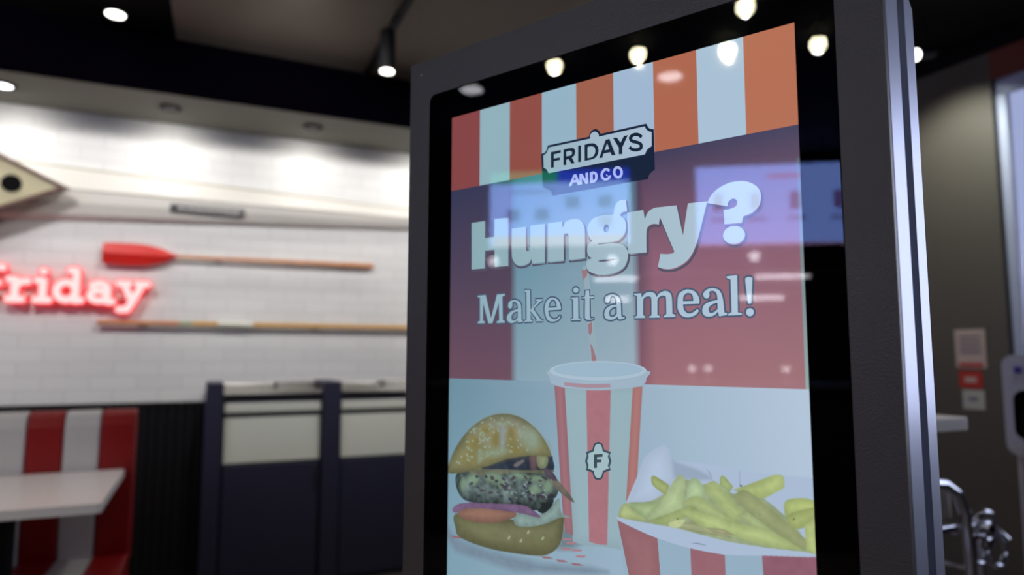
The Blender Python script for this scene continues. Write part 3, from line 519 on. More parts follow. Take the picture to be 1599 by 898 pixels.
 ('~.0896,.9429 ~.0887,.9436 ~.0872,.9439 ~.0854,.9438 ~.0835,.9434 ~.0818,.9426 ~.0806,.9416 ~.0800,.9406 ~.0802,.9397 ~.0811,.9391 ~.0826,.9387 ~.0844,.9388 ~.0863,.9393 ~.0880,.9400 ~.0892,.9410 ~.0898,.9420',(138, 158, 140),0,0,0.0025),
 ('~.1532,.9311 ~.1522,.9309 ~.1514,.9304 ~.1507,.9294 ~.1504,.9283 ~.1505,.9271 ~.1509,.9260 ~.1517,.9252 ~.1526,.9249 ~.1536,.9250 ~.1545,.9256 ~.1551,.9265 ~.1554,.9277 ~.1553,.9289 ~.1549,.9299 ~.1542,.9307',(143, 161, 141),0,0,0.0025),
 ('~.2594,.9329 ~.2585,.9330 ~.2574,.9324 ~.2564,.9314 ~.2555,.9301 ~.2549,.9286 ~.2548,.9273 ~.2551,.9262 ~.2557,.9257 ~.2567,.9256 ~.2578,.9262 ~.2588,.9272 ~.2597,.9285 ~.2603,.9300 ~.2604,.9313 ~.2601,.9324',(150, 164, 142),0,0,0.0025),
 ('~.1216,.9564 ~.1222,.9570 ~.1223,.9579 ~.1219,.9590 ~.1210,.9601 ~.1199,.9610 ~.1186,.9616 ~.1174,.9619 ~.1165,.9617 ~.1159,.9611 ~.1158,.9602 ~.1162,.9591 ~.1170,.9580 ~.1181,.9570 ~.1194,.9564 ~.1206,.9562',(138, 158, 140),0,0,0.0025),
 ('~.1208,.9688 ~.1209,.9696 ~.1203,.9705 ~.1191,.9715 ~.1175,.9723 ~.1157,.9728 ~.1141,.9730 ~.1128,.9729 ~.1121,.9723 ~.1120,.9716 ~.1126,.9706 ~.1139,.9697 ~.1155,.9689 ~.1172,.9683 ~.1188,.9681 ~.1201,.9683',(138, 158, 140),0,0,0.0025),
 ('~.1660,.9230 ~.1652,.9236 ~.1638,.9238 ~.1621,.9237 ~.1603,.9232 ~.1587,.9225 ~.1575,.9216 ~.1569,.9206 ~.1570,.9198 ~.1578,.9193 ~.1592,.9191 ~.1609,.9192 ~.1627,.9197 ~.1643,.9204 ~.1655,.9213 ~.1661,.9222',(146, 162, 141),0,0,0.0025),
 ('~.2741,.9266 ~.2748,.9273 ~.2749,.9283 ~.2744,.9296 ~.2735,.9309 ~.2722,.9319 ~.2708,.9327 ~.2695,.9329 ~.2685,.9327 ~.2678,.9320 ~.2677,.9309 ~.2682,.9297 ~.2691,.9284 ~.2704,.9273 ~.2717,.9266 ~.2731,.9263',(138, 158, 140),0,0,0.0025),
 ('~.2621,.9216 ~.2627,.9224 ~.2628,.9234 ~.2624,.9247 ~.2614,.9259 ~.2602,.9270 ~.2588,.9277 ~.2574,.9280 ~.2563,.9278 ~.2557,.9271 ~.2556,.9260 ~.2561,.9247 ~.2570,.9235 ~.2583,.9224 ~.2597,.9217 ~.2610,.9214',(144, 161, 141),0,0,0.0025),
 ('~.1223,.9917 ~.1215,.9923 ~.1203,.9926 ~.1188,.9926 ~.1172,.9922 ~.1158,.9916 ~.1148,.9908 ~.1143,.9900 ~.1145,.9892 ~.1153,.9886 ~.1165,.9883 ~.1180,.9883 ~.1196,.9886 ~.1210,.9893 ~.1220,.9901 ~.1224,.9909',(140, 159, 140),0,0,0.0025),
 ('~.2835,.9375 ~.2840,.9382 ~.2839,.9393 ~.2832,.9407 ~.2821,.9422 ~.2806,.9435 ~.2791,.9445 ~.2777,.9449 ~.2767,.9447 ~.2762,.9440 ~.2763,.9429 ~.2770,.9415 ~.2781,.9400 ~.2795,.9387 ~.2811,.9377 ~.2824,.9373',(143, 161, 141),0,0,0.0025),
 ('~.1201,.9347 ~.1191,.9345 ~.1182,.9338 ~.1175,.9326 ~.1172,.9312 ~.1172,.9297 ~.1176,.9283 ~.1184,.9274 ~.1193,.9270 ~.1203,.9272 ~.1211,.9279 ~.1218,.9291 ~.1221,.9306 ~.1221,.9321 ~.1217,.9334 ~.1210,.9343',(137, 158, 139),0,0,0.0025),
 ('~.1492,.9590 ~.1484,.9597 ~.1471,.9601 ~.1455,.9601 ~.1439,.9598 ~.1425,.9591 ~.1415,.9582 ~.1412,.9573 ~.1414,.9564 ~.1422,.9557 ~.1435,.9553 ~.1451,.9553 ~.1467,.9556 ~.1481,.9563 ~.1490,.9572 ~.1494,.9581',(149, 163, 142),0,0,0.0025),
 ('~.1683,.9206 ~.1684,.9213 ~.1679,.9221 ~.1671,.9228 ~.1659,.9235 ~.1645,.9238 ~.1633,.9239 ~.1622,.9237 ~.1616,.9232 ~.1615,.9225 ~.1620,.9217 ~.1628,.9209 ~.1640,.9203 ~.1654,.9199 ~.1667,.9198 ~.1677,.9201',(150, 164, 142),0,0,0.0025),
 ('~.2517,.9068 ~.2519,.9076 ~.2515,.9084 ~.2507,.9092 ~.2496,.9098 ~.2484,.9102 ~.2472,.9102 ~.2462,.9098 ~.2456,.9093 ~.2454,.9085 ~.2458,.9076 ~.2465,.9069 ~.2476,.9063 ~.2489,.9059 ~.2501,.9059 ~.2511,.9062',(144, 161, 141),0,0,0.0025),
 ('~.1854,.9283 ~.1845,.9284 ~.1835,.9280 ~.1825,.9271 ~.1817,.9260 ~.1813,.9248 ~.1812,.9236 ~.1815,.9227 ~.1822,.9222 ~.1831,.9221 ~.1841,.9225 ~.1851,.9234 ~.1858,.9245 ~.1863,.9257 ~.1864,.9269 ~.1861,.9278',(146, 162, 141),0,0,0.0025),
 ('~.1100,.9316 ~.1092,.9322 ~.1081,.9325 ~.1066,.9325 ~.1052,.9321 ~.1039,.9315 ~.1030,.9308 ~.1026,.9299 ~.1027,.9292 ~.1035,.9286 ~.1046,.9283 ~.1061,.9283 ~.1075,.9287 ~.1088,.9293 ~.1097,.9301 ~.1101,.9309',(140, 159, 140),0,0,0.0025),
 ('~.1306,.9084 ~.1313,.9092 ~.1314,.9103 ~.1310,.9116 ~.1300,.9129 ~.1286,.9141 ~.1270,.9148 ~.1256,.9150 ~.1244,.9148 ~.1236,.9140 ~.1235,.9129 ~.1240,.9116 ~.1250,.9102 ~.1263,.9091 ~.1279,.9084 ~.1294,.9081',(147, 162, 142),0,0,0.0025),
 ('~.1585,.9510 ~.1585,.9519 ~.1577,.9529 ~.1561,.9540 ~.1542,.9550 ~.1520,.9557 ~.1500,.9560 ~.1485,.9558 ~.1477,.9553 ~.1477,.9544 ~.1485,.9533 ~.1500,.9522 ~.1520,.9513 ~.1541,.9506 ~.1561,.9503 ~.1576,.9504',(144, 161, 141),0,0,0.0025),
 ('~.1239,.9655 ~.1228,.9655 ~.1215,.9649 ~.1203,.9638 ~.1193,.9624 ~.1187,.9608 ~.1185,.9593 ~.1188,.9581 ~.1195,.9575 ~.1206,.9575 ~.1218,.9580 ~.1231,.9591 ~.1241,.9606 ~.1247,.9622 ~.1249,.9637 ~.1246,.9648',(148, 163, 142),0,0,0.0025),
 ('~.0958,1.0138 ~.0947,1.0139 ~.0935,1.0134 ~.0923,1.0123 ~.0913,1.0109 ~.0906,1.0094 ~.0905,1.0080 ~.0908,1.0068 ~.0916,1.0062 ~.0927,1.0061 ~.0939,1.0067 ~.0951,1.0077 ~.0961,1.0091 ~.0967,1.0106 ~.0969,1.0120 ~.0966,1.0132',(147, 162, 142),0,0,0.0025),
 ('~.0353,1.0273 ~.0361,1.0280 ~.0364,1.0290 ~.0362,1.0301 ~.0354,1.0312 ~.0343,1.0321 ~.0329,1.0326 ~.0315,1.0328 ~.0303,1.0325 ~.0295,1.0318 ~.0291,1.0308 ~.0294,1.0297 ~.0301,1.0286 ~.0313,1.0277 ~.0327,1.0271 ~.0341,1.0270',(140, 159, 140),0,0,0.0025),
 ('~.2543,.9539 ~.2534,.9540 ~.2523,.9536 ~.2513,.9528 ~.2505,.9517 ~.2500,.9504 ~.2500,.9492 ~.2504,.9483 ~.2512,.9477 ~.2522,.9476 ~.2532,.9480 ~.2542,.9488 ~.2550,.9499 ~.2555,.9512 ~.2555,.9524 ~.2551,.9533',(141, 160, 140),0,0,0.0025),
 ('~.0743,.9878 ~.0732,.9879 ~.0720,.9876 ~.0710,.9869 ~.0701,.9858 ~.0697,.9847 ~.0697,.9835 ~.0702,.9826 ~.0711,.9820 ~.0722,.9819 ~.0733,.9822 ~.0744,.9829 ~.0752,.9839 ~.0756,.9851 ~.0756,.9863 ~.0751,.9872',(142, 160, 140),0,0,0.0025),
 ('~.0907,.9953 ~.0894,.9955 ~.0881,.9952 ~.0870,.9945 ~.0861,.9934 ~.0857,.9922 ~.0858,.9910 ~.0864,.9899 ~.0874,.9893 ~.0886,.9891 ~.0899,.9894 ~.0911,.9901 ~.0919,.9912 ~.0924,.9924 ~.0923,.9936 ~.0917,.9946',(148, 163, 142),0,0,0.0025),
 ('~.1713,.9076 ~.1703,.9074 ~.1695,.9067 ~.1689,.9054 ~.1686,.9039 ~.1686,.9024 ~.1690,.9010 ~.1696,.9000 ~.1705,.8996 ~.1714,.8998 ~.1722,.9006 ~.1728,.9019 ~.1732,.9034 ~.1731,.9049 ~.1728,.9063 ~.1721,.9072',(142, 160, 141),0,0,0.0025),
 ('~.2268,.9114 ~.2257,.9113 ~.2247,.9107 ~.2240,.9097 ~.2237,.9085 ~.2238,.9072 ~.2243,.9060 ~.2251,.9052 ~.2262,.9048 ~.2273,.9050 ~.2282,.9056 ~.2289,.9066 ~.2293,.9078 ~.2292,.9091 ~.2287,.9102 ~.2278,.9110',(137, 158, 139),0,0,0.0025),
 ('~.1229,.9466 ~.1217,.9469 ~.1204,.9467 ~.1193,.9461 ~.1186,.9452 ~.1183,.9442 ~.1185,.9431 ~.1192,.9422 ~.1202,.9416 ~.1214,.9414 ~.1227,.9416 ~.1238,.9422 ~.1245,.9430 ~.1248,.9441 ~.1246,.9451 ~.1239,.9460',(145, 161, 141),0,0,0.0025),
 ('~.1577,.9949 ~.1583,.9956 ~.1581,.9967 ~.1575,.9981 ~.1563,.9996 ~.1548,1.0010 ~.1532,1.0020 ~.1518,1.0024 ~.1507,1.0023 ~.1502,1.0016 ~.1503,1.0005 ~.1510,.9990 ~.1522,.9975 ~.1537,.9962 ~.1553,.9952 ~.1567,.9947',(139, 159, 140),0,0,0.0025),
 ('~.1670,.9895 ~.1671,.9904 ~.1665,.9913 ~.1654,.9923 ~.1639,.9931 ~.1622,.9936 ~.1606,.9938 ~.1593,.9935 ~.1586,.9930 ~.1585,.9921 ~.1591,.9912 ~.1602,.9902 ~.1617,.9894 ~.1634,.9889 ~.1650,.9887 ~.1662,.9890',(150, 164, 142),0,0,0.0025),
 ('~.1281,1.0108 ~.1283,1.0117 ~.1277,1.0127 ~.1266,1.0137 ~.1250,1.0145 ~.1233,1.0151 ~.1217,1.0152 ~.1204,1.0150 ~.1196,1.0143 ~.1195,1.0135 ~.1200,1.0124 ~.1211,1.0114 ~.1227,1.0106 ~.1244,1.0101 ~.1261,1.0099 ~.1274,1.0102',(144, 161, 141),0,0,0.0025),
 ('~.0726,.9660 ~.0732,.9666 ~.0733,.9676 ~.0729,.9688 ~.0720,.9700 ~.0708,.9710 ~.0694,.9717 ~.0680,.9720 ~.0670,.9717 ~.0663,.9711 ~.0662,.9701 ~.0666,.9689 ~.0675,.9677 ~.0688,.9667 ~.0702,.9660 ~.0715,.9658',(152, 164, 143),0,0,0.0025),
 ('~.0776,.9929 ~.0766,.9928 ~.0758,.9922 ~.0751,.9914 ~.0748,.9903 ~.0749,.9891 ~.0753,.9881 ~.0760,.9873 ~.0770,.9870 ~.0779,.9871 ~.0788,.9876 ~.0794,.9885 ~.0797,.9896 ~.0796,.9907 ~.0792,.9918 ~.0785,.9925',(147, 162, 142),0,0,0.0025),
 ('~.2040,.9604 ~.2040,.9611 ~.2035,.9620 ~.2024,.9629 ~.2009,.9637 ~.1993,.9642 ~.1978,.9643 ~.1966,.9642 ~.1960,.9636 ~.1959,.9629 ~.1965,.9620 ~.1976,.9611 ~.1990,.9603 ~.2006,.9598 ~.2021,.9597 ~.2033,.9599',(153, 165, 143),0,0,0.0025),
 ('~.0844,1.0209 ~.0837,1.0215 ~.0826,1.0218 ~.0813,1.0218 ~.0800,1.0216 ~.0789,1.0211 ~.0781,1.0204 ~.0778,1.0196 ~.0780,1.0189 ~.0787,1.0183 ~.0798,1.0180 ~.0810,1.0179 ~.0823,1.0182 ~.0835,1.0187 ~.0843,1.0194 ~.0846,1.0202',(148, 163, 142),0,0,0.0025),
 ('~.2314,.9506 ~.2306,.9513 ~.2295,.9517 ~.2282,.9518 ~.2269,.9515 ~.2258,.9509 ~.2250,.9501 ~.2248,.9492 ~.2250,.9483 ~.2258,.9476 ~.2269,.9472 ~.2282,.9471 ~.2296,.9474 ~.2307,.9480 ~.2314,.9488 ~.2317,.9497',(151, 164, 143),0,0,0.0025),
 ('~.1370,.9588 ~.1358,.9587 ~.1348,.9580 ~.1341,.9568 ~.1337,.9554 ~.1338,.9539 ~.1343,.9526 ~.1351,.9516 ~.1362,.9512 ~.1373,.9514 ~.1383,.9521 ~.1391,.9532 ~.1394,.9547 ~.1394,.9561 ~.1389,.9575 ~.1380,.9584',(140, 159, 140),0,0,0.0025),
 ('~.0907,1.0065 ~.0914,1.0072 ~.0915,1.0083 ~.0910,1.0097 ~.0899,1.0111 ~.0884,1.0124 ~.0868,1.0132 ~.0853,1.0136 ~.0841,1.0134 ~.0834,1.0126 ~.0833,1.0115 ~.0838,1.0101 ~.0849,1.0087 ~.0864,1.0074 ~.0880,1.0066 ~.0895,1.0062',(145, 161, 141),0,0,0.0025),
 ('~.1333,.9496 ~.1321,.9495 ~.1311,.9490 ~.1303,.9481 ~.1299,.9470 ~.1301,.9459 ~.1306,.9448 ~.1316,.9440 ~.1327,.9437 ~.1339,.9437 ~.1350,.9443 ~.1357,.9451 ~.1361,.9463 ~.1359,.9474 ~.1354,.9485 ~.1345,.9492',(137, 158, 139),0,0,0.0025),
 ('~.0463,1.0364 ~.0452,1.0365 ~.0439,1.0358 ~.0426,1.0347 ~.0415,1.0331 ~.0408,1.0315 ~.0405,1.0299 ~.0408,1.0287 ~.0415,1.0280 ~.0426,1.0280 ~.0439,1.0286 ~.0452,1.0298 ~.0463,1.0313 ~.0471,1.0330 ~.0473,1.0345 ~.0471,1.0357',(151, 164, 143),0,0,0.0025),
 ('~.2885,.9725 ~.2886,.9734 ~.2880,.9744 ~.2868,.9755 ~.2851,.9763 ~.2833,.9769 ~.2817,.9771 ~.2803,.9769 ~.2796,.9763 ~.2795,.9754 ~.2801,.9743 ~.2813,.9733 ~.2830,.9724 ~.2848,.9719 ~.2864,.9717 ~.2878,.9719',(147, 162, 142),0,0,0.0025),
 ('~.2579,.9323 ~.2569,.9322 ~.2561,.9316 ~.2555,.9307 ~.2553,.9296 ~.2553,.9284 ~.2557,.9274 ~.2564,.9267 ~.2573,.9263 ~.2582,.9264 ~.2591,.9270 ~.2597,.9279 ~.2599,.9290 ~.2599,.9302 ~.2594,.9312 ~.2587,.9319',(146, 162, 141),0,0,0.0025),
 ('~.1175,.9558 ~.1165,.9557 ~.1157,.9552 ~.1150,.9544 ~.1147,.9535 ~.1148,.9524 ~.1153,.9515 ~.1160,.9508 ~.1169,.9505 ~.1179,.9506 ~.1188,.9510 ~.1194,.9518 ~.1197,.9528 ~.1196,.9539 ~.1191,.9548 ~.1184,.9555',(146, 162, 141),0,0,0.0025),
 ('~.2547,.9737 ~.2536,.9736 ~.2525,.9731 ~.2518,.9721 ~.2515,.9709 ~.2516,.9696 ~.2521,.9685 ~.2530,.9677 ~.2541,.9673 ~.2552,.9674 ~.2562,.9679 ~.2570,.9689 ~.2573,.9701 ~.2572,.9714 ~.2567,.9725 ~.2558,.9733',(137, 158, 139),0,0,0.0025),
 ('~.0761,1.0143 ~.0750,1.0141 ~.0740,1.0134 ~.0733,1.0122 ~.0729,1.0107 ~.0729,1.0091 ~.0734,1.0078 ~.0742,1.0068 ~.0752,1.0063 ~.0763,1.0065 ~.0773,1.0072 ~.0781,1.0084 ~.0785,1.0099 ~.0784,1.0115 ~.0779,1.0128 ~.0771,1.0138',(142, 160, 141),0,0,0.0025),
 ('~.2777,.9160 ~.2769,.9164 ~.2755,.9166 ~.2738,.9163 ~.2719,.9158 ~.2701,.9150 ~.2688,.9141 ~.2681,.9132 ~.2681,.9124 ~.2689,.9119 ~.2702,.9118 ~.2720,.9121 ~.2739,.9126 ~.2757,.9134 ~.2770,.9143 ~.2777,.9152',(138, 158, 140),0,0,0.0025),
 ('~.2372,.9109 ~.2373,.9116 ~.2369,.9125 ~.2361,.9133 ~.2349,.9139 ~.2335,.9143 ~.2322,.9144 ~.2312,.9141 ~.2306,.9135 ~.2304,.9128 ~.2309,.9119 ~.2317,.9111 ~.2329,.9105 ~.2343,.9101 ~.2356,.9100 ~.2366,.9103',(152, 164, 143),0,0,0.0025),
 ('~.2628,.9667 ~.2618,.9665 ~.2608,.9658 ~.2601,.9646 ~.2598,.9632 ~.2599,.9617 ~.2603,.9604 ~.2611,.9594 ~.2621,.9590 ~.2632,.9591 ~.2641,.9598 ~.2648,.9610 ~.2651,.9625 ~.2650,.9640 ~.2646,.9653 ~.2638,.9662',(140, 159, 140),0,0,0.0025),
 ('~.1956,.9087 ~.1961,.9094 ~.1961,.9105 ~.1954,.9119 ~.1943,.9134 ~.1928,.9146 ~.1912,.9155 ~.1898,.9159 ~.1888,.9158 ~.1883,.9151 ~.1883,.9139 ~.1890,.9125 ~.1901,.9111 ~.1916,.9098 ~.1931,.9089 ~.1945,.9085',(145, 161, 141),0,0,0.0025),
 ('~.0805,1.0235 ~.0797,1.0242 ~.0785,1.0245 ~.0770,1.0245 ~.0754,1.0242 ~.0741,1.0236 ~.0731,1.0228 ~.0727,1.0220 ~.0729,1.0211 ~.0737,1.0205 ~.0749,1.0202 ~.0764,1.0201 ~.0780,1.0204 ~.0793,1.0210 ~.0803,1.0218 ~.0807,1.0227',(145, 161, 141),0,0,0.0025),
 ('~.1359,.9457 ~.1363,.9463 ~.1363,.9472 ~.1358,.9484 ~.1348,.9496 ~.1336,.9506 ~.1323,.9514 ~.1311,.9517 ~.1302,.9516 ~.1297,.9510 ~.1297,.9501 ~.1303,.9489 ~.1312,.9477 ~.1325,.9466 ~.1338,.9459 ~.1350,.9455',(143, 161, 141),0,0,0.0025),
 ('~.0735,1.0230 ~.0725,1.0228 ~.0716,1.0220 ~.0709,1.0206 ~.0705,1.0190 ~.0705,1.0173 ~.0709,1.0158 ~.0716,1.0148 ~.0726,1.0143 ~.0736,1.0145 ~.0745,1.0153 ~.0752,1.0166 ~.0756,1.0183 ~.0756,1.0199 ~.0752,1.0214 ~.0744,1.0225',(137, 158, 139),0,0,0.0025),
 ('~.1847,.9934 ~.1835,.9936 ~.1824,.9934 ~.1813,.9928 ~.1806,.9918 ~.1802,.9907 ~.1803,.9896 ~.1809,.9887 ~.1818,.9881 ~.1830,.9879 ~.1841,.9882 ~.1852,.9888 ~.1859,.9897 ~.1863,.9908 ~.1861,.9919 ~.1856,.9928',(144, 161, 141),0,0,0.0025),
 ('~.2241,.9062 ~.2233,.9069 ~.2219,.9072 ~.2202,.9072 ~.2184,.9067 ~.2169,.9060 ~.2158,.9050 ~.2153,.9040 ~.2155,.9031 ~.2164,.9024 ~.2178,.9020 ~.2195,.9021 ~.2212,.9026 ~.2228,.9033 ~.2238,.9043 ~.2243,.9053',(150, 164, 142),0,0,0.0025),
 ('~.3028,.9385 ~.3029,.9394 ~.3022,.9404 ~.3010,.9414 ~.2994,.9423 ~.2976,.9428 ~.2959,.9430 ~.2945,.9428 ~.2938,.9422 ~.2938,.9414 ~.2944,.9403 ~.2956,.9393 ~.2973,.9385 ~.2991,.9379 ~.3008,.9377 ~.3021,.9379',(142, 160, 141),0,0,0.0025),
 ('~.1026,.9385 ~.1033,.9392 ~.1037,.9401 ~.1034,.9412 ~.1027,.9423 ~.1016,.9431 ~.1003,.9436 ~.0990,.9437 ~.0978,.9434 ~.0970,.9427 ~.0967,.9417 ~.0969,.9406 ~.0977,.9396 ~.0988,.9388 ~.1001,.9383 ~.1014,.9382',(150, 164, 142),0,0,0.0025),
 ('~.1360,.9593 ~.1361,.9602 ~.1353,.9614 ~.1337,.9625 ~.1317,.9635 ~.1295,.9642 ~.1274,.9645 ~.1258,.9643 ~.1249,.9637 ~.1249,.9627 ~.1257,.9616 ~.1272,.9604 ~.1293,.9594 ~.1315,.9587 ~.1336,.9585 ~.1352,.9587',(152, 164, 143),0,0,0.0025),
 ('~.1362,.9812 ~.1352,.9811 ~.1343,.9806 ~.1336,.9798 ~.1333,.9787 ~.1334,.9776 ~.1339,.9765 ~.1346,.9758 ~.1356,.9755 ~.1366,.9755 ~.1374,.9761 ~.1381,.9769 ~.1384,.9780 ~.1383,.9791 ~.1379,.9801 ~.1371,.9809',(148, 163, 142),0,0,0.0025),
 ('~.1004,.9319 ~.1010,.9327 ~.1010,.9339 ~.1003,.9355 ~.0990,.9371 ~.0974,.9385 ~.0956,.9395 ~.0940,.9399 ~.0927,.9397 ~.0921,.9389 ~.0921,.9376 ~.0928,.9361 ~.0941,.9345 ~.0957,.9331 ~.0975,.9321 ~.0991,.9317',(137, 158, 139),0,0,0.0025),
 ('~.1875,.9128 ~.1867,.9135 ~.1854,.9139 ~.1839,.9139 ~.1823,.9135 ~.1809,.9129 ~.1800,.9120 ~.1796,.9110 ~.1799,.9101 ~.1807,.9094 ~.1820,.9090 ~.1836,.9090 ~.1851,.9093 ~.1865,.9100 ~.1874,.9109 ~.1878,.9119',(143, 161, 141),0,0,0.0025),
 ('~.0782,.9710 ~.0772,.9710 ~.0762,.9705 ~.0755,.9696 ~.0751,.9686 ~.0752,.9675 ~.0758,.9665 ~.0766,.9658 ~.0776,.9654 ~.0787,.9655 ~.0797,.9660 ~.0804,.9668 ~.0807,.9679 ~.0806,.9690 ~.0801,.9700 ~.0793,.9707',(143, 161, 141),0,0,0.0025),
 ('~.2141,.9299 ~.2133,.9305 ~.2122,.9309 ~.2108,.9309 ~.2094,.9306 ~.2082,.9300 ~.2074,.9292 ~.2071,.9283 ~.2074,.9275 ~.2081,.9268 ~.2093,.9264 ~.2107,.9264 ~.2121,.9267 ~.2132,.9273 ~.2140,.9281 ~.2144,.9290',(140, 159, 140),0,0,0.0025),
 ('~.0974,.9664 ~.0965,.9672 ~.0951,.9676 ~.0934,.9676 ~.0917,.9673 ~.0902,.9666 ~.0892,.9656 ~.0888,.9646 ~.0891,.9636 ~.0900,.9629 ~.0914,.9624 ~.0931,.9624 ~.0948,.9628 ~.0963,.9635 ~.0973,.9644 ~.0977,.9654',(153, 165, 143),0,0,0.0025),
 ('~.2735,.9177 ~.2726,.9177 ~.2717,.9174 ~.2708,.9166 ~.2701,.9156 ~.2697,.9145 ~.2697,.9135 ~.2700,.9126 ~.2707,.9121 ~.2716,.9120 ~.2725,.9124 ~.2734,.9131 ~.2741,.9141 ~.2745,.9152 ~.2745,.9163 ~.2742,.9172',(142, 160, 141),0,0,0.0025),
 ('~.2317,.9826 ~.2309,.9832 ~.2296,.9835 ~.2279,.9834 ~.2262,.9830 ~.2247,.9823 ~.2236,.9814 ~.2230,.9805 ~.2232,.9797 ~.2240,.9790 ~.2253,.9787 ~.2270,.9788 ~.2287,.9792 ~.2303,.9799 ~.2314,.9808 ~.2319,.9817',(138, 158, 140),0,0,0.0025),
 ('~.2359,.9819 ~.2359,.9827 ~.2351,.9837 ~.2336,.9847 ~.2317,.9857 ~.2297,.9864 ~.2278,.9867 ~.2264,.9867 ~.2256,.9862 ~.2257,.9854 ~.2265,.9844 ~.2279,.9834 ~.2298,.9824 ~.2319,.9817 ~.2337,.9814 ~.2352,.9814',(150, 164, 142),0,0,0.0025),
 ('~.1944,.9056 ~.1945,.9064 ~.1940,.9073 ~.1929,.9082 ~.1915,.9089 ~.1899,.9093 ~.1885,.9094 ~.1873,.9092 ~.1866,.9086 ~.1865,.9078 ~.1870,.9069 ~.1880,.9060 ~.1895,.9053 ~.1910,.9048 ~.1925,.9047 ~.1937,.9050',(140, 159, 140),0,0,0.0025),
 ('~.0514,1.0165 ~.0502,1.0164 ~.0491,1.0159 ~.0482,1.0149 ~.0479,1.0137 ~.0480,1.0124 ~.0485,1.0112 ~.0495,1.0103 ~.0507,1.0099 ~.0520,1.0100 ~.0531,1.0106 ~.0539,1.0115 ~.0543,1.0127 ~.0542,1.0140 ~.0536,1.0152 ~.0526,1.0161',(151, 164, 143),0,0,0.0025),
 ('~.0744,1.0012 ~.0752,1.0019 ~.0753,1.0031 ~.0747,1.0045 ~.0736,1.0059 ~.0722,1.0072 ~.0705,1.0080 ~.0690,1.0083 ~.0677,1.0081 ~.0670,1.0074 ~.0669,1.0062 ~.0674,1.0048 ~.0685,1.0034 ~.0700,1.0021 ~.0716,1.0013 ~.0732,1.0009',(153, 165, 143),0,0,0.0025),
 ('~.1365,.9426 ~.1356,.9432 ~.1340,.9434 ~.1320,.9433 ~.1299,.9427 ~.1279,.9419 ~.1265,.9409 ~.1258,.9398 ~.1259,.9389 ~.1268,.9383 ~.1284,.9381 ~.1304,.9382 ~.1325,.9388 ~.1345,.9396 ~.1359,.9407 ~.1366,.9417',(140, 159, 140),0,0,0.0025),
 ('~.0395,1.0338 ~.0383,1.0339 ~.0369,1.0335 ~.0356,1.0325 ~.0346,1.0312 ~.0340,1.0297 ~.0339,1.0283 ~.0344,1.0271 ~.0353,1.0264 ~.0366,1.0263 ~.0380,1.0268 ~.0392,1.0277 ~.0403,1.0290 ~.0408,1.0305 ~.0409,1.0319 ~.0404,1.0331',(139, 159, 140),0,0,0.0025),
 ('~.1567,.9800 ~.1557,.9801 ~.1545,.9797 ~.1535,.9788 ~.1526,.9777 ~.1521,.9763 ~.1521,.9751 ~.1525,.9741 ~.1532,.9735 ~.1542,.9734 ~.1554,.9739 ~.1564,.9747 ~.1573,.9759 ~.1578,.9772 ~.1578,.9784 ~.1575,.9794',(152, 165, 143),0,0,0.0025),
 ('~.1639,.9003 ~.1631,.9008 ~.1616,.9009 ~.1597,.9007 ~.1576,.9001 ~.1557,.8992 ~.1543,.8983 ~.1536,.8973 ~.1536,.8965 ~.1544,.8960 ~.1559,.8959 ~.1579,.8961 ~.1599,.8967 ~.1618,.8975 ~.1632,.8985 ~.1640,.8995',(142, 160, 140),0,0,0.0025),
 ('~.1267,.9479 ~.1257,.9486 ~.1242,.9489 ~.1222,.9488 ~.1201,.9483 ~.1182,.9475 ~.1169,.9464 ~.1163,.9453 ~.1164,.9444 ~.1174,.9437 ~.1190,.9434 ~.1210,.9435 ~.1230,.9440 ~.1249,.9448 ~.1262,.9458 ~.1269,.9469',(145, 161, 141),0,0,0.0025),
 ('~.1507,.9945 ~.1499,.9950 ~.1484,.9952 ~.1465,.9950 ~.1444,.9945 ~.1425,.9937 ~.1411,.9928 ~.1403,.9918 ~.1403,.9910 ~.1412,.9905 ~.1427,.9903 ~.1446,.9905 ~.1467,.9910 ~.1486,.9918 ~.1500,.9927 ~.1508,.9937',(140, 159, 140),0,0,0.0025),
 ('~.2637,.9424 ~.2628,.9425 ~.2618,.9422 ~.2609,.9416 ~.2602,.9407 ~.2599,.9397 ~.2599,.9387 ~.2604,.9378 ~.2612,.9373 ~.2621,.9372 ~.2631,.9374 ~.2640,.9381 ~.2647,.9390 ~.2650,.9400 ~.2650,.9410 ~.2645,.9418',(144, 161, 141),0,0,0.0025),
 ('~.1441,.9592 ~.1432,.9593 ~.1422,.9590 ~.1413,.9583 ~.1406,.9573 ~.1402,.9563 ~.1402,.9553 ~.1406,.9544 ~.1413,.9539 ~.1422,.9538 ~.1432,.9542 ~.1441,.9548 ~.1448,.9558 ~.1452,.9568 ~.1452,.9579 ~.1448,.9587',(141, 160, 140),0,0,0.0025),
 ('~.2002,.9194 ~.1991,.9193 ~.1982,.9186 ~.1975,.9174 ~.1971,.9160 ~.1972,.9145 ~.1976,.9132 ~.1984,.9123 ~.1994,.9119 ~.2005,.9121 ~.2014,.9128 ~.2021,.9139 ~.2025,.9154 ~.2024,.9168 ~.2019,.9181 ~.2012,.9190',(137, 158, 139),0,0,0.0025),
 ('~.1738,.9377 ~.1730,.9382 ~.1717,.9384 ~.1700,.9383 ~.1682,.9378 ~.1666,.9371 ~.1654,.9362 ~.1648,.9353 ~.1649,.9345 ~.1657,.9340 ~.1670,.9338 ~.1687,.9339 ~.1705,.9344 ~.1721,.9351 ~.1733,.9360 ~.1739,.9369',(151, 164, 143),0,0,0.0025),
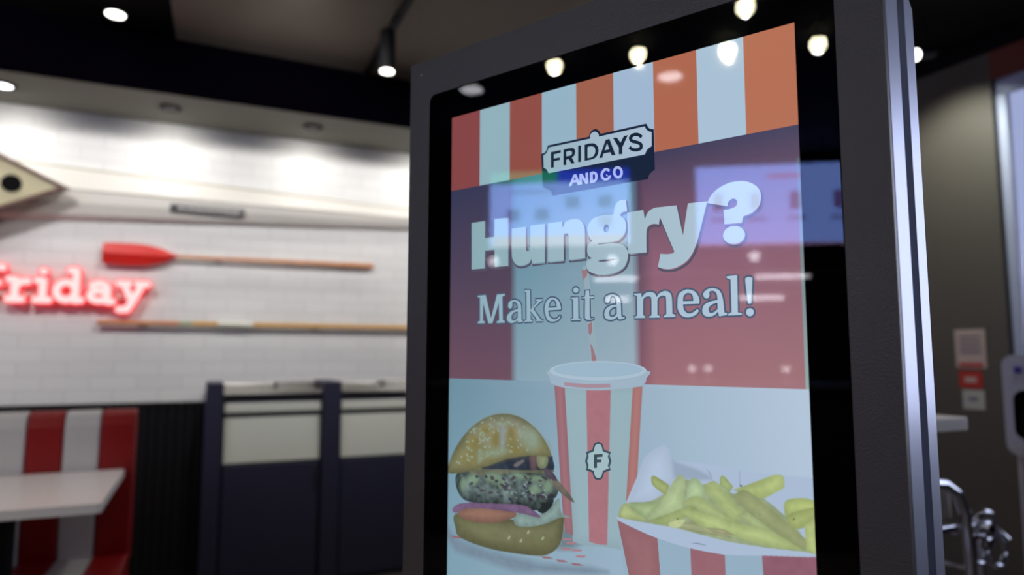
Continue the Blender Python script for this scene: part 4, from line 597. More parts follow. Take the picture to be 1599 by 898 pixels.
 ('~.1440,.9752 ~.1439,.9760 ~.1430,.9770 ~.1414,.9780 ~.1394,.9790 ~.1372,.9797 ~.1352,.9801 ~.1337,.9801 ~.1329,.9797 ~.1330,.9790 ~.1339,.9780 ~.1355,.9769 ~.1376,.9759 ~.1398,.9752 ~.1417,.9748 ~.1432,.9748',(144, 161, 141),0,0,0.0025),
 ('~.2129,.9110 ~.2121,.9116 ~.2107,.9118 ~.2089,.9116 ~.2069,.9111 ~.2052,.9103 ~.2039,.9093 ~.2033,.9084 ~.2034,.9075 ~.2042,.9069 ~.2057,.9067 ~.2075,.9069 ~.2094,.9074 ~.2111,.9082 ~.2124,.9092 ~.2130,.9102',(138, 158, 140),0,0,0.0025),
 ('~.0838,.9876 ~.0830,.9883 ~.0816,.9888 ~.0801,.9888 ~.0784,.9885 ~.0771,.9879 ~.0761,.9870 ~.0758,.9860 ~.0760,.9851 ~.0769,.9843 ~.0782,.9839 ~.0798,.9838 ~.0814,.9841 ~.0828,.9848 ~.0838,.9857 ~.0841,.9866',(141, 160, 140),0,0,0.0025),
 ('~.1448,.9765 ~.1448,.9774 ~.1439,.9784 ~.1424,.9795 ~.1404,.9805 ~.1382,.9812 ~.1362,.9815 ~.1347,.9814 ~.1339,.9809 ~.1339,.9801 ~.1348,.9790 ~.1363,.9779 ~.1383,.9770 ~.1405,.9763 ~.1425,.9759 ~.1440,.9760',(146, 162, 141),0,0,0.0025),
 ('~.0907,.9904 ~.0912,.9910 ~.0913,.9919 ~.0909,.9930 ~.0901,.9940 ~.0890,.9950 ~.0877,.9956 ~.0865,.9959 ~.0856,.9957 ~.0850,.9951 ~.0849,.9942 ~.0853,.9931 ~.0861,.9920 ~.0873,.9911 ~.0885,.9905 ~.0897,.9902',(138, 158, 140),0,0,0.0025),
 ('~.1241,.9697 ~.1233,.9702 ~.1221,.9705 ~.1205,.9704 ~.1189,.9700 ~.1174,.9693 ~.1163,.9685 ~.1157,.9677 ~.1159,.9669 ~.1166,.9664 ~.1179,.9661 ~.1194,.9662 ~.1211,.9666 ~.1226,.9673 ~.1237,.9681 ~.1242,.9689',(151, 164, 143),0,0,0.0025),
 ('~.1961,.9854 ~.1951,.9853 ~.1942,.9848 ~.1935,.9840 ~.1932,.9829 ~.1933,.9818 ~.1938,.9808 ~.1946,.9800 ~.1956,.9797 ~.1966,.9798 ~.1976,.9803 ~.1982,.9811 ~.1985,.9821 ~.1984,.9833 ~.1980,.9843 ~.1971,.9850',(150, 164, 142),0,0,0.0025),
 ('~.2344,.9715 ~.2338,.9720 ~.2329,.9723 ~.2317,.9723 ~.2305,.9720 ~.2295,.9715 ~.2288,.9709 ~.2285,.9701 ~.2287,.9695 ~.2293,.9690 ~.2302,.9687 ~.2314,.9687 ~.2326,.9689 ~.2336,.9694 ~.2343,.9701 ~.2346,.9708',(148, 163, 142),0,0,0.0025),
 ('~.2242,.9690 ~.2234,.9696 ~.2221,.9700 ~.2204,.9699 ~.2187,.9695 ~.2172,.9688 ~.2161,.9679 ~.2156,.9670 ~.2158,.9661 ~.2166,.9654 ~.2179,.9651 ~.2196,.9652 ~.2213,.9656 ~.2228,.9663 ~.2239,.9672 ~.2244,.9681',(140, 159, 140),0,0,0.0025),
 ('~.1281,.9377 ~.1282,.9385 ~.1277,.9394 ~.1266,.9402 ~.1252,.9410 ~.1236,.9414 ~.1221,.9416 ~.1209,.9413 ~.1202,.9408 ~.1201,.9400 ~.1206,.9391 ~.1217,.9383 ~.1231,.9375 ~.1247,.9371 ~.1262,.9369 ~.1274,.9372',(148, 163, 142),0,0,0.0025),
 ('~.1893,.9330 ~.1885,.9337 ~.1873,.9341 ~.1857,.9340 ~.1842,.9337 ~.1828,.9330 ~.1819,.9322 ~.1815,.9312 ~.1817,.9303 ~.1825,.9297 ~.1838,.9293 ~.1853,.9293 ~.1868,.9297 ~.1882,.9304 ~.1891,.9312 ~.1895,.9322',(139, 159, 140),0,0,0.0025),
 ('~.1369,1.0121 ~.1363,1.0127 ~.1351,1.0130 ~.1338,1.0130 ~.1324,1.0127 ~.1311,1.0121 ~.1302,1.0114 ~.1299,1.0106 ~.1300,1.0099 ~.1307,1.0094 ~.1318,1.0091 ~.1332,1.0091 ~.1346,1.0094 ~.1358,1.0099 ~.1367,1.0106 ~.1371,1.0114',(138, 158, 140),0,0,0.0025),
 ('~.1985,.9019 ~.1973,.9017 ~.1963,.9008 ~.1955,.8994 ~.1951,.8978 ~.1952,.8960 ~.1957,.8945 ~.1965,.8935 ~.1976,.8930 ~.1988,.8932 ~.1998,.8941 ~.2006,.8954 ~.2010,.8971 ~.2009,.8988 ~.2004,.9003 ~.1996,.9014',(140, 159, 140),0,0,0.0025),
 ('~.1013,.9296 ~.1013,.9305 ~.1004,.9315 ~.0988,.9326 ~.0967,.9336 ~.0944,.9343 ~.0924,.9346 ~.0908,.9345 ~.0899,.9340 ~.0900,.9331 ~.0908,.9321 ~.0925,.9310 ~.0946,.9300 ~.0968,.9293 ~.0989,.9290 ~.1005,.9291',(150, 164, 142),0,0,0.0025),
 ('~.1739,.9910 ~.1744,.9916 ~.1745,.9925 ~.1740,.9936 ~.1732,.9947 ~.1720,.9957 ~.1708,.9964 ~.1697,.9967 ~.1688,.9965 ~.1683,.9960 ~.1683,.9951 ~.1687,.9940 ~.1695,.9928 ~.1707,.9919 ~.1719,.9912 ~.1731,.9909',(139, 159, 140),0,0,0.0025),
 ('~.1169,1.0724 ~.1137,1.0779 ~.1076,1.0825 ~.0995,1.0854 ~.0905,1.0862 ~.0821,1.0848 ~.0754,1.0813 ~.0717,1.0763 ~.0714,1.0705 ~.0746,1.0649 ~.0808,1.0603 ~.0890,1.0574 ~.0980,1.0567 ~.1064,1.0582 ~.1129,1.0617 ~.1166,1.0667',(118, 142, 120),0,0.12,0.014),
 ('~.1997,1.0615 ~.1959,1.0674 ~.1878,1.0721 ~.1768,1.0751 ~.1643,1.0758 ~.1524,1.0741 ~.1429,1.0702 ~.1372,1.0648 ~.1362,1.0586 ~.1403,1.0526 ~.1485,1.0478 ~.1598,1.0449 ~.1723,1.0443 ~.1841,1.0461 ~.1934,1.0500 ~.1989,1.0554',(118, 142, 120),0,0.12,0.014),
 ('~.2126,1.0736 ~.2105,1.0775 ~.2065,1.0807 ~.2011,1.0828 ~.1953,1.0833 ~.1898,1.0823 ~.1856,1.0799 ~.1832,1.0764 ~.1831,1.0723 ~.1852,1.0684 ~.1893,1.0651 ~.1947,1.0631 ~.2005,1.0625 ~.2059,1.0636 ~.2101,1.0661 ~.2125,1.0696',(118, 142, 120),0,0.12,0.014),
 ('~.2944,1.0469 ~.2913,1.0497 ~.2840,1.0518 ~.2735,1.0529 ~.2614,1.0529 ~.2495,1.0517 ~.2396,1.0496 ~.2333,1.0467 ~.2316,1.0436 ~.2347,1.0408 ~.2423,1.0387 ~.2530,1.0376 ~.2652,1.0376 ~.2770,1.0389 ~.2867,1.0411 ~.2928,1.0439',(118, 142, 120),0,0.12,0.014),
 ('~.3394,1.0479 ~.3368,1.0521 ~.3313,1.0555 ~.3239,1.0576 ~.3156,1.0581 ~.3077,1.0568 ~.3013,1.0540 ~.2976,1.0501 ~.2970,1.0457 ~.2997,1.0414 ~.3053,1.0380 ~.3128,1.0360 ~.3212,1.0356 ~.3290,1.0369 ~.3353,1.0397 ~.3389,1.0436',(118, 142, 120),0,0.12,0.014),
 ('~.3636,1.0626 ~.3610,1.0686 ~.3565,1.0737 ~.3509,1.0770 ~.3449,1.0779 ~.3395,1.0765 ~.3356,1.0728 ~.3336,1.0674 ~.3340,1.0611 ~.3367,1.0550 ~.3412,1.0499 ~.3469,1.0467 ~.3529,1.0458 ~.3582,1.0473 ~.3621,1.0510 ~.3640,1.0564',(118, 142, 120),0,0.12,0.014),
 ('~.0708,1.0893 ~.0683,1.0955 ~.0643,1.1007 ~.0593,1.1041 ~.0542,1.1051 ~.0497,1.1038 ~.0465,1.1001 ~.0452,1.0947 ~.0458,1.0884 ~.0484,1.0822 ~.0524,1.0770 ~.0574,1.0736 ~.0625,1.0726 ~.0670,1.0740 ~.0701,1.0777 ~.0715,1.0830',(118, 142, 120),0,0.12,0.014),
 ('~.3234,1.0768 ~.3209,1.0815 ~.3163,1.0854 ~.3102,1.0879 ~.3036,1.0886 ~.2974,1.0874 ~.2926,1.0845 ~.2899,1.0802 ~.2898,1.0753 ~.2923,1.0706 ~.2970,1.0667 ~.3032,1.0642 ~.3098,1.0635 ~.3160,1.0648 ~.3207,1.0677 ~.3233,1.0720',(118, 142, 120),0,0.12,0.014),
 ('~.1192,1.0931 ~.1183,1.0938 ~.1167,1.0941 ~.1145,1.0942 ~.1120,1.0939 ~.1098,1.0933 ~.1080,1.0924 ~.1070,1.0915 ~.1070,1.0906 ~.1078,1.0900 ~.1095,1.0896 ~.1117,1.0895 ~.1141,1.0899 ~.1164,1.0905 ~.1181,1.0913 ~.1191,1.0922',(52, 52, 68),0,0.2,0.005),
 ('~.2404,1.1186 ~.2396,1.1194 ~.2381,1.1199 ~.2361,1.1201 ~.2340,1.1199 ~.2320,1.1193 ~.2305,1.1184 ~.2298,1.1175 ~.2298,1.1165 ~.2307,1.1157 ~.2322,1.1152 ~.2342,1.1150 ~.2363,1.1153 ~.2382,1.1158 ~.2397,1.1167 ~.2405,1.1177',(52, 52, 68),0,0.2,0.005),
 ('~.1726,1.0608 ~.1725,1.0617 ~.1715,1.0627 ~.1697,1.0638 ~.1675,1.0648 ~.1651,1.0654 ~.1630,1.0657 ~.1614,1.0655 ~.1606,1.0649 ~.1607,1.0640 ~.1618,1.0629 ~.1635,1.0618 ~.1658,1.0609 ~.1682,1.0602 ~.1703,1.0600 ~.1719,1.0602',(74, 62, 72),0,0.2,0.005),
 ('~.2017,1.1037 ~.2014,1.1044 ~.2002,1.1054 ~.1983,1.1063 ~.1960,1.1071 ~.1936,1.1076 ~.1915,1.1078 ~.1900,1.1076 ~.1894,1.1071 ~.1897,1.1063 ~.1909,1.1054 ~.1928,1.1045 ~.1951,1.1037 ~.1974,1.1031 ~.1995,1.1030 ~.2010,1.1031',(52, 52, 68),0,0.2,0.005),
 ('~.2981,1.0475 ~.2979,1.0482 ~.2971,1.0490 ~.2959,1.0496 ~.2945,1.0500 ~.2930,1.0501 ~.2917,1.0500 ~.2908,1.0496 ~.2904,1.0489 ~.2906,1.0482 ~.2914,1.0475 ~.2926,1.0468 ~.2940,1.0464 ~.2955,1.0463 ~.2968,1.0464 ~.2977,1.0469',(62, 60, 72),0,0.2,0.005),
 ('~.3003,1.1060 ~.2990,1.1067 ~.2973,1.1069 ~.2955,1.1066 ~.2938,1.1058 ~.2926,1.1046 ~.2920,1.1033 ~.2920,1.1019 ~.2928,1.1008 ~.2941,1.1001 ~.2958,1.0998 ~.2976,1.1002 ~.2992,1.1010 ~.3004,1.1022 ~.3011,1.1035 ~.3010,1.1049',(62, 60, 72),0,0.2,0.005),
 ('~.3458,1.0854 ~.3453,1.0864 ~.3437,1.0876 ~.3411,1.0888 ~.3380,1.0899 ~.3347,1.0907 ~.3319,1.0910 ~.3299,1.0908 ~.3290,1.0902 ~.3295,1.0891 ~.3311,1.0879 ~.3337,1.0867 ~.3369,1.0856 ~.3401,1.0848 ~.3429,1.0845 ~.3449,1.0847',(74, 62, 72),0,0.2,0.005),
 ('~.3225,1.0919 ~.3211,1.0926 ~.3193,1.0928 ~.3173,1.0923 ~.3155,1.0914 ~.3141,1.0901 ~.3133,1.0886 ~.3133,1.0871 ~.3140,1.0859 ~.3154,1.0852 ~.3172,1.0850 ~.3192,1.0855 ~.3210,1.0864 ~.3225,1.0877 ~.3232,1.0892 ~.3232,1.0907',(74, 62, 72),0,0.2,0.005),
 ('~.3313,1.0496 ~.3307,1.0503 ~.3294,1.0509 ~.3274,1.0514 ~.3251,1.0516 ~.3228,1.0515 ~.3209,1.0512 ~.3197,1.0506 ~.3193,1.0499 ~.3199,1.0492 ~.3212,1.0486 ~.3232,1.0482 ~.3255,1.0480 ~.3278,1.0480 ~.3297,1.0484 ~.3309,1.0489',(74, 62, 72),0,0.2,0.005),
 ('~.3385,1.0774 ~.3385,1.0783 ~.3376,1.0797 ~.3359,1.0814 ~.3335,1.0831 ~.3310,1.0847 ~.3286,1.0857 ~.3267,1.0862 ~.3257,1.0859 ~.3257,1.0850 ~.3266,1.0836 ~.3284,1.0819 ~.3307,1.0801 ~.3332,1.0786 ~.3356,1.0776 ~.3375,1.0771',(62, 60, 72),0,0.2,0.005),
 ('~.1396,1.0974 ~.1386,1.0985 ~.1362,1.0994 ~.1327,1.1002 ~.1286,1.1006 ~.1245,1.1005 ~.1211,1.1001 ~.1189,1.0994 ~.1182,1.0984 ~.1192,1.0973 ~.1216,1.0963 ~.1251,1.0956 ~.1292,1.0952 ~.1333,1.0953 ~.1367,1.0957 ~.1389,1.0965',(74, 62, 72),0,0.2,0.005),
 ('~.0963,1.1289 ~.0952,1.1301 ~.0939,1.1309 ~.0924,1.1313 ~.0910,1.1312 ~.0899,1.1306 ~.0893,1.1296 ~.0893,1.1284 ~.0898,1.1272 ~.0909,1.1260 ~.0922,1.1252 ~.0937,1.1248 ~.0951,1.1249 ~.0962,1.1255 ~.0968,1.1265 ~.0968,1.1277',(62, 60, 72),0,0.2,0.005),
 ('~.3370,1.0867 ~.3374,1.0875 ~.3373,1.0886 ~.3366,1.0898 ~.3354,1.0910 ~.3340,1.0919 ~.3325,1.0924 ~.3312,1.0925 ~.3302,1.0922 ~.3298,1.0914 ~.3299,1.0903 ~.3306,1.0891 ~.3318,1.0879 ~.3332,1.0870 ~.3347,1.0865 ~.3361,1.0864',(74, 62, 72),0,0.2,0.005),
 ('~.2908,1.0847 ~.2894,1.0858 ~.2872,1.0865 ~.2845,1.0866 ~.2817,1.0860 ~.2793,1.0849 ~.2775,1.0835 ~.2768,1.0819 ~.2771,1.0804 ~.2785,1.0792 ~.2807,1.0785 ~.2834,1.0785 ~.2862,1.0790 ~.2887,1.0801 ~.2904,1.0816 ~.2911,1.0832',(52, 52, 68),0,0.2,0.005),
 ('~.3665,1.0975 ~.3659,1.0984 ~.3642,1.0994 ~.3616,1.1002 ~.3585,1.1008 ~.3554,1.1010 ~.3528,1.1008 ~.3511,1.1003 ~.3505,1.0996 ~.3511,1.0986 ~.3528,1.0977 ~.3555,1.0968 ~.3585,1.0963 ~.3616,1.0960 ~.3642,1.0962 ~.3659,1.0967',(52, 52, 68),0,0.2,0.005),
 ('~.2959,1.0863 ~.2964,1.0874 ~.2962,1.0887 ~.2953,1.0900 ~.2939,1.0912 ~.2922,1.0921 ~.2904,1.0925 ~.2889,1.0924 ~.2878,1.0918 ~.2873,1.0907 ~.2875,1.0894 ~.2884,1.0881 ~.2898,1.0869 ~.2915,1.0860 ~.2933,1.0856 ~.2948,1.0857',(74, 62, 72),0,0.2,0.005),
 ('~.2344,1.1093 ~.2337,1.1105 ~.2322,1.1116 ~.2299,1.1124 ~.2274,1.1128 ~.2249,1.1127 ~.2228,1.1121 ~.2215,1.1111 ~.2212,1.1100 ~.2218,1.1087 ~.2234,1.1076 ~.2256,1.1068 ~.2282,1.1065 ~.2307,1.1066 ~.2327,1.1072 ~.2340,1.1081',(52, 52, 68),0,0.2,0.005),
 ('~.0734,1.1313 ~.0722,1.1318 ~.0699,1.1317 ~.0669,1.1311 ~.0637,1.1301 ~.0606,1.1288 ~.0583,1.1274 ~.0570,1.1261 ~.0570,1.1252 ~.0582,1.1247 ~.0605,1.1248 ~.0634,1.1254 ~.0667,1.1264 ~.0697,1.1277 ~.0720,1.1291 ~.0733,1.1304',(62, 60, 72),0,0.2,0.005),
 ('~.2436,1.0668 ~.2434,1.0675 ~.2427,1.0682 ~.2415,1.0688 ~.2401,1.0692 ~.2387,1.0693 ~.2375,1.0692 ~.2366,1.0688 ~.2363,1.0682 ~.2365,1.0675 ~.2372,1.0668 ~.2383,1.0662 ~.2397,1.0658 ~.2411,1.0657 ~.2423,1.0658 ~.2432,1.0662',(74, 62, 72),0,0.2,0.005),
 ('~.2968,1.0591 ~.2962,1.0601 ~.2946,1.0611 ~.2925,1.0618 ~.2900,1.0621 ~.2875,1.0619 ~.2855,1.0614 ~.2842,1.0605 ~.2838,1.0595 ~.2844,1.0584 ~.2859,1.0575 ~.2881,1.0568 ~.2906,1.0565 ~.2931,1.0566 ~.2951,1.0572 ~.2964,1.0580',(52, 52, 68),0,0.2,0.005),
 ('~.1134,1.0599 ~.1141,1.0611 ~.1141,1.0625 ~.1133,1.0639 ~.1120,1.0651 ~.1102,1.0659 ~.1083,1.0662 ~.1065,1.0659 ~.1052,1.0651 ~.1044,1.0639 ~.1045,1.0625 ~.1052,1.0611 ~.1066,1.0599 ~.1084,1.0591 ~.1103,1.0588 ~.1121,1.0591',(52, 52, 68),0,0.2,0.005),
 ('~.2210,1.0709 ~.2215,1.0717 ~.2213,1.0729 ~.2205,1.0743 ~.2191,1.0756 ~.2174,1.0767 ~.2156,1.0773 ~.2141,1.0775 ~.2130,1.0771 ~.2125,1.0762 ~.2127,1.0750 ~.2135,1.0736 ~.2149,1.0723 ~.2166,1.0712 ~.2184,1.0706 ~.2199,1.0705',(62, 60, 72),0,0.2,0.005),
 ('~.2712,1.0888 ~.2717,1.0896 ~.2713,1.0911 ~.2703,1.0930 ~.2686,1.0951 ~.2667,1.0970 ~.2647,1.0985 ~.2630,1.0993 ~.2618,1.0993 ~.2614,1.0985 ~.2617,1.0970 ~.2628,1.0951 ~.2644,1.0930 ~.2664,1.0911 ~.2684,1.0896 ~.2701,1.0888',(62, 60, 72),0,0.2,0.005),
 ('~.3468,1.0426 ~.3459,1.0431 ~.3440,1.0433 ~.3413,1.0430 ~.3383,1.0425 ~.3354,1.0416 ~.3331,1.0407 ~.3317,1.0398 ~.3314,1.0390 ~.3323,1.0385 ~.3342,1.0384 ~.3369,1.0386 ~.3399,1.0392 ~.3428,1.0400 ~.3451,1.0410 ~.3465,1.0419',(52, 52, 68),0,0.2,0.005),
 ('~.2165,1.0787 ~.2157,1.0800 ~.2145,1.0811 ~.2130,1.0817 ~.2116,1.0818 ~.2103,1.0814 ~.2094,1.0805 ~.2090,1.0792 ~.2092,1.0778 ~.2100,1.0765 ~.2113,1.0755 ~.2127,1.0749 ~.2142,1.0748 ~.2155,1.0752 ~.2164,1.0761 ~.2168,1.0773',(52, 52, 68),0,0.2,0.005),
 ('~.3308,1.0873 ~.3303,1.0885 ~.3285,1.0899 ~.3258,1.0911 ~.3225,1.0921 ~.3191,1.0925 ~.3162,1.0924 ~.3142,1.0918 ~.3134,1.0908 ~.3139,1.0895 ~.3157,1.0882 ~.3184,1.0869 ~.3218,1.0860 ~.3251,1.0856 ~.3280,1.0856 ~.3300,1.0862',(62, 60, 72),0,0.2,0.005),
 ('~.3477,1.0433 ~.3475,1.0440 ~.3467,1.0448 ~.3454,1.0455 ~.3439,1.0459 ~.3423,1.0461 ~.3410,1.0459 ~.3400,1.0455 ~.3397,1.0448 ~.3399,1.0440 ~.3407,1.0432 ~.3419,1.0426 ~.3434,1.0422 ~.3450,1.0420 ~.3463,1.0422 ~.3473,1.0426',(74, 62, 72),0,0.2,0.005),
 ('~.2159,1.0869 ~.2144,1.0874 ~.2120,1.0872 ~.2090,1.0864 ~.2058,1.0849 ~.2029,1.0831 ~.2008,1.0813 ~.1998,1.0796 ~.2000,1.0785 ~.2014,1.0779 ~.2038,1.0781 ~.2069,1.0790 ~.2101,1.0805 ~.2129,1.0823 ~.2150,1.0841 ~.2161,1.0858',(62, 60, 72),0,0.2,0.005),
 ('~.1463,1.0621 ~.1449,1.0628 ~.1430,1.0629 ~.1409,1.0624 ~.1389,1.0614 ~.1373,1.0600 ~.1364,1.0585 ~.1363,1.0571 ~.1371,1.0559 ~.1385,1.0552 ~.1404,1.0552 ~.1425,1.0556 ~.1444,1.0566 ~.1460,1.0580 ~.1469,1.0595 ~.1470,1.0610',(62, 60, 72),0,0.2,0.005),
 ('~.3076,1.0878 ~.3081,1.0887 ~.3080,1.0898 ~.3073,1.0910 ~.3062,1.0920 ~.3048,1.0927 ~.3034,1.0929 ~.3020,1.0928 ~.3011,1.0922 ~.3006,1.0913 ~.3007,1.0902 ~.3013,1.0890 ~.3025,1.0880 ~.3039,1.0873 ~.3053,1.0871 ~.3066,1.0872',(52, 52, 68),0,0.2,0.005),
 ('~.2830,1.0719 ~.2822,1.0730 ~.2804,1.0739 ~.2780,1.0745 ~.2753,1.0746 ~.2727,1.0743 ~.2706,1.0735 ~.2694,1.0724 ~.2691,1.0713 ~.2700,1.0701 ~.2717,1.0692 ~.2741,1.0686 ~.2768,1.0685 ~.2794,1.0689 ~.2815,1.0696 ~.2827,1.0707',(52, 52, 68),0,0.2,0.005),
 ('~.2412,1.0474 ~.2421,1.0485 ~.2420,1.0504 ~.2410,1.0527 ~.2392,1.0551 ~.2369,1.0572 ~.2344,1.0588 ~.2321,1.0595 ~.2304,1.0593 ~.2295,1.0582 ~.2296,1.0563 ~.2306,1.0540 ~.2324,1.0516 ~.2348,1.0495 ~.2373,1.0479 ~.2395,1.0472',(74, 62, 72),0,0.2,0.005),
 ('~.2093,1.0618 ~.2082,1.0623 ~.2063,1.0623 ~.2041,1.0617 ~.2018,1.0607 ~.1998,1.0594 ~.1984,1.0580 ~.1978,1.0567 ~.1981,1.0557 ~.1992,1.0552 ~.2010,1.0553 ~.2033,1.0558 ~.2056,1.0568 ~.2076,1.0581 ~.2090,1.0595 ~.2096,1.0608',(52, 52, 68),0,0.2,0.005),
 ('~.0958,1.0802 ~.0961,1.0813 ~.0954,1.0827 ~.0939,1.0842 ~.0918,1.0856 ~.0894,1.0866 ~.0870,1.0871 ~.0851,1.0870 ~.0840,1.0864 ~.0837,1.0852 ~.0844,1.0838 ~.0859,1.0823 ~.0881,1.0809 ~.0905,1.0799 ~.0928,1.0794 ~.0947,1.0795',(52, 52, 68),0,0.2,0.005),
 ('~.1878,1.0992 ~.1866,1.0999 ~.1851,1.1001 ~.1835,1.0999 ~.1821,1.0993 ~.1810,1.0983 ~.1805,1.0971 ~.1806,1.0959 ~.1814,1.0949 ~.1826,1.0942 ~.1841,1.0940 ~.1857,1.0942 ~.1871,1.0949 ~.1882,1.0959 ~.1887,1.0970 ~.1885,1.0982',(62, 60, 72),0,0.2,0.005),
 ('~.3610,1.0827 ~.3610,1.0838 ~.3598,1.0854 ~.3576,1.0872 ~.3548,1.0891 ~.3518,1.0906 ~.3489,1.0915 ~.3468,1.0918 ~.3456,1.0914 ~.3456,1.0902 ~.3468,1.0886 ~.3490,1.0868 ~.3518,1.0849 ~.3549,1.0834 ~.3577,1.0825 ~.3598,1.0822',(52, 52, 68),0,0.2,0.005),
 ('~.1682,1.0577 ~.1680,1.0590 ~.1670,1.0603 ~.1655,1.0613 ~.1636,1.0619 ~.1617,1.0620 ~.1600,1.0616 ~.1587,1.0608 ~.1582,1.0596 ~.1584,1.0583 ~.1593,1.0570 ~.1608,1.0560 ~.1627,1.0554 ~.1647,1.0553 ~.1664,1.0557 ~.1676,1.0565',(74, 62, 72),0,0.2,0.005),
 ('~.1687,1.0989 ~.1682,1.1001 ~.1662,1.1015 ~.1632,1.1027 ~.1596,1.1037 ~.1559,1.1042 ~.1526,1.1042 ~.1504,1.1037 ~.1495,1.1027 ~.1501,1.1015 ~.1521,1.1001 ~.1551,1.0989 ~.1588,1.0979 ~.1625,1.0974 ~.1657,1.0974 ~.1679,1.0980',(74, 62, 72),0,0.2,0.005),
 ('~.2093,1.0786 ~.2079,1.0795 ~.2054,1.0799 ~.2020,1.0797 ~.1985,1.0789 ~.1952,1.0776 ~.1927,1.0760 ~.1914,1.0745 ~.1915,1.0731 ~.1929,1.0722 ~.1955,1.0718 ~.1988,1.0721 ~.2024,1.0729 ~.2056,1.0742 ~.2081,1.0757 ~.2094,1.0772',(62, 60, 72),0,0.2,0.005),
 ('~.2157,1.0705 ~.2147,1.0716 ~.2133,1.0723 ~.2117,1.0725 ~.2101,1.0723 ~.2089,1.0717 ~.2081,1.0707 ~.2079,1.0695 ~.2084,1.0683 ~.2094,1.0672 ~.2108,1.0665 ~.2124,1.0663 ~.2139,1.0665 ~.2152,1.0671 ~.2159,1.0681 ~.2161,1.0693',(74, 62, 72),0,0.2,0.005),
 ('~.2278,1.0818 ~.2273,1.0827 ~.2254,1.0840 ~.2223,1.0855 ~.2186,1.0870 ~.2147,1.0882 ~.2113,1.0891 ~.2089,1.0893 ~.2078,1.0890 ~.2083,1.0881 ~.2103,1.0868 ~.2134,1.0852 ~.2172,1.0837 ~.2210,1.0825 ~.2244,1.0817 ~.2268,1.0814',(74, 62, 72),0,0.2,0.005),
 ('~.0863,1.0890 ~.0851,1.0896 ~.0838,1.0899 ~.0824,1.0898 ~.0813,1.0893 ~.0805,1.0885 ~.0801,1.0876 ~.0804,1.0865 ~.0811,1.0856 ~.0822,1.0850 ~.0836,1.0847 ~.0849,1.0848 ~.0861,1.0853 ~.0869,1.0860 ~.0872,1.0870 ~.0870,1.0881',(74, 62, 72),0,0.2,0.005),
 ('~.1851,1.0657 ~.1850,1.0670 ~.1840,1.0682 ~.1823,1.0694 ~.1802,1.0702 ~.1779,1.0705 ~.1759,1.0704 ~.1744,1.0698 ~.1737,1.0688 ~.1738,1.0676 ~.1748,1.0663 ~.1765,1.0652 ~.1786,1.0644 ~.1808,1.0640 ~.1829,1.0641 ~.1844,1.0648',(52, 52, 68),0,0.2,0.005),
 ('~.1227,1.1115 ~.1226,1.1126 ~.1214,1.1139 ~.1195,1.1152 ~.1169,1.1163 ~.1143,1.1170 ~.1118,1.1173 ~.1100,1.1171 ~.1091,1.1164 ~.1092,1.1153 ~.1104,1.1140 ~.1124,1.1127 ~.1149,1.1116 ~.1176,1.1109 ~.1200,1.1106 ~.1218,1.1108',(52, 52, 68),0,0.2,0.005),
 ('~.2832,1.0502 ~.2822,1.0504 ~.2805,1.0500 ~.2784,1.0490 ~.2761,1.0476 ~.2741,1.0460 ~.2726,1.0444 ~.2719,1.0431 ~.2721,1.0423 ~.2731,1.0421 ~.2748,1.0425 ~.2769,1.0435 ~.2792,1.0449 ~.2812,1.0465 ~.2827,1.0481 ~.2834,1.0494',(52, 52, 68),0,0.2,0.005),
 ('~.2986,1.1026 ~.2977,1.1033 ~.2959,1.1036 ~.2936,1.1035 ~.2912,1.1030 ~.2890,1.1021 ~.2873,1.1010 ~.2865,1.0999 ~.2865,1.0989 ~.2875,1.0982 ~.2893,1.0979 ~.2916,1.0980 ~.2940,1.0986 ~.2962,1.0995 ~.2979,1.1005 ~.2987,1.1017',(52, 52, 68),0,0.2,0.005),
 ('~.2458,1.0580 ~.2455,1.0585 ~.2448,1.0590 ~.2437,1.0594 ~.2423,1.0597 ~.2410,1.0597 ~.2399,1.0596 ~.2392,1.0592 ~.2389,1.0587 ~.2392,1.0582 ~.2399,1.0577 ~.2410,1.0573 ~.2423,1.0570 ~.2436,1.0570 ~.2448,1.0571 ~.2455,1.0575',(150, 164, 170),0,0.1,0.003),
 ('~.2825,1.0702 ~.2823,1.0708 ~.2818,1.0713 ~.2810,1.0718 ~.2800,1.0720 ~.2791,1.0720 ~.2783,1.0717 ~.2778,1.0713 ~.2776,1.0708 ~.2778,1.0702 ~.2783,1.0696 ~.2791,1.0692 ~.2800,1.0690 ~.2810,1.0690 ~.2818,1.0692 ~.2823,1.0696',(150, 164, 170),0,0.1,0.003),
 ('~.2851,1.0580 ~.2849,1.0587 ~.2843,1.0594 ~.2834,1.0599 ~.2824,1.0602 ~.2814,1.0601 ~.2805,1.0598 ~.2799,1.0593 ~.2797,1.0586 ~.2799,1.0578 ~.2805,1.0572 ~.2814,1.0567 ~.2824,1.0564 ~.2834,1.0564 ~.2843,1.0567 ~.2849,1.0573',(150, 164, 170),0,0.1,0.003),
 ('~.3418,1.0841 ~.3416,1.0847 ~.3408,1.0852 ~.3396,1.0857 ~.3382,1.0859 ~.3368,1.0860 ~.3356,1.0859 ~.3348,1.0855 ~.3345,1.0850 ~.3348,1.0845 ~.3356,1.0840 ~.3368,1.0835 ~.3382,1.0832 ~.3396,1.0832 ~.3408,1.0833 ~.3416,1.0837',(150, 164, 170),0,0.1,0.003),
 ('~.2803,1.0955 ~.2801,1.0961 ~.2797,1.0967 ~.2791,1.0971 ~.2784,1.0973 ~.2777,1.0973 ~.2772,1.0970 ~.2768,1.0965 ~.2766,1.0959 ~.2768,1.0953 ~.2772,1.0947 ~.2777,1.0943 ~.2784,1.0941 ~.2791,1.0941 ~.2797,1.0944 ~.2801,1.0949',(150, 164, 170),0,0.1,0.003),
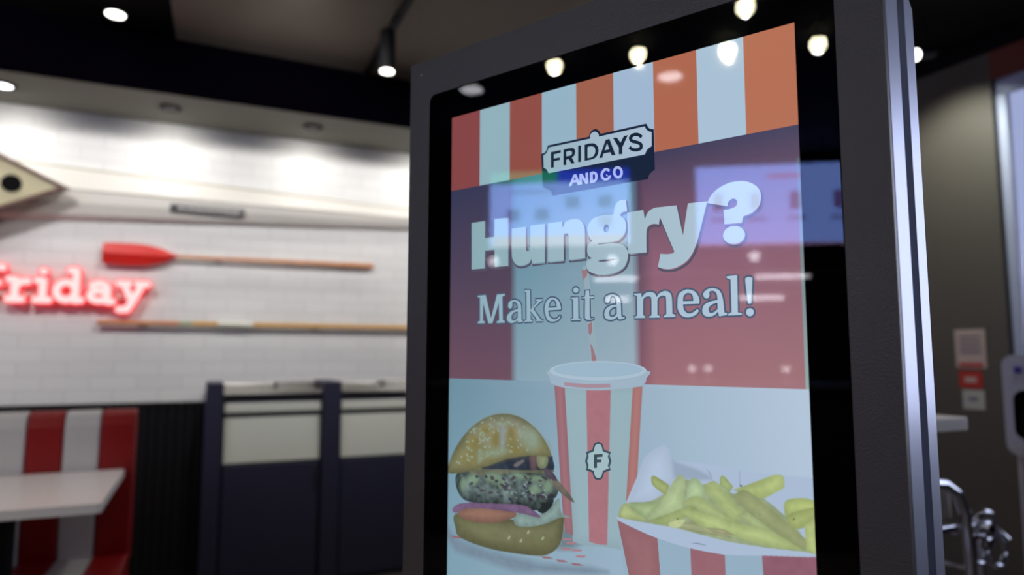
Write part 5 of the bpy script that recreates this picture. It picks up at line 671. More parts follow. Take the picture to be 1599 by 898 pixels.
 ('~.2485,1.0900 ~.2482,1.0906 ~.2476,1.0913 ~.2467,1.0917 ~.2456,1.0920 ~.2446,1.0920 ~.2436,1.0918 ~.2430,1.0913 ~.2428,1.0906 ~.2430,1.0900 ~.2436,1.0893 ~.2445,1.0889 ~.2456,1.0886 ~.2467,1.0886 ~.2476,1.0889 ~.2482,1.0893',(150, 164, 170),0,0.1,0.003),
 ('~.2363,1.0940 ~.2360,1.0944 ~.2352,1.0948 ~.2341,1.0952 ~.2326,1.0954 ~.2312,1.0955 ~.2301,1.0955 ~.2293,1.0952 ~.2290,1.0949 ~.2293,1.0944 ~.2300,1.0940 ~.2312,1.0937 ~.2326,1.0934 ~.2340,1.0933 ~.2352,1.0934 ~.2360,1.0936',(150, 164, 170),0,0.1,0.003),
 ('~.3293,1.0610 ~.3290,1.0618 ~.3283,1.0625 ~.3273,1.0630 ~.3260,1.0633 ~.3248,1.0633 ~.3238,1.0630 ~.3231,1.0625 ~.3228,1.0618 ~.3231,1.0611 ~.3238,1.0604 ~.3248,1.0598 ~.3261,1.0596 ~.3273,1.0596 ~.3283,1.0598 ~.3290,1.0604',(150, 164, 170),0,0.1,0.003),
 ('~.2265,1.0805 ~.2263,1.0813 ~.2256,1.0820 ~.2247,1.0825 ~.2236,1.0828 ~.2225,1.0828 ~.2216,1.0825 ~.2210,1.0819 ~.2207,1.0812 ~.2210,1.0804 ~.2216,1.0797 ~.2225,1.0792 ~.2236,1.0789 ~.2247,1.0790 ~.2256,1.0793 ~.2263,1.0798',(150, 164, 170),0,0.1,0.003),
 ('~.3628,1.0438 ~.3627,1.0443 ~.3623,1.0447 ~.3617,1.0451 ~.3610,1.0452 ~.3603,1.0452 ~.3598,1.0450 ~.3594,1.0446 ~.3592,1.0442 ~.3594,1.0436 ~.3598,1.0432 ~.3603,1.0428 ~.3610,1.0427 ~.3617,1.0427 ~.3623,1.0429 ~.3627,1.0433',(150, 164, 170),0,0.1,0.003),
 ('~.3463,1.0873 ~.3461,1.0880 ~.3455,1.0886 ~.3446,1.0891 ~.3435,1.0894 ~.3424,1.0894 ~.3415,1.0891 ~.3409,1.0886 ~.3407,1.0880 ~.3409,1.0872 ~.3415,1.0866 ~.3424,1.0861 ~.3435,1.0858 ~.3446,1.0858 ~.3455,1.0861 ~.3461,1.0866',(150, 164, 170),0,0.1,0.003),
 ('~.3487,1.0918 ~.3485,1.0923 ~.3478,1.0928 ~.3469,1.0931 ~.3457,1.0934 ~.3446,1.0934 ~.3437,1.0933 ~.3430,1.0930 ~.3428,1.0926 ~.3430,1.0921 ~.3437,1.0917 ~.3446,1.0913 ~.3458,1.0911 ~.3469,1.0910 ~.3478,1.0911 ~.3485,1.0914',(150, 164, 170),0,0.1,0.003),
 ('~.3373,1.0841 ~.3370,1.0845 ~.3362,1.0850 ~.3350,1.0854 ~.3336,1.0856 ~.3322,1.0857 ~.3310,1.0856 ~.3302,1.0854 ~.3300,1.0850 ~.3302,1.0845 ~.3310,1.0841 ~.3322,1.0837 ~.3336,1.0834 ~.3350,1.0833 ~.3362,1.0834 ~.3370,1.0837',(150, 164, 170),0,0.1,0.003),
 ('~.2284,1.0765 ~.2282,1.0770 ~.2277,1.0775 ~.2269,1.0779 ~.2261,1.0781 ~.2252,1.0781 ~.2244,1.0779 ~.2239,1.0775 ~.2238,1.0770 ~.2239,1.0765 ~.2244,1.0760 ~.2252,1.0756 ~.2261,1.0754 ~.2269,1.0754 ~.2277,1.0756 ~.2282,1.0760',(150, 164, 170),0,0.1,0.003),
 ('~.2345,1.0910 ~.2343,1.0915 ~.2337,1.0920 ~.2329,1.0923 ~.2318,1.0925 ~.2308,1.0926 ~.2299,1.0924 ~.2293,1.0921 ~.2291,1.0917 ~.2293,1.0912 ~.2299,1.0907 ~.2308,1.0904 ~.2318,1.0901 ~.2329,1.0901 ~.2337,1.0903 ~.2343,1.0906',(150, 164, 170),0,0.1,0.003),
 ('~.2402,1.0884 ~.2401,1.0891 ~.2397,1.0897 ~.2391,1.0902 ~.2383,1.0904 ~.2376,1.0904 ~.2370,1.0901 ~.2366,1.0895 ~.2365,1.0889 ~.2366,1.0882 ~.2370,1.0876 ~.2376,1.0871 ~.2383,1.0869 ~.2390,1.0869 ~.2397,1.0872 ~.2401,1.0878',(150, 164, 170),0,0.1,0.003),
 ('~.2676,1.1033 ~.2675,1.1038 ~.2671,1.1043 ~.2665,1.1047 ~.2657,1.1049 ~.2650,1.1049 ~.2644,1.1047 ~.2640,1.1043 ~.2638,1.1038 ~.2640,1.1033 ~.2644,1.1028 ~.2650,1.1024 ~.2657,1.1022 ~.2665,1.1023 ~.2671,1.1025 ~.2675,1.1028',(150, 164, 170),0,0.1,0.003),
 ('~.3423,1.0731 ~.3421,1.0737 ~.3415,1.0744 ~.3407,1.0748 ~.3398,1.0751 ~.3388,1.0751 ~.3380,1.0748 ~.3374,1.0743 ~.3372,1.0737 ~.3374,1.0730 ~.3380,1.0723 ~.3388,1.0719 ~.3398,1.0716 ~.3407,1.0717 ~.3415,1.0719 ~.3421,1.0724',(150, 164, 170),0,0.1,0.003),
 ('~.2509,1.1029 ~.2507,1.1034 ~.2501,1.1039 ~.2492,1.1042 ~.2481,1.1045 ~.2470,1.1045 ~.2461,1.1044 ~.2455,1.1041 ~.2453,1.1036 ~.2455,1.1031 ~.2461,1.1027 ~.2470,1.1023 ~.2481,1.1021 ~.2492,1.1020 ~.2501,1.1022 ~.2507,1.1025',(150, 164, 170),0,0.1,0.003),
 ('~.2792,1.0668 ~.2789,1.0674 ~.2783,1.0679 ~.2773,1.0683 ~.2761,1.0685 ~.2749,1.0686 ~.2739,1.0684 ~.2732,1.0680 ~.2730,1.0675 ~.2732,1.0670 ~.2739,1.0664 ~.2749,1.0660 ~.2761,1.0658 ~.2773,1.0658 ~.2783,1.0659 ~.2789,1.0663',(150, 164, 170),0,0.1,0.003),
 ('~.3048,1.0844 ~.3045,1.0850 ~.3038,1.0856 ~.3026,1.0861 ~.3012,1.0863 ~.2999,1.0864 ~.2987,1.0862 ~.2979,1.0858 ~.2976,1.0852 ~.2979,1.0846 ~.2987,1.0840 ~.2999,1.0835 ~.3012,1.0832 ~.3026,1.0832 ~.3038,1.0834 ~.3045,1.0838',(150, 164, 170),0,0.1,0.003),
 ('~.2714,1.0897 ~.2711,1.0904 ~.2704,1.0911 ~.2694,1.0916 ~.2681,1.0919 ~.2669,1.0919 ~.2658,1.0917 ~.2651,1.0912 ~.2648,1.0905 ~.2651,1.0898 ~.2658,1.0891 ~.2669,1.0886 ~.2681,1.0883 ~.2694,1.0882 ~.2704,1.0885 ~.2711,1.0890',(150, 164, 170),0,0.1,0.003),
 ('~.2850,1.0805 ~.2847,1.0810 ~.2840,1.0815 ~.2829,1.0819 ~.2816,1.0822 ~.2803,1.0822 ~.2792,1.0821 ~.2785,1.0818 ~.2782,1.0813 ~.2785,1.0808 ~.2792,1.0803 ~.2803,1.0799 ~.2816,1.0797 ~.2829,1.0796 ~.2840,1.0798 ~.2847,1.0801',(150, 164, 170),0,0.1,0.003),
 ('~.2754,1.0867 ~.2752,1.0874 ~.2746,1.0880 ~.2738,1.0885 ~.2729,1.0887 ~.2720,1.0887 ~.2712,1.0884 ~.2706,1.0879 ~.2704,1.0873 ~.2706,1.0866 ~.2712,1.0860 ~.2719,1.0855 ~.2729,1.0852 ~.2738,1.0853 ~.2746,1.0855 ~.2752,1.0860',(150, 164, 170),0,0.1,0.003),
 ('~.2791,1.0637 ~.2789,1.0643 ~.2782,1.0648 ~.2772,1.0653 ~.2761,1.0655 ~.2749,1.0656 ~.2739,1.0653 ~.2733,1.0649 ~.2731,1.0644 ~.2733,1.0638 ~.2739,1.0632 ~.2749,1.0628 ~.2761,1.0625 ~.2772,1.0625 ~.2782,1.0627 ~.2789,1.0631',(150, 164, 170),0,0.1,0.003),
 ('~.3722,1.0925 ~.3720,1.0930 ~.3715,1.0936 ~.3707,1.0939 ~.3697,1.0942 ~.3688,1.0942 ~.3680,1.0940 ~.3675,1.0936 ~.3673,1.0931 ~.3675,1.0926 ~.3680,1.0921 ~.3688,1.0917 ~.3698,1.0915 ~.3707,1.0915 ~.3715,1.0917 ~.3720,1.0920',(150, 164, 170),0,0.1,0.003),
 ('~.2267,1.2117 ~.2251,1.2138 ~.2232,1.2154 ~.2213,1.2163 ~.2196,1.2163 ~.2185,1.2156 ~.2181,1.2141 ~.2185,1.2121 ~.2196,1.2099 ~.2212,1.2078 ~.2231,1.2062 ~.2250,1.2053 ~.2266,1.2053 ~.2277,1.2061 ~.2281,1.2076 ~.2278,1.2096',(155, 164, 134),0,0,0.002),
 ('~.2905,1.1880 ~.2889,1.1900 ~.2871,1.1916 ~.2852,1.1924 ~.2837,1.1925 ~.2826,1.1917 ~.2822,1.1902 ~.2826,1.1883 ~.2836,1.1861 ~.2852,1.1841 ~.2870,1.1826 ~.2889,1.1817 ~.2904,1.1817 ~.2915,1.1825 ~.2919,1.1839 ~.2915,1.1859',(155, 164, 134),0,0,0.002),
 ('~.2669,1.2134 ~.2653,1.2154 ~.2634,1.2170 ~.2616,1.2179 ~.2600,1.2179 ~.2589,1.2172 ~.2585,1.2157 ~.2589,1.2137 ~.2599,1.2116 ~.2615,1.2095 ~.2633,1.2080 ~.2652,1.2071 ~.2668,1.2070 ~.2679,1.2078 ~.2683,1.2093 ~.2679,1.2112',(155, 164, 134),0,0,0.002),
 ('~.3366,1.1960 ~.3351,1.1980 ~.3333,1.1995 ~.3315,1.2004 ~.3300,1.2004 ~.3289,1.1997 ~.3286,1.1982 ~.3289,1.1963 ~.3299,1.1942 ~.3314,1.1922 ~.3332,1.1907 ~.3350,1.1898 ~.3365,1.1898 ~.3376,1.1905 ~.3379,1.1920 ~.3376,1.1939',(155, 164, 134),0,0,0.002),
 ('.5747,1.0752 ~.6111,.9979 ~.6274,.9626 ~.6588,.9376 ~.6819,.9324 .6943,.9631 ~.7857,.9640 ~.8656,.9715 1.0046,.9690 1.0115,.9683 1.0038,1.1607 .5720,1.2432',(172, 190, 214),0,0,0.002),
 ('~.6142,.9975 ~.6305,.9623 ~.6618,.9384 ~.6818,.9335 .7010,1.0026 .6561,1.0646 .5812,1.0744',(180, 198, 222),0.06,0,0.002),
 ('.6949,.9630 ~.7575,.9784 ~.7876,.9953 .7284,1.0018 .6993,1.0017',(152, 168, 190),0,0,0.01),
 ('.7744,.9730 ~.7853,.9798 ~.7904,.9950 ~.7925,1.0156 ~.7876,.9953 ~.7798,.9793',(155, 172, 194),0,0,0.002),
 ('.8500,.9705 .8516,.9704 .8517,1.0010 .8496,1.0012',(150, 165, 190),0,0,0.002),
 ('.5515,1.1123 ~.5715,1.0757 ~.6409,1.0611 ~.6988,1.0213 ~.7255,1.0021 ~.7567,1.0093 ~.7956,1.0048 ~.8353,1.0208 ~.8847,1.0148 ~.9611,1.0684 ~.9830,1.1080 1.0002,1.1145 .9996,1.1287 .8808,1.1299 .6967,1.1130',(151, 165, 130),0,0.1,0.003),
 ('.5549,1.1033 ~.5683,1.0772 ~.5811,1.0812 .6309,1.1037 .6215,1.1089 .5677,1.1111',(179, 193, 136),0.13,0.06,0.002),
 ('.5799,1.0757 .6622,1.0611 .6465,1.0906 .6247,1.1046',(171, 193, 144),0.13,0.06,0.002),
 ('.6309,1.1037 .6622,1.0638 .6992,1.0077 ~.7141,.9937 ~.7255,1.0021 .7247,1.0343 .7153,1.0676 .6553,1.1040',(185, 205, 156),0.13,0.06,0.002),
 ('.6420,1.0069 ~.6513,1.0025 .6882,1.0198 .6776,1.0439 ~.6460,1.0247',(169, 183, 122),0.13,0.06,0.002),
 ('.7309,1.0176 ~.7399,.9995 ~.7569,.9987 .7731,1.0205 .7670,1.0397 .7213,1.0561',(177, 199, 156),0.13,0.06,0.002),
 ('.7155,1.0569 ~.7560,1.0358 ~.8206,1.0688 ~.8620,1.0831 .8096,1.0817 .7439,1.0664',(173, 189, 132),0.13,0.06,0.002),
 ('.7730,1.0232 ~.7763,1.0070 ~.7930,.9989 ~.8064,1.0062 ~.8577,1.0586 ~.8468,1.0753 ~.8206,1.0688',(181, 197, 136),0.13,0.06,0.002),
 ('.8068,.9906 ~.8151,.9845 .8358,1.0054 .8274,1.0192 .8064,1.0062',(169, 187, 128),0.13,0.06,0.002),
 ('.8356,1.0131 .9211,.9722 ~.9407,.9711 ~.9433,.9929 .9323,1.0031 .8995,1.0239 .8641,1.0183',(183, 199, 132),0.13,0.06,0.002),
 ('.6370,1.1056 .7384,1.0581 .7525,1.0626 .6968,1.1087 .6491,1.1126',(169, 185, 126),0.13,0.06,0.002),
 ('.8418,1.0658 .8682,1.0521 .9219,1.0889 .8821,1.0911',(175, 191, 138),0.13,0.06,0.002),
 ('.8352,1.0270 ~.8540,1.0109 ~.8845,1.0208 .9826,1.0938 ~.9839,1.1088 ~.9688,1.1151 .9219,1.0889 .8630,1.0538',(165, 175, 126),0.13,0.06,0.002),
 ('.6850,1.1105 ~.7203,1.0978 ~.7766,1.0958 .8351,1.1150 .7539,1.1159',(163, 169, 130),0.13,0.06,0.002),
 ('.7208,1.0786 ~.7439,1.0680 .8308,1.0827 ~.9122,1.0879 .9780,1.1173 .9110,1.1209 .8404,1.1126 .7543,1.1002',(183, 199, 136),0.13,0.06,0.002),
 ('.9409,1.0324 ~.9486,1.0192 ~.9821,1.0116 1.0096,1.0162 1.0087,1.0376 .9426,1.0541',(179, 195, 124),0.13,0.06,0.002),
 ('.9425,1.0566 ~.9621,1.0417 1.0092,1.0243 1.0085,1.0424 ~.9774,1.0717 ~.9562,1.0739',(169, 183, 118),0.13,0.06,0.002),
 ('.9800,1.0656 1.0085,1.0424 1.0052,1.1254 .9828,1.1137',(183, 197, 132),0.13,0.06,0.002),
 ('.7709,1.1019 .8091,1.0987 .8405,1.1091 .7926,1.1099',(159, 160, 124),0.13,0.06,0.002),
 ('~.6852,1.1040 ~.7088,1.0941 ~.7233,1.0942 ~.7084,1.1113 ~.6879,1.1133',(190, 200, 150),0,0.05,0.004),
 ('~.8553,1.0016 ~.8551,1.0024 ~.8545,1.0031 ~.8536,1.0037 ~.8526,1.0039 ~.8516,1.0039 ~.8508,1.0036 ~.8503,1.0030 ~.8501,1.0022 ~.8503,1.0014 ~.8509,1.0007 ~.8518,1.0001 ~.8528,.9999 ~.8538,.9999 ~.8546,1.0002 ~.8551,1.0008',(90, 85, 50),0,0,0.0015),
 ('~.7077,1.0922 ~.7076,1.0926 ~.7072,1.0930 ~.7066,1.0933 ~.7059,1.0935 ~.7053,1.0935 ~.7047,1.0934 ~.7043,1.0931 ~.7042,1.0927 ~.7043,1.0922 ~.7047,1.0918 ~.7053,1.0915 ~.7060,1.0913 ~.7067,1.0913 ~.7072,1.0915 ~.7076,1.0918',(90, 85, 50),0,0,0.0015),
 ('~.9620,1.0567 ~.9619,1.0572 ~.9614,1.0578 ~.9608,1.0582 ~.9601,1.0584 ~.9594,1.0584 ~.9587,1.0582 ~.9583,1.0577 ~.9582,1.0572 ~.9584,1.0566 ~.9588,1.0561 ~.9595,1.0557 ~.9602,1.0555 ~.9609,1.0555 ~.9615,1.0557 ~.9619,1.0561',(90, 85, 50),0,0,0.0015),
 ('~.8918,1.0588 ~.8917,1.0590 ~.8915,1.0592 ~.8911,1.0594 ~.8907,1.0595 ~.8904,1.0595 ~.8900,1.0594 ~.8898,1.0593 ~.8898,1.0591 ~.8898,1.0589 ~.8901,1.0587 ~.8904,1.0585 ~.8908,1.0585 ~.8912,1.0584 ~.8915,1.0585 ~.8917,1.0586',(90, 85, 50),0,0,0.0015),
 ('.5514,1.1169 ~.6545,1.1422 ~.7349,1.1530 ~.8139,1.1524 ~.8930,1.1412 .9998,1.1249 1.0161,1.1351 1.0113,1.2516 .5828,1.3505',(150, 176, 196),0,0,0.001),
 ('.5514,1.1169 ~.6055,1.1312 .6551,1.1421 .6606,1.2236 .6654,1.3315 .6016,1.3462 .5797,1.2389',(154, 108, 114),0.06,0.03,0.001),
 ('.7349,1.1525 ~.7750,1.1540 .8134,1.1525 .8137,1.1945 .8138,1.2972 .7403,1.3142 .7357,1.2093',(152, 104, 114),0,0.03,0.001),
 ('.8930,1.1402 .9984,1.1242 1.0132,1.1496 1.0091,1.2522 .9007,1.2772 .8942,1.1792',(144, 96, 112),0,0.05,0.001),
 ('.5502,1.1097 ~.6368,1.1177 ~.7537,1.1228 ~.8810,1.1240 ~.9826,1.1189 ~1.0007,1.1248 ~.9202,1.1369 ~.8393,1.1480 ~.7968,1.1534 ~.6605,1.1445 .5520,1.1179',(172, 190, 214),0,0,0.001),
 ('.7363,1.1413 ~.7533,1.1380 ~.7726,1.1405 ~.7532,1.1406',(125, 140, 160),0,0,0.0015),
]

def contour(txt, n=6):
    P = []
    for tk in txt.split():
        sm = tk[0] == '~'
        if sm: tk = tk[1:]
        a, b = tk.split(','); P.append((float(a), float(b), sm))
    out = []; N = len(P)
    for i in range(N):
        p0, p1, p2, p3 = P[i - 1], P[i], P[(i + 1) % N], P[(i + 2) % N]
        if not (p1[2] or p2[2]):
            out.append((p1[0], p1[1])); continue
        a = p0 if p1[2] else p1
        d = p3 if p2[2] else p2
        for k in range(n):
            t = k / n
            out.append(tuple(.5 * (2 * p1[j] + (p2[j] - a[j]) * t + (2 * a[j] - 5 * p1[j] + 4 * p2[j] - d[j]) * t * t + (3 * p1[j] - a[j] - 3 * p2[j] + d[j]) * t ** 3) for j in (0, 1)))
    return out

class Pic:
    """flat coloured shapes lying on the screen, layer over layer"""
    def __init__(s): s.v = []; s.f = []; s.c = []
    def tri(s, pts, faces, cols, layer):
        b = len(s.v)
        s.v += [(p[0] * W, -.00003 * layer, SCT - p[1] * W) for p in pts]
        s.c += cols
        s.f += [tuple(b + i for i in q) for q in faces]
    def quad(s, s0, s1, t0, t1, cols, layer):
        """cols: four sRGB corners tl tr br bl or one"""
        if not isinstance(cols[0], (tuple, list)): cols = [cols] * 4
        s.tri([(s0, t0), (s1, t0), (s1, t1), (s0, t1)], [(0, 3, 2, 1)], [srgb(c) for c in cols], layer)
    def poly(s, loops, col, layer):
        L = [contour(l) for l in loops]
        tri = tessellate_polygon([[Vector((p[0], p[1], 0)) for p in l] for l in L])
        pts = [p for l in L for p in l]
        cs = [srgb(col(p) if callable(col) else col) for p in pts]
        s.tri(pts, [tuple(t) for t in tri], cs, layer)
        return L
    def line(s, L, wd, col, layer):
        for l in L:
            p = np.array(l); g = np.roll(p, -1, 0) - np.roll(p, 1, 0)
            nn = np.c_[-g[:, 1], g[:, 0]]; nn /= (np.linalg.norm(nn, axis=1)[:, None] + 1e-9)
            k = len(p); a = p + nn * wd; b = p - nn * wd
            s.tri([tuple(q) for q in a] + [tuple(q) for q in b], [(i, (i + 1) % k, k + (i + 1) % k, k + i) for i in range(k)], [srgb(col)] * (2 * k), layer)
    def build(s, name, m, parent, loc=None, rot=None):
        me = bpy.data.meshes.new(name); me.from_pydata(s.v, [], s.f)
        at = me.color_attributes.new('pic', 'FLOAT_COLOR', 'POINT')
        at.data.foreach_set('color', np.array([(*c, 1) for c in s.c], dtype=np.float32).ravel())
        me.materials.append(m); me.update()
        bm = bmesh.new(); bm.from_mesh(me)
        for f in bm.faces:
            if f.normal.y > 0: f.normal_flip()
        bm.to_mesh(me); bm.free()
        return link(name, me, parent, loc, rot)
def lerp(a, b, k): return tuple(x + (y - x) * k for x, y in zip(a, b))

pic = Pic()
# awning of nine stripes
reds = [(135, 71, 72), (146, 80, 72), (162, 99, 79), (177, 106, 82), (184, 114, 87)]  # stripe tones brighten rightwards: display's viewing-angle falloff put into the colour
whts = [(146, 178, 190), (150, 182, 200), (162, 186, 212), (172, 196, 216)]
TS = .2284
for i in range(9):
    c = reds[i // 2] if i % 2 == 0 else whts[i // 2]
    pic.quad(i / 9, (i + 1) / 9, 0, TS, c, 1)
# out-of-focus striped backdrop
def strip(cols, edges, t0, t1, layer):
    for i in range(len(edges) - 1):
        pic.quad(edges[i], edges[i + 1], t0, t1, [cols[0][i], cols[0][i + 1], cols[1][i + 1], cols[1][i]], layer)
E_ = [0, .225, .25, .60, .622, .66, 1.0]
top = [(56, 58, 86), (56, 58, 86), (66, 104, 128), (84, 130, 152), (66, 58, 84), (68, 64, 92), (74, 70, 96)]
mid = [(82, 70, 92), (84, 70, 90), (112, 150, 168), (138, 164, 180), (104, 80, 100), (144, 100, 120), (142, 100, 116)]
bot = [(110, 80, 96), (112, 82, 98), (136, 164, 180), (158, 178, 192), (136, 92, 108), (160, 112, 120), (164, 118, 124)]
strip([top, mid], E_, TS, .50, 1)
strip([mid, bot], E_, .50, .7909, 1)
pic.quad(.993, 1.0, .30, .7909, [(96, 100, 110), (96, 100, 110), (150, 170, 170), (150, 170, 170)], 2)
# straw behind the lettering
pic.poly(ART['straw'][0], (150, 172, 184), 2)
for g in ART['straw_red']: pic.poly(g, (156, 120, 128), 3)
# "Hungry?"
hc = lambda p: lerp((138, 172, 180), (186, 204, 222), min(1, max(0, p[0] - .02)))  # left-to-right ramp paints in the screen's dimmer far side
for g in ART['hungry']:
    L = [contour(l) for l in g]
    pic.line([[(x + .003, y + .005) for x, y in l] for l in L], .003, (88, 84, 104), 3)
    pic.poly(g, hc, 4)
# "Make it a meal!" with its thin dark outline
mc = lambda p: lerp((140, 172, 184), (186, 206, 226), min(1, max(0, p[0])))  # same viewing-angle dimming painted into these letters
for g in ART['meal']:
    L = [contour(l) for l in g]
    pic.line(L, .0042, (74, 92, 118), 5)
    pic.poly(g, mc, 6)
# name plate
for g in ART['logo_dark']: pic.poly(g, (26, 38, 60), 7)
for g in ART['logo_light']: pic.poly(g, lambda p: lerp((150, 180, 192), (172, 192, 212), (p[0] - .3) * 3), 8)  # plate ramp also paints in the viewing-angle dimming
for g in ART['logo_word']: pic.poly(g, (26, 38, 56), 9)
for g in ART['go']: pic.poly(g, (172, 184, 214), 9)
pic.poly(ART['lid_rim'][0], (158, 180, 198), 11)
pic.poly(ART['lid_band'][0], (166, 140, 152), 12)
pic.poly(ART['lid_top'][0], (172, 194, 210), 13)
pic.poly(ART['lid_in'][0], (158, 184, 204), 14)
pic.poly([ART['straw'][0][0]], (154, 176, 190), 15) if False else None
# cup badge sits over the painted lower picture
for g in ART['badge_dark']: pic.poly(g, (62, 82, 94), 11)
for g in ART['badge_light']: pic.poly(g, (164, 190, 198), 12)
for g in ART['badge_f']: pic.poly(g, (62, 78, 88), 13)

# lower picture: burger, cup and fries, worked out point by point on a fine grid
def painted(s0, s1, t0, t1, ns, nt):
    S, T = np.meshgrid(np.linspace(s0, s1, ns), np.linspace(t0, t1, nt))
    x = S.ravel(); y = T.ravel()
    col = np.zeros((x.size, 3))
    k = np.clip(x, 0, 1)[:, None]; j = np.clip((y - .79) / .45, 0, 1)[:, None]
    A = np.array((109, 143, 160.)); B = np.array((184, 202, 222.)); C = np.array((126, 160, 176.)); D = np.array((176, 194, 216.))  # panel corners darker at left: viewing-angle falloff put into the picture
    col = (A * (1 - k) + B * k) * (1 - j) + (C * (1 - k) + D * k) * j
    rs = np.random.RandomState(3)
    def noise(scale):
        g = rs.rand(128, 128)
        u = (x * scale) % 127; v = (y * scale) % 127
        i = u.astype(int); jj = v.astype(int); fu = u - i; fv = v - jj
        fu = fu * fu * (3 - 2 * fu); fv = fv * fv * (3 - 2 * fv)
        return (g[i, jj] * (1 - fu) * (1 - fv) + g[i + 1, jj] * fu * (1 - fv) + g[i, jj + 1] * (1 - fu) * fv + g[i + 1, jj + 1] * fu * fv) * 2 - 1
    N1 = noise(28) * .5 + noise(62) * .35 + noise(120) * .35
    for txt, rgb, edge, nz, soft in PAINT:
        P = np.array(contour(txt, 4))
        lo = P.min(0) - .03; hi = P.max(0) + .03
        w = np.where((x > lo[0]) & (x < hi[0]) & (y > lo[1]) & (y < hi[1]))[0]
        if not len(w): continue
        px = x[w]; py = y[w]
        ins = np.zeros(len(w), bool); dist = np.full(len(w), 9.0)
        for a, b in zip(P, np.roll(P, -1, 0)):
            if abs(a[1] - b[1]) > 1e-9:
                c = ((a[1] > py) != (b[1] > py)) & (px < (b[0] - a[0]) * (py - a[1]) / (b[1] - a[1]) + a[0])
                ins ^= c
            d = b - a; L = d @ d + 1e-12
            tt = np.clip(((px - a[0]) * d[0] + (py - a[1]) * d[1]) / L, 0, 1)
            dist = np.minimum(dist, np.hypot(px - a[0] - d[0] * tt, py - a[1] - d[1] * tt))
        sd = np.where(ins, dist, -dist)
        al = np.clip(sd / soft + .5, 0, 1)[:, None]
        ext = min(.03, max(.004, min(hi[0] - lo[0] - .06, hi[1] - lo[1] - .06) * .35))
        shade = 1 - edge * np.clip(1 - sd / ext, 0, 1) + nz * N1[w]
        c = np.array(rgb, float)[None, :] * shade[:, None]
        col[w] = col[w] * (1 - al) + c * al
    col = np.clip(col, 0, 255) / 255
    lin = np.where(col <= .04045, col / 12.92, ((col + .055) / 1.055) ** 2.4)
    idx = np.arange(ns * nt).reshape(nt, ns)
    F = np.stack([idx[:-1, :-1], idx[1:, :-1], idx[1:, 1:], idx[:-1, 1:]], -1).reshape(-1, 4)
    V = np.stack([x * W, np.full(x.size, -.0003), SCT - y * W], 1)
    me = bpy.data.meshes.new('food_picture')
    me.vertices.add(len(V)); me.vertices.foreach_set('co', V.ravel())
    me.loops.add(F.size); me.loops.foreach_set('vertex_index', F.ravel())
    me.polygons.add(len(F)); me.polygons.foreach_set('loop_start', np.arange(0, F.size, 4)); 
    me.update(calc_edges=True)
    at = me.color_attributes.new('pic', 'FLOAT_COLOR', 'POINT')
    at.data.foreach_set('color', np.c_[lin, np.ones(len(lin))].astype(np.float32).ravel())
    me.materials.append(M['screen'])
    return me
pic.quad(0, 1, 1.40, 1.777, (150, 178, 196), 1)
display = pic.build('screen', M['screen'], kiosk)
food = link('food_picture', painted(0, 1, .7909, 1.40, 640, 390), display)

# ------------------------------------------------------------------ things on the white brick wall
# rowing boat hull hung flat on the wall
def hull():
    mb = MB(); n = 60
    xs = [-4.2 + 7.0 * i / n for i in range(n + 1)]
    secs = []
    for x in xs:
        zc = 2.05; u = abs((x + .7) / 3.5)
        k = max(0, 1 - u ** 1.7)
        if x > -.9: up = max(0, .14 - .033 * (x + .9)) ; dn = max(0, .165 - .0475 * (x + .95))
        else: up = .14 * (1 - ((-.9 - x) / 3.3) ** 2); dn = .165 * (1 - ((-.9 - x) / 3.3) ** 2)
        dep = .065 * k ** .6 + .02
        sec = [(4.168, zc + up + .002), (4.168 - dep * .30, zc + up), (4.168 - dep * .34, zc + up - .012 * (up > .02)), (4.168 - dep * .75, zc + up * .45), (4.168 - dep, zc + .012), (4.168 - dep * 1.02, zc), (4.168 - dep * .97, zc - .006),
               (4.168 - dep * .85, zc - dn * .45), (4.168 - dep * .55, zc - dn * .85), (4.168 - dep * .15, zc - dn), (4.168, zc - dn)]
        secs.append([(x, y, z) for y, z in sec])
    q = len(secs[0])
    for i in range(n):
        for j in range(q - 1):
            m = M['hull_line'] if j in (1, 5) else M['hull']
            mb.add([secs[i][j], secs[i][j + 1], secs[i + 1][j + 1], secs[i + 1][j]], [(0, 1, 2, 3)], m, False)
    for sct in (secs[0], secs[-1]): mb.add(sct, [tuple(range(q))], M['hull'])
    return mb
boat = hull().build('boat_hull')
tag(boat, 'long white rowing boat hull hung flat on the white brick wall', 'boat')
plate = MB().box(-.20, .18, 4.088, 4.12, 1.975, 2.018, M['plate'])
rnd = random.Random(2)
x = -.175
plate.build('name_plate', boat, bevel=.002)
np_ = MB(); x = -.16
while x < .14:
    w_ = rnd.uniform(.012, .024); np_.box(x, x + w_, 4.086, 4.0885, 1.986 + rnd.uniform(0, .003), 2.007, M['plate_pale']); x += w_ + .010
np_.build('plate_mark', [o for o in COL.objects if o.name == 'name_plate'][0])

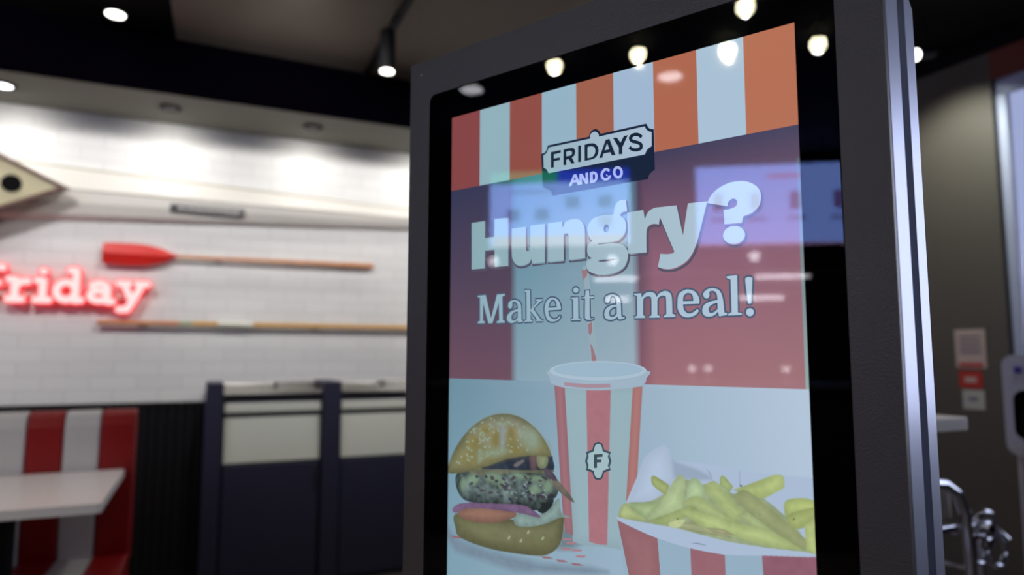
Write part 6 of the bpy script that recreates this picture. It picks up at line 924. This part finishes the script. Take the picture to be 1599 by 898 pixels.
def oar_blade(x0, x1, zc, hw, y, m):
    mb = MB(); n = 24; up = []; dn = []
    for i in range(n + 1):
        t = i / n
        h = hw * (1 if t < .45 else max(.16, math.cos((t - .45) / .55 * math.pi / 2) ** .75))
        h *= (.93 + .07 * min(1, t / .1))
        up.append((x0 + (x1 - x0) * t, h)); dn.append((x0 + (x1 - x0) * t, -h))
    for i in range(n):
        for s_ in (1, -1):
            a, b = up[i], up[i + 1]
            for (k0, d0), (k1, d1) in (((0, .020), (.35, .014)), ((.35, .014), (1, .004))):
                for yy in (-1, 1):
                    mb.add([(a[0], y + yy * d0, zc + s_ * a[1] * k0), (b[0], y + yy * d0, zc + s_ * b[1] * k0), (b[0], y + yy * d1, zc + s_ * b[1] * k1), (a[0], y + yy * d1, zc + s_ * a[1] * k1)], [(0, 1, 2, 3)], m)
            mb.add([(a[0], y - .004, zc + s_ * a[1]), (b[0], y - .004, zc + s_ * b[1]), (b[0], y + .004, zc + s_ * b[1]), (a[0], y + .004, zc + s_ * a[1])], [(0, 1, 2, 3)], m)
    e = up[0][1]
    mb.add([(x0, y - .004, zc - e), (x0, y - .02, zc), (x0, y - .004, zc + e), (x0, y + .004, zc + e), (x0, y + .02, zc), (x0, y + .004, zc - e)], [(0, 1, 2, 3, 4, 5)], m)
    return mb
def brackets(par, xs, z):
    for x in xs:
        MB().box(x - .008, x + .008, 4.135, 4.169, z - .012, z + .012, M['hull']).build('bracket', par, bevel=.002)
oar = root('oar', (0, 0, 0), 'wooden oar with a red blade, hung on the white brick wall above the neon word', 'oar', 'oars on the brick wall')
oar_blade(-.51, -.155, 1.730, .058, 4.125, M['oar_red']).build('blade', oar)
MB().tube([(-.30, 4.125, 1.730), (-.1, 4.125, 1.730), (.5, 4.125, 1.735), (.93, 4.125, 1.738)], .012, M['wood'], 12, rads=[.008, .010, .0125, .0145]).build('shaft', oar)
brackets(oar, (.05, .75), 1.732)
oar2 = root('oar', (0, 0, 0), 'honey-coloured wooden oar shaft with white and grey bands, lower on the brick wall', 'oar', 'oars on the brick wall')
MB().tube([(-.515, 4.125, 1.362), (-.128, 4.125, 1.362)], .0135, M['wood'], 12).build('grip', oar2)
MB().tube([(-.128, 4.125, 1.362), (-.065, 4.125, 1.362)], .0130, M['oar_green'], 12).build('band', oar2)
MB().tube([(-.065, 4.125, 1.362), (.065, 4.125, 1.362)], .0135, M['wood_pale'], 12).build('shaft', oar2)
b_ = MB().tube([(.065, 4.125, 1.362), (.075, 4.125, 1.362), (.24, 4.125, 1.362), (.25, 4.125, 1.362)], .018, M['oar_white'], 12).build('collar', oar2)
MB().tube([(.25, 4.125, 1.362), (1.9, 4.125, 1.362)], .0135, M['wood_pale'], 12).build('shaft', oar2)
oar_blade(2.25, 1.85, 1.362, .055, 4.125, M['oar_red']).build('blade', oar2)
brackets(oar2, (-.3, .6, 1.6), 1.362)

# diamond-shaped board over the boat
dia = root('diamond_board', (-1.27, 3.99, 2.03), 'cream diamond-shaped board with dark wooden edging and black discs, high on the brick wall', 'board')
def diamond(w_, h_): return [(-w_, 0), (0, -h_), (w_, 0), (0, h_)]
ringm = MB(); o_, i_ = diamond(.615, .30), diamond(.575, .278)
for k in range(4):
    a, b, c, d = o_[k], o_[(k + 1) % 4], i_[(k + 1) % 4], i_[k]
    ringm.prism([a, b, c, d], -.022, .03, M['edge_wood'])
ringm.build('edging', dia)
MB().prism(diamond(.577, .28), -.008, .012, M['cream']).build('panel', dia)
M['disc_black'] = mat('matt_black_disc', (12, 12, 14), .9, spec=.1)
def circ0(x, r): return [(x + r * math.cos(R(k * 12)), r * math.sin(R(k * 12))) for k in range(30)]
for x in (.375, -.375):
    MB().prism(circ0(x, .043), -.016, -.008, M['disc_black'], 'y').build('disc', dia)
MB().box(-.03, .03, .012, .092, -.03, .03, M['edge_wood']).build('bracket', dia)

# neon word
neon = root('neon_sign', (0, 4.10, 0), 'glowing red and pink neon word reading Friday on the white brick wall', 'neon sign')
BL = 1.470
def cap(p, q, r, n=8):
    a = math.atan2(q[1] - p[1], q[0] - p[0]); o = []
    for i in range(n + 1): w_ = a + math.pi / 2 + math.pi * i / n; o.append((p[0] + r * math.cos(w_), p[1] + r * math.sin(w_)))
    for i in range(n + 1): w_ = a - math.pi / 2 + math.pi * i / n; o.append((q[0] + r * math.cos(w_), q[1] + r * math.sin(w_)))
    return o
def circ(cx, cz, rx, rz, a0, a1, n=12): return [(cx + rx * math.cos(R(a0 + (a1 - a0) * i / n)), cz + rz * math.sin(R(a0 + (a1 - a0) * i / n))) for i in range(n + 1)]
xh = .112
letters = {
 'F': (-1.045, [[(.02, .0), (.02, .178), (.10, .178)], [(.02, .09), (.085, .09)]]),
 'r': (-.915, [[(0, 0), (.055, 0)], [(.026, 0), (.026, xh), (.002, xh)], [(.026, .07), (.045, .10), (.078, .105)]]),
 'i': (-.800, [[(0, 0), (.055, 0)], [(.028, 0), (.028, xh), (.003, xh)], [(.026, .165), (.030, .165)]]),
 'd': (-.718, [circ(.046, .055, .042, .052, 0, 360, 20), [(.088, 0), (.088, .178), (.062, .178)], [(.088, .004), (.112, .004)]]),
 'a': (-.572, [circ(.045, .034, .038, .030, 0, 360, 16), circ(.047, .072, .037, .036, 0, 150, 8), [(.084, .072), (.084, 0), (.108, 0)]]),
 'y': (-.436, [[(.0, xh), (.045, xh)], [(.02, xh), (.062, .01)], [(.085, xh), (.13, xh)], [(.108, xh), (.062, .0), (.04, -.045), (.005, -.045)]]),
}
for ch, (x0, st_) in letters.items():
    a = MB(); b = MB()
    for pl in st_:
        pl = [(x0 + .014 + p[0], BL + p[1] * .88) for p in pl]
        for p, q_ in zip(pl[:-1], pl[1:]):
            a.prism(cap(p, q_, .0235), .0, .03, M['neon_red'])
            b.prism(cap(p, q_, .0165), -.006, .001, M['neon_core'])
    a_ = a.build('letter', neon)
    b.build('letter_face', a_)
rail = MB().box(-1.05, -.35, .03, .068, 1.49, 1.505, M['hull']).build('mounting_rail', neon)

# ------------------------------------------------------------------ lamps
def aim(src, dst):
    return (Vector(dst) - Vector(src)).to_track_quat('-Z', 'Y').to_euler()
def downlight(x, y, z, r, face, label, group, power=0, col=(1, .96, .88), angle=120, tilt=None, blend=.8, globe=False):
    t = root('ceiling_light', (x, y, z), label, 'ceiling light', group)
    MB().lathe([(r * 1.25, 0), (r * 1.3, -.004), (r * 1.22, -.010), (r * 1.0, -.012), (r * .98, 0)], (0, 0, 0), M['black'], 28).build('trim_ring', t)
    if globe:
        MB().lathe([(r * math.sin(R(a)), -.010 - r * .55 + r * math.cos(R(a))) for a in range(20, 176, 12)], (0, 0, 0), face, 24).build('globe', t)
    else:
        MB().lathe([(r * .96, -.011), (r * .96, -.014), (r * .5, -.016)], (0, 0, 0), face, 28).build('lens', t)
    if power:
        l = lamp('spot_beam', 'SPOT', (0, 0, -.03 if not globe else -.075), power, col, (tilt or (0, 0, 0)), .03 if not globe else .005, angle, blend, parent=t)
    return t
downlight(-.44, 3.50, ZC, .042, M['lamp_on'], 'small round downlight in the black ceiling at upper left', 'round ceiling downlights', 1.5)
# soffit lights grazing the brick wall
for x, lab, f in ((-1.66, 'soffit spot further left than the glowing one', 'lamp_on'), (-.935, 'glowing recessed soffit spot over the diamond-shaped board', 'lamp_disc'), (-.215, 'dark-looking recessed soffit spot left of the name plate', 'steel'), (.515, 'dark-looking recessed soffit spot above the red-bladed oar shaft', 'steel'), (1.22, 'recessed soffit spot beside the kiosk', 'steel')):
    t = root('soffit_spot', (x, 3.885, 2.489), lab, 'spot light', 'recessed soffit spots over the brick wall')
    MB().lathe([(.052, 0), (.055, -.004), (.050, -.008), (.040, -.009), (.038, 0)], (0, 0, 0), M['black'], 28).build('trim_ring', t)
    MB().lathe([(.037, -.003), (.037, -.006), (.02, -.007)], (0, 0, 0), M[f] if f != 'steel' else M['plate'], 24).build('lens', t)
    lamp('spot_beam', 'SPOT', (0, 0, -.02), 5.5, (1, .97, .90), aim((0, 0, 0), (0, .17, -.28)), .02, 160, 1.0, parent=t)
# added wall washers, out of view, brightening the brick wall evenly
for x, lab in ((-2.3, 'furthest left'), (-1.0, 'before the neon word'), (.3, 'before the first waste bin'), (1.6, 'behind the kiosk'), (2.7, 'nearest the dark wall')):
    t = root('added_wall_washer', (x, 2.35, ZC - (.035 if -.27 < x < 2 else 0)), 'added black ceiling spot aimed at the white brick wall, ' + lab, 'spot light', 'added ceiling spots aimed at the brick wall')
    MB().lathe([(.04, 0), (.04, -.008), (.012, -.012), (.012, -.05)], (0, 0, 0), M['black'], 20).build('mount', t)
    MB().tube([(0, -.05, -.055), (0, .045, -.085)], .032, M['black'], 18).build('housing', t)
    MB().tube([(0, .044, -.0845), (0, .05, -.0865)], .028, M['lamp_on'], 18).build('lens', t)
    lamp('spot_beam', 'SPOT', (0, .07, -.075), 72, (1, .975, .95), aim((0, 0, 0), (0, 1.8, -.98)), .08, 88, .7, parent=t)
# hanging track spot
tr = root('track_rail', (.75, 3.3, ZC), 'thin black lighting track on the ceiling left of the kiosk top', 'lighting track')
MB().box(-.016, .016, -2.6, .33, -.055, -.03, M['black']).build('rail', tr, bevel=.002)
ts = root('track_spot', (.69, 2.87, 2.45), 'black cylinder spot hanging on a stem from the ceiling track', 'spot light')
MB().lathe([(.027, .19), (.034, .18), (.034, .01), (.036, 0), (.031, .002)], (0, 0, 0), M['black'], 24).build('housing', ts)
MB().lathe([(.029, .004), (.03, -.002), (.015, -.004)], (0, 0, 0), M['lamp_on'], 24).build('lens', ts)
MB().tube([(0, 0, .18), (.02, .0, .24), (.05, .0, .275)], .007, M['black'], 8).build('stem', ts)
lamp('spot_beam', 'SPOT', (0, 0, -.02), 15, (1, .97, .92), (0, 0, 0), .03, 100, .7, parent=ts)
# lamps over the ordering area, mirrored in the kiosk glass
for x, y, lab in ((-2.47, .866, 'halogen lamp mirrored at the frame edge above the name plate'), (-2.39, .426, 'bright halogen ceiling lamp mirrored above the third white awning stripe'), (-2.405, -.024, 'bright halogen ceiling lamp mirrored in the fourth white awning stripe'), (-2.40, -.463, 'bright halogen ceiling lamp mirrored in the right glass border'), (-1.97, -.034, 'bright halogen ceiling lamp mirrored at the top edge of the glass')):
    downlight(x, y, ZC, .040, M['lamp_hot'], lab, 'halogen lamps over the ordering area', 26, (1, .88, .62), 150, globe=True)
for x, y, lab in ((-2.775, 1.387, 'white disc ceiling lamp mirrored in the top left glass corner'), (-2.75, .234, 'white disc ceiling lamp mirrored in the orange awning stripe')):
    downlight(x, y, ZC, .07, M['lamp_disc'], lab, 'white disc lamps over the ordering area', 12, (1, 1, 1), 130)
for x, y, lab in ((-.95, 2.6, 'added round downlight in the black ceiling above the dining table'), (.4, .9, 'added round downlight in the grey panel above the kiosk'), (2.2, 1.0, 'added round downlight in the black ceiling near the glazed shopfront'), (-.2, -.9, 'added round downlight in the black ceiling behind the viewer')):  # added downlights, all out of view, to light the room
    downlight(x, y, ZC - (.03 if -.27 < x < 2 and -.2 < y < 3.6 else 0), .05, M['lamp_disc'], lab, 'added round downlights over the dining floor', 24 if x > 2 else 19 if x < -.5 else 12, (1, .97, .93), 70 if x < -.5 else 130)
sl = root('wall_spot', (2.98, 1.975, 2.60), 'small bright angled spot near the ceiling right of the kiosk', 'spot light')
MB().tube([(.09, 0, .02), (-.03, 0, -.015)], .028, M['black'], 16).build('housing', sl)
MB().tube([(-.028, 0, -.0145), (-.036, 0, -.017)], .026, M['lamp_on'], 16).build('lens', sl)
MB().tube([(.05, 0, .02), (.05, 0, ZC - 2.60)], .008, M['black'], 8).build('stem', sl)
lamp('spot_beam', 'SPOT', (.03, 0, -.05), 26, (.92, 1, .86), aim((0, 0, 0), (.52, .15, -.50)), .02, 92, .8, parent=sl)

# ------------------------------------------------------------------ ordering counter and menu boards (seen mirrored in the glass)
def menu_board(y0, y1, z0, z1, label, kind):
    t = root('menu_board', (X0 + .03, (y0 + y1) / 2, z0), label, 'menu board', 'lit menu boards over the counter')
    w_ = y1 - y0; h = z1 - z0
    MB().box(-.028, .02, -w_ / 2 - .01, w_ / 2 + .01, -.01, h + .01, M['black']).build('housing', t, bevel=.004)
    p = Pic(); v = []
    def q(a0, a1, b0, b1, c, L):   # a across from the left as mirrored, b down
        b = len(p.v)
        xx = .0205 + .0004 * L
        p.v += [(xx, w_ / 2 - a0 * w_, h - b0 * h), (xx, w_ / 2 - a1 * w_, h - b0 * h), (xx, w_ / 2 - a1 * w_, h - b1 * h), (xx, w_ / 2 - a0 * w_, h - b1 * h)]
        p.c += [srgb(c)] * 4; p.f.append((b, b + 1, b + 2, b + 3))
    if kind == 0:
        q(0, 1, 0, 1, (142, 176, 255), 0)
        q(0, .49, 0, .16, (14, 128, 84), 1); q(.49, 1, 0, .16, (22, 44, 190), 1)
        q(.02, .98, .86, 1, (176, 168, 176), 1)
        for a, b in ((.12, .5), (.33, .5), (.55, .35), (.78, .35), (.78, .6)): q(a, a + .10, b, b + .16, (100, 120, 180), 2)
        q(.15, .45, .25, .30, (120, 140, 205), 2)
    else:
        q(0, 1, 0, 1, (136, 166, 255), 0)
        q(.0, 1, .97, 1, (150, 120, 160), 1)
        q(.42, .62, .12, .17, (160, 110, 160), 1)
        for a in (.10, .32, .55, .80): q(a, a + .06, .34, .56, (96, 80, 140), 2); q(a - .02, a + .09, .64, .70, (112, 124, 200), 2)
    me = bpy.data.meshes.new('screen'); me.from_pydata(p.v, [], p.f)
    at = me.color_attributes.new('pic', 'FLOAT_COLOR', 'POINT'); at.data.foreach_set('color', np.array([(*c, 1) for c in p.c], dtype=np.float32).ravel())
    me.materials.append(M['menu']); link('screen', me, t)
    return t
menu_board(.43, 1.582, 2.085, 2.72, 'lit menu board with a green and blue header, mirrored in the kiosk glass', 0)
menu_board(-1.40, -.10, 2.055, 2.70, 'lit pale lavender menu board, mirrored in the right glass border', 1)
ct = root('service_counter', (X0 + .75, .2, 0), 'dark service counter with a steel top under the menu boards', 'counter')
MB().box(-.28, .28, -1.9, 1.7, 0, .98, M['navy']).build('body', ct, bevel=.004)
MB().box(-.32, .32, -1.94, 1.74, .98, 1.02, M['steel']).build('worktop', ct, bevel=.004)
sf = root('kitchen_shelf', (X0 + .02, 0, 0), 'steel wall shelves with lit bars behind the counter', 'shelf')
MB().box(0, .22, -1.3, 1.0, 1.82, 1.84, M['steel']).build('shelf_board', sf)
MB().box(0, .22, -1.3, 1.0, 1.66, 1.675, M['steel']).build('shelf_board', sf)
for y0, y1, z, lab in ((.38, .715, 1.80, 'white light bar under the upper kitchen shelf, nearer the brick wall'), (-.90, -.50, 1.80, 'white light bar under the upper kitchen shelf, below the lavender menu board'), (.45, .62, 1.64, 'short white light bar under the lower kitchen shelf'), (-.70, -.38, 1.64, 'white light bar under the lower kitchen shelf, below the lavender menu board')):
    t = root('light_bar', (X0 + .20, (y0 + y1) / 2, z), lab, 'light bar', 'light bars under the kitchen shelves')
    MB().box(-.02, .02, -(y1 - y0) / 2, (y1 - y0) / 2, 0, .02, M['steel']).build('housing', t)
    MB().box(.015, .026, -(y1 - y0) / 2, (y1 - y0) / 2, -.028, .002, M['lamp_bar']).build('tube', t, bevel=.005)
for y, z, lab in ((1.54, 1.96, 'small round lamp left under the green-headed menu board'), (.572, 1.95, 'small round lamp right under the green-headed menu board'), (-.52, 1.96, 'small round lamp under the lavender menu board')):
    t = root('bulb_lamp', (X0 + .1, y, z), lab, 'lamp', 'small round lamps under the menu boards')
    MB().lathe([(.012, -.1), (.012, -.03), (.03, -.01)], (0, 0, 0), M['steel'], 16, 'x').build('socket', t)
    MB().lathe([(.004, .055), (.025, .05), (.038, .025), (.038, 0), (.024, -.02)], (0, 0, 0), M['lamp_disc'], 20, 'x').build('globe', t)
for y, lab in ((.02, 'left of the close pair'), (-.09, 'right of the close pair'), (-.62, 'standing alone')):
    t = root('heat_lamp', (X0 + .55, y, 1.1), 'small heat lamp on the service counter, ' + lab, 'lamp', 'heat lamps on the service counter')
    MB().lathe([(.03, -.08), (.03, -.07), (.008, -.06), (.008, -.02), (.02, -.015)], (0, 0, 0), M['steel'], 16).build('stand', t)
    MB().lathe([(.018, -.015), (.026, 0), (.018, .015)], (0, 0, 0), M['lamp_disc'], 16).build('globe', t)

# ------------------------------------------------------------------ waste stations
def partition(x0, x1, lab):
    o = MB().box(x0, x1, 3.73, 4.10, 0, 1.052, M['navy']).build('partition_panel', bevel=.004)
    return tag(o, lab, 'partition', 'dark upright partitions between the waste bins')
partition(.018, .100, 'dark navy upright partition left of the steel-flap waste bins, beside the ribbed panelling')
partition(.592, .685, 'dark navy upright partition between the two waste bins')
partition(1.19, 1.28, 'dark navy upright partition at the far end of the waste bins, mostly behind the kiosk')
def waste_bin(x0, x1, lab):
    c = (x0 + x1) / 2; w_ = (x1 - x0) / 2 - .004
    t = root('waste_bin', (c, 3.75, 0), lab, 'waste bin', 'waste bins under the oars')
    MB().box(-w_, w_, .03, .34, .0, .955, M['navy']).build('body', t, bevel=.003)
    d = MB().box(-w_ + .006, w_ - .006, .005, .03, .03, .635, M['navy']).build('door', t, bevel=.004)
    MB().box(w_ - .035, w_ - .02, -.004, .005, .50, .60, M['plate']).build('handle', d, bevel=.002)
    MB().prism([(.012, .645), (.026, .645), (.045, .885), (.031, .885)], -w_ + .006, w_ - .006, M['flap_white'], 'x').build('flap', t, bevel=.002)
    MB().box(-w_ + .004, w_ - .004, .02, .03, .888, .897, M['plate']).build('flap_hinge', t)
    MB().box(-w_ + .004, w_ - .004, .012, .03, .900, .945, M['flap_white']).build('header', t, bevel=.002)
    MB().box(-w_, w_, .04, .34, .955, .985, M['plate']).build('shadow_gap', t)
    s_ = MB().box(-w_, w_, .01, .34, .985, .998, M['steel']).box(-w_, w_, .325, .34, .998, 1.03, M['steel']).box(-w_, w_, .01, .016, .998, 1.012, M['steel']).build('tray_shelf', t, bevel=.002)
    return t
waste_bin(.100, .592, 'waste bin with a warm grey steel flap, left one between the dark partitions')
waste_bin(.685, 1.19, 'waste bin with a pale steel flap, half hidden by the kiosk')
for x, lab in ((.46, 'low pile of brass-coloured trays on the left waste bin'), (1.04, 'low pile of brass-coloured trays on the right waste bin')):
    mb = root('tray_stack', (x, 3.92, .9985), lab, 'tray stack', 'tray piles on the waste bins')
    for k in range(4):
        MB().prism(rrect(-.10, .10, -.09, .09, .02, 4), k * .013, k * .013 + .011, mat('brass_tray', (190, 170, 110), .35, metal=.6) if k == 0 and x < .5 else M['steel'], 'z').build('tray', mb, bevel=.003)

# ------------------------------------------------------------------ booth and table
booth = root('booth_bench', (-.235, 2.98, 0), 'red and white striped diner booth bench with a tall back', 'bench')
SWd = .112
def stripe_block(x1, n, y0, y1, z0, z1, first):
    pass
bb = MB(); xr = 0.012; k = 0
edges_ = [xr, -.105]
for i in range(1, 14): edges_.append(-.105 - .115 * i)
for i in range(len(edges_) - 1):
    m = M['red_vinyl'] if i % 2 == 0 else M['white_vinyl']
    a, b = edges_[i + 1] + .0015, edges_[i] - .0015
    # padded channel with a rounded top
    prof = [(.0, .42), (-.010, .50), (-.012, .80), (-.006, .93), (.006, .968), (.03, .985), (.075, .985), (.10, .96), (.10, .42)]
    n_ = len(prof)
    bb.add([(a, y, z) for y, z in prof] + [(b, y, z) for y, z in prof], [(j, (j + 1) % n_, n_ + (j + 1) % n_, n_ + j) for j in range(n_)] + [tuple(range(n_)), tuple(reversed(range(n_, 2 * n_)))], m)
bb.build('backrest', booth, bevel=.006)
ss = MB()
for i in range(len(edges_) - 1):
    m = M['red_vinyl'] if i % 2 == 0 else M['white_vinyl']
    a, b = edges_[i + 1] + .0015, edges_[i] - .0015
    prof = [(.0, .36), (.0, .455), (-.05, .462), (-.40, .462), (-.445, .452), (-.46, .42), (-.455, .36)]
    n_ = len(prof)
    ss.add([(a, y, z) for y, z in prof] + [(b, y, z) for y, z in prof], [(j, (j + 1) % n_, n_ + (j + 1) % n_, n_ + j) for j in range(n_)] + [tuple(range(n_)), tuple(reversed(range(n_, 2 * n_)))], m)
ss.build('seat', booth, bevel=.006)
MB().box(edges_[-1], .008, -.42, .09, .08, .36, M['red_vinyl']).build('base', booth, bevel=.004)
MB().box(edges_[-1], -.01, -.38, .07, 0, .08, M['black']).build('plinth', booth)
tb = root('dining_table', (-.68, 2.655, 0), 'white rectangular dining table on a black pedestal in front of the booth', 'table')
MB().prism(rrect(-.62, .43, -.345, .30, .012, 4), .742, .77, M['table_white'], 'z').build('tabletop', tb, bevel=.004)
MB().lathe([(.04, .05), (.036, .07), (.036, .72), (.05, .73), (.12, .742)], (.13, -.02, 0), M['black'], 20).build('pedestal', tb)
MB().lathe([(.25, 0), (.25, .012), (.06, .05), (.04, .052)], (.13, -.02, 0), M['black'], 28).build('foot', tb)

# ------------------------------------------------------------------ right side
bt = root('bar_table', (1.50, 1.22, 0), 'white-topped high table peeking out behind the kiosk edge', 'table')
MB().prism(rrect(-.30, .19, -.17, .30, .015, 4), 1.02, 1.05, M['table_white'], 'z').build('tabletop', bt, bevel=.004)
MB().box(-.16, -.12, .04, .08, .02, 1.02, M['black']).build('leg', bt, bevel=.003)
MB().box(-.30, .0, -.13, .25, 0, .02, M['black']).build('foot', bt, bevel=.003)
cs = root('chrome_stool', (1.70, 1.13, 0), 'high stool of bent chrome tube with a white seat', 'stool')
lp = [(-.16, 0, .55), (-.16, 0, .83), (-.13, 0, .872), (-.07, 0, .885), (.0, 0, .878), (.05, 0, .85), (.075, 0, .80), (.085, 0, .70), (.09, 0, .45), (.10, 0, .03)]
cr = [(-.16, 0, .0)] + lp[1:]
for dy in (.0, .20):
    MB().tube([(p[0], p[1] + dy, p[2]) for p in cr], .014, M['chrome'], 12).build('side_loop', cs)
MB().prism(rrect(-.15, .072, .02, .18, .03, 5), .785, .86, M['table_white'], 'z').build('seat', cs, bevel=.010)
MB().box(-.15, .06, .005, .195, .755, .773, M['chrome']).build('seat_plate', cs, bevel=.003)
MB().tube([(.087, 0, .66), (.087, .20, .66)], .008, M['chrome'], 10).build('stretcher', cs)
# wheeled chrome base in front of the stool
wh = root('folding_trolley', (1.90, 1.175, 0), 'small chrome wheeled frame standing beside the high stool', 'trolley')
MB().tube([(0, 0, 0.03), (0, 0, .76)], .011, M['chrome'], 12).build('post', wh)
hb = MB()
for a in range(0, 360, 60):
    c_, s_ = math.cos(R(a)), math.sin(R(a))
    hb.tube([(0, 0, .735), (.03 * c_, .03 * s_, .75), (.06 * c_, .06 * s_, .735 + .02 * math.sin(R(a * 2)))], .010, M['chrome'], 8)
hb.build('hub', wh)
for x, z in ((-.055, .70), (.02, .685), (-.02, .755)):
    MB().tube([(x + .036 * math.cos(R(k * 22.5)), -.03, z + .036 * math.sin(R(k * 22.5))) for k in range(16)], .008, M['chrome'], 8, closed=True).build('ring', wh)
MB().lathe([(.065, 0), (.065, .015), (.03, .03), (.012, .045)], (0, 0, 0), M['chrome'], 28).build('base', wh)

# notices on the dark wall
def notice(y0, y1, z0, z1, m, label, group):
    o = root('wall_notice', (X1 - .001, (y0 + y1) / 2, (z0 + z1) / 2), label, 'notice', group)
    w_, h = (y1 - y0) / 2, (z1 - z0) / 2
    sh = MB().box(-.003, .0, -w_, w_, -h, h, m).build('sheet', o)
    return o, w_, h
o, w_, h = notice(2.075, 2.222, 1.133, 1.327, M['paper'], 'large pinkish paper notice on the dark wall, topmost of three', 'notices on the dark wall')
mb = MB()
for k in range(4): mb.box(-.0045, -.003, -w_ * .7, w_ * .7, h * (.55 - k * .26), h * (.66 - k * .26), M['paper_ink'])
mb.box(-.0045, -.003, -w_ * .8, w_ * .8, -h * .92, -h * .72, M['paper_red'])
mb.build('print', o)
o, w_, h = notice(2.10, 2.212, 1.035, 1.118, M['paper_red'], 'red sticker in the middle of three notices on the dark wall', 'notices on the dark wall')
MB().box(-.0045, -.003, -w_ * .5, w_ * .5, -h * .3, h * .3, M['paper']).build('print', o)
o, w_, h = notice(2.095, 2.20, .93, 1.025, M['paper_white'], 'pale grey sticker, lowest of three notices on the dark wall', 'notices on the dark wall')
MB().box(-.0045, -.003, -w_ * .45, w_ * .45, -h * .1, h * .25, M['paper_ink']).build('print', o)

# sanitiser dispenser
dp = root('sanitiser_dispenser', (2.3, 1.235, 0), 'pale lavender free-standing dispenser with a dark opening, at the right edge', 'dispenser', rz=R(-60))
hd = ring(rrect(-.075, .075, .90, 1.20, .035, 6), rrect(-.052, .052, .945, 1.095, .03, 6), -.05, .05, M['plastic']).build('head', dp, bevel=.006)
MB().box(-.06, .06, .0, .045, .93, 1.10, M['black']).build('recess', hd)
mb = MB()
for k in range(3): mb.box(-.045 + k * .028, -.025 + k * .028, -.053, -.0495, 1.145, 1.165, M['purple'])
mb.build('print', hd)
MB().box(-.05, .05, -.02, .03, .02, .905, M['plastic']).build('post', dp, bevel=.01)
MB().prism(rrect(-.16, .16, -.15, .15, .04, 5), 0, .02, M['plastic'], 'z').build('foot', dp, bevel=.004)
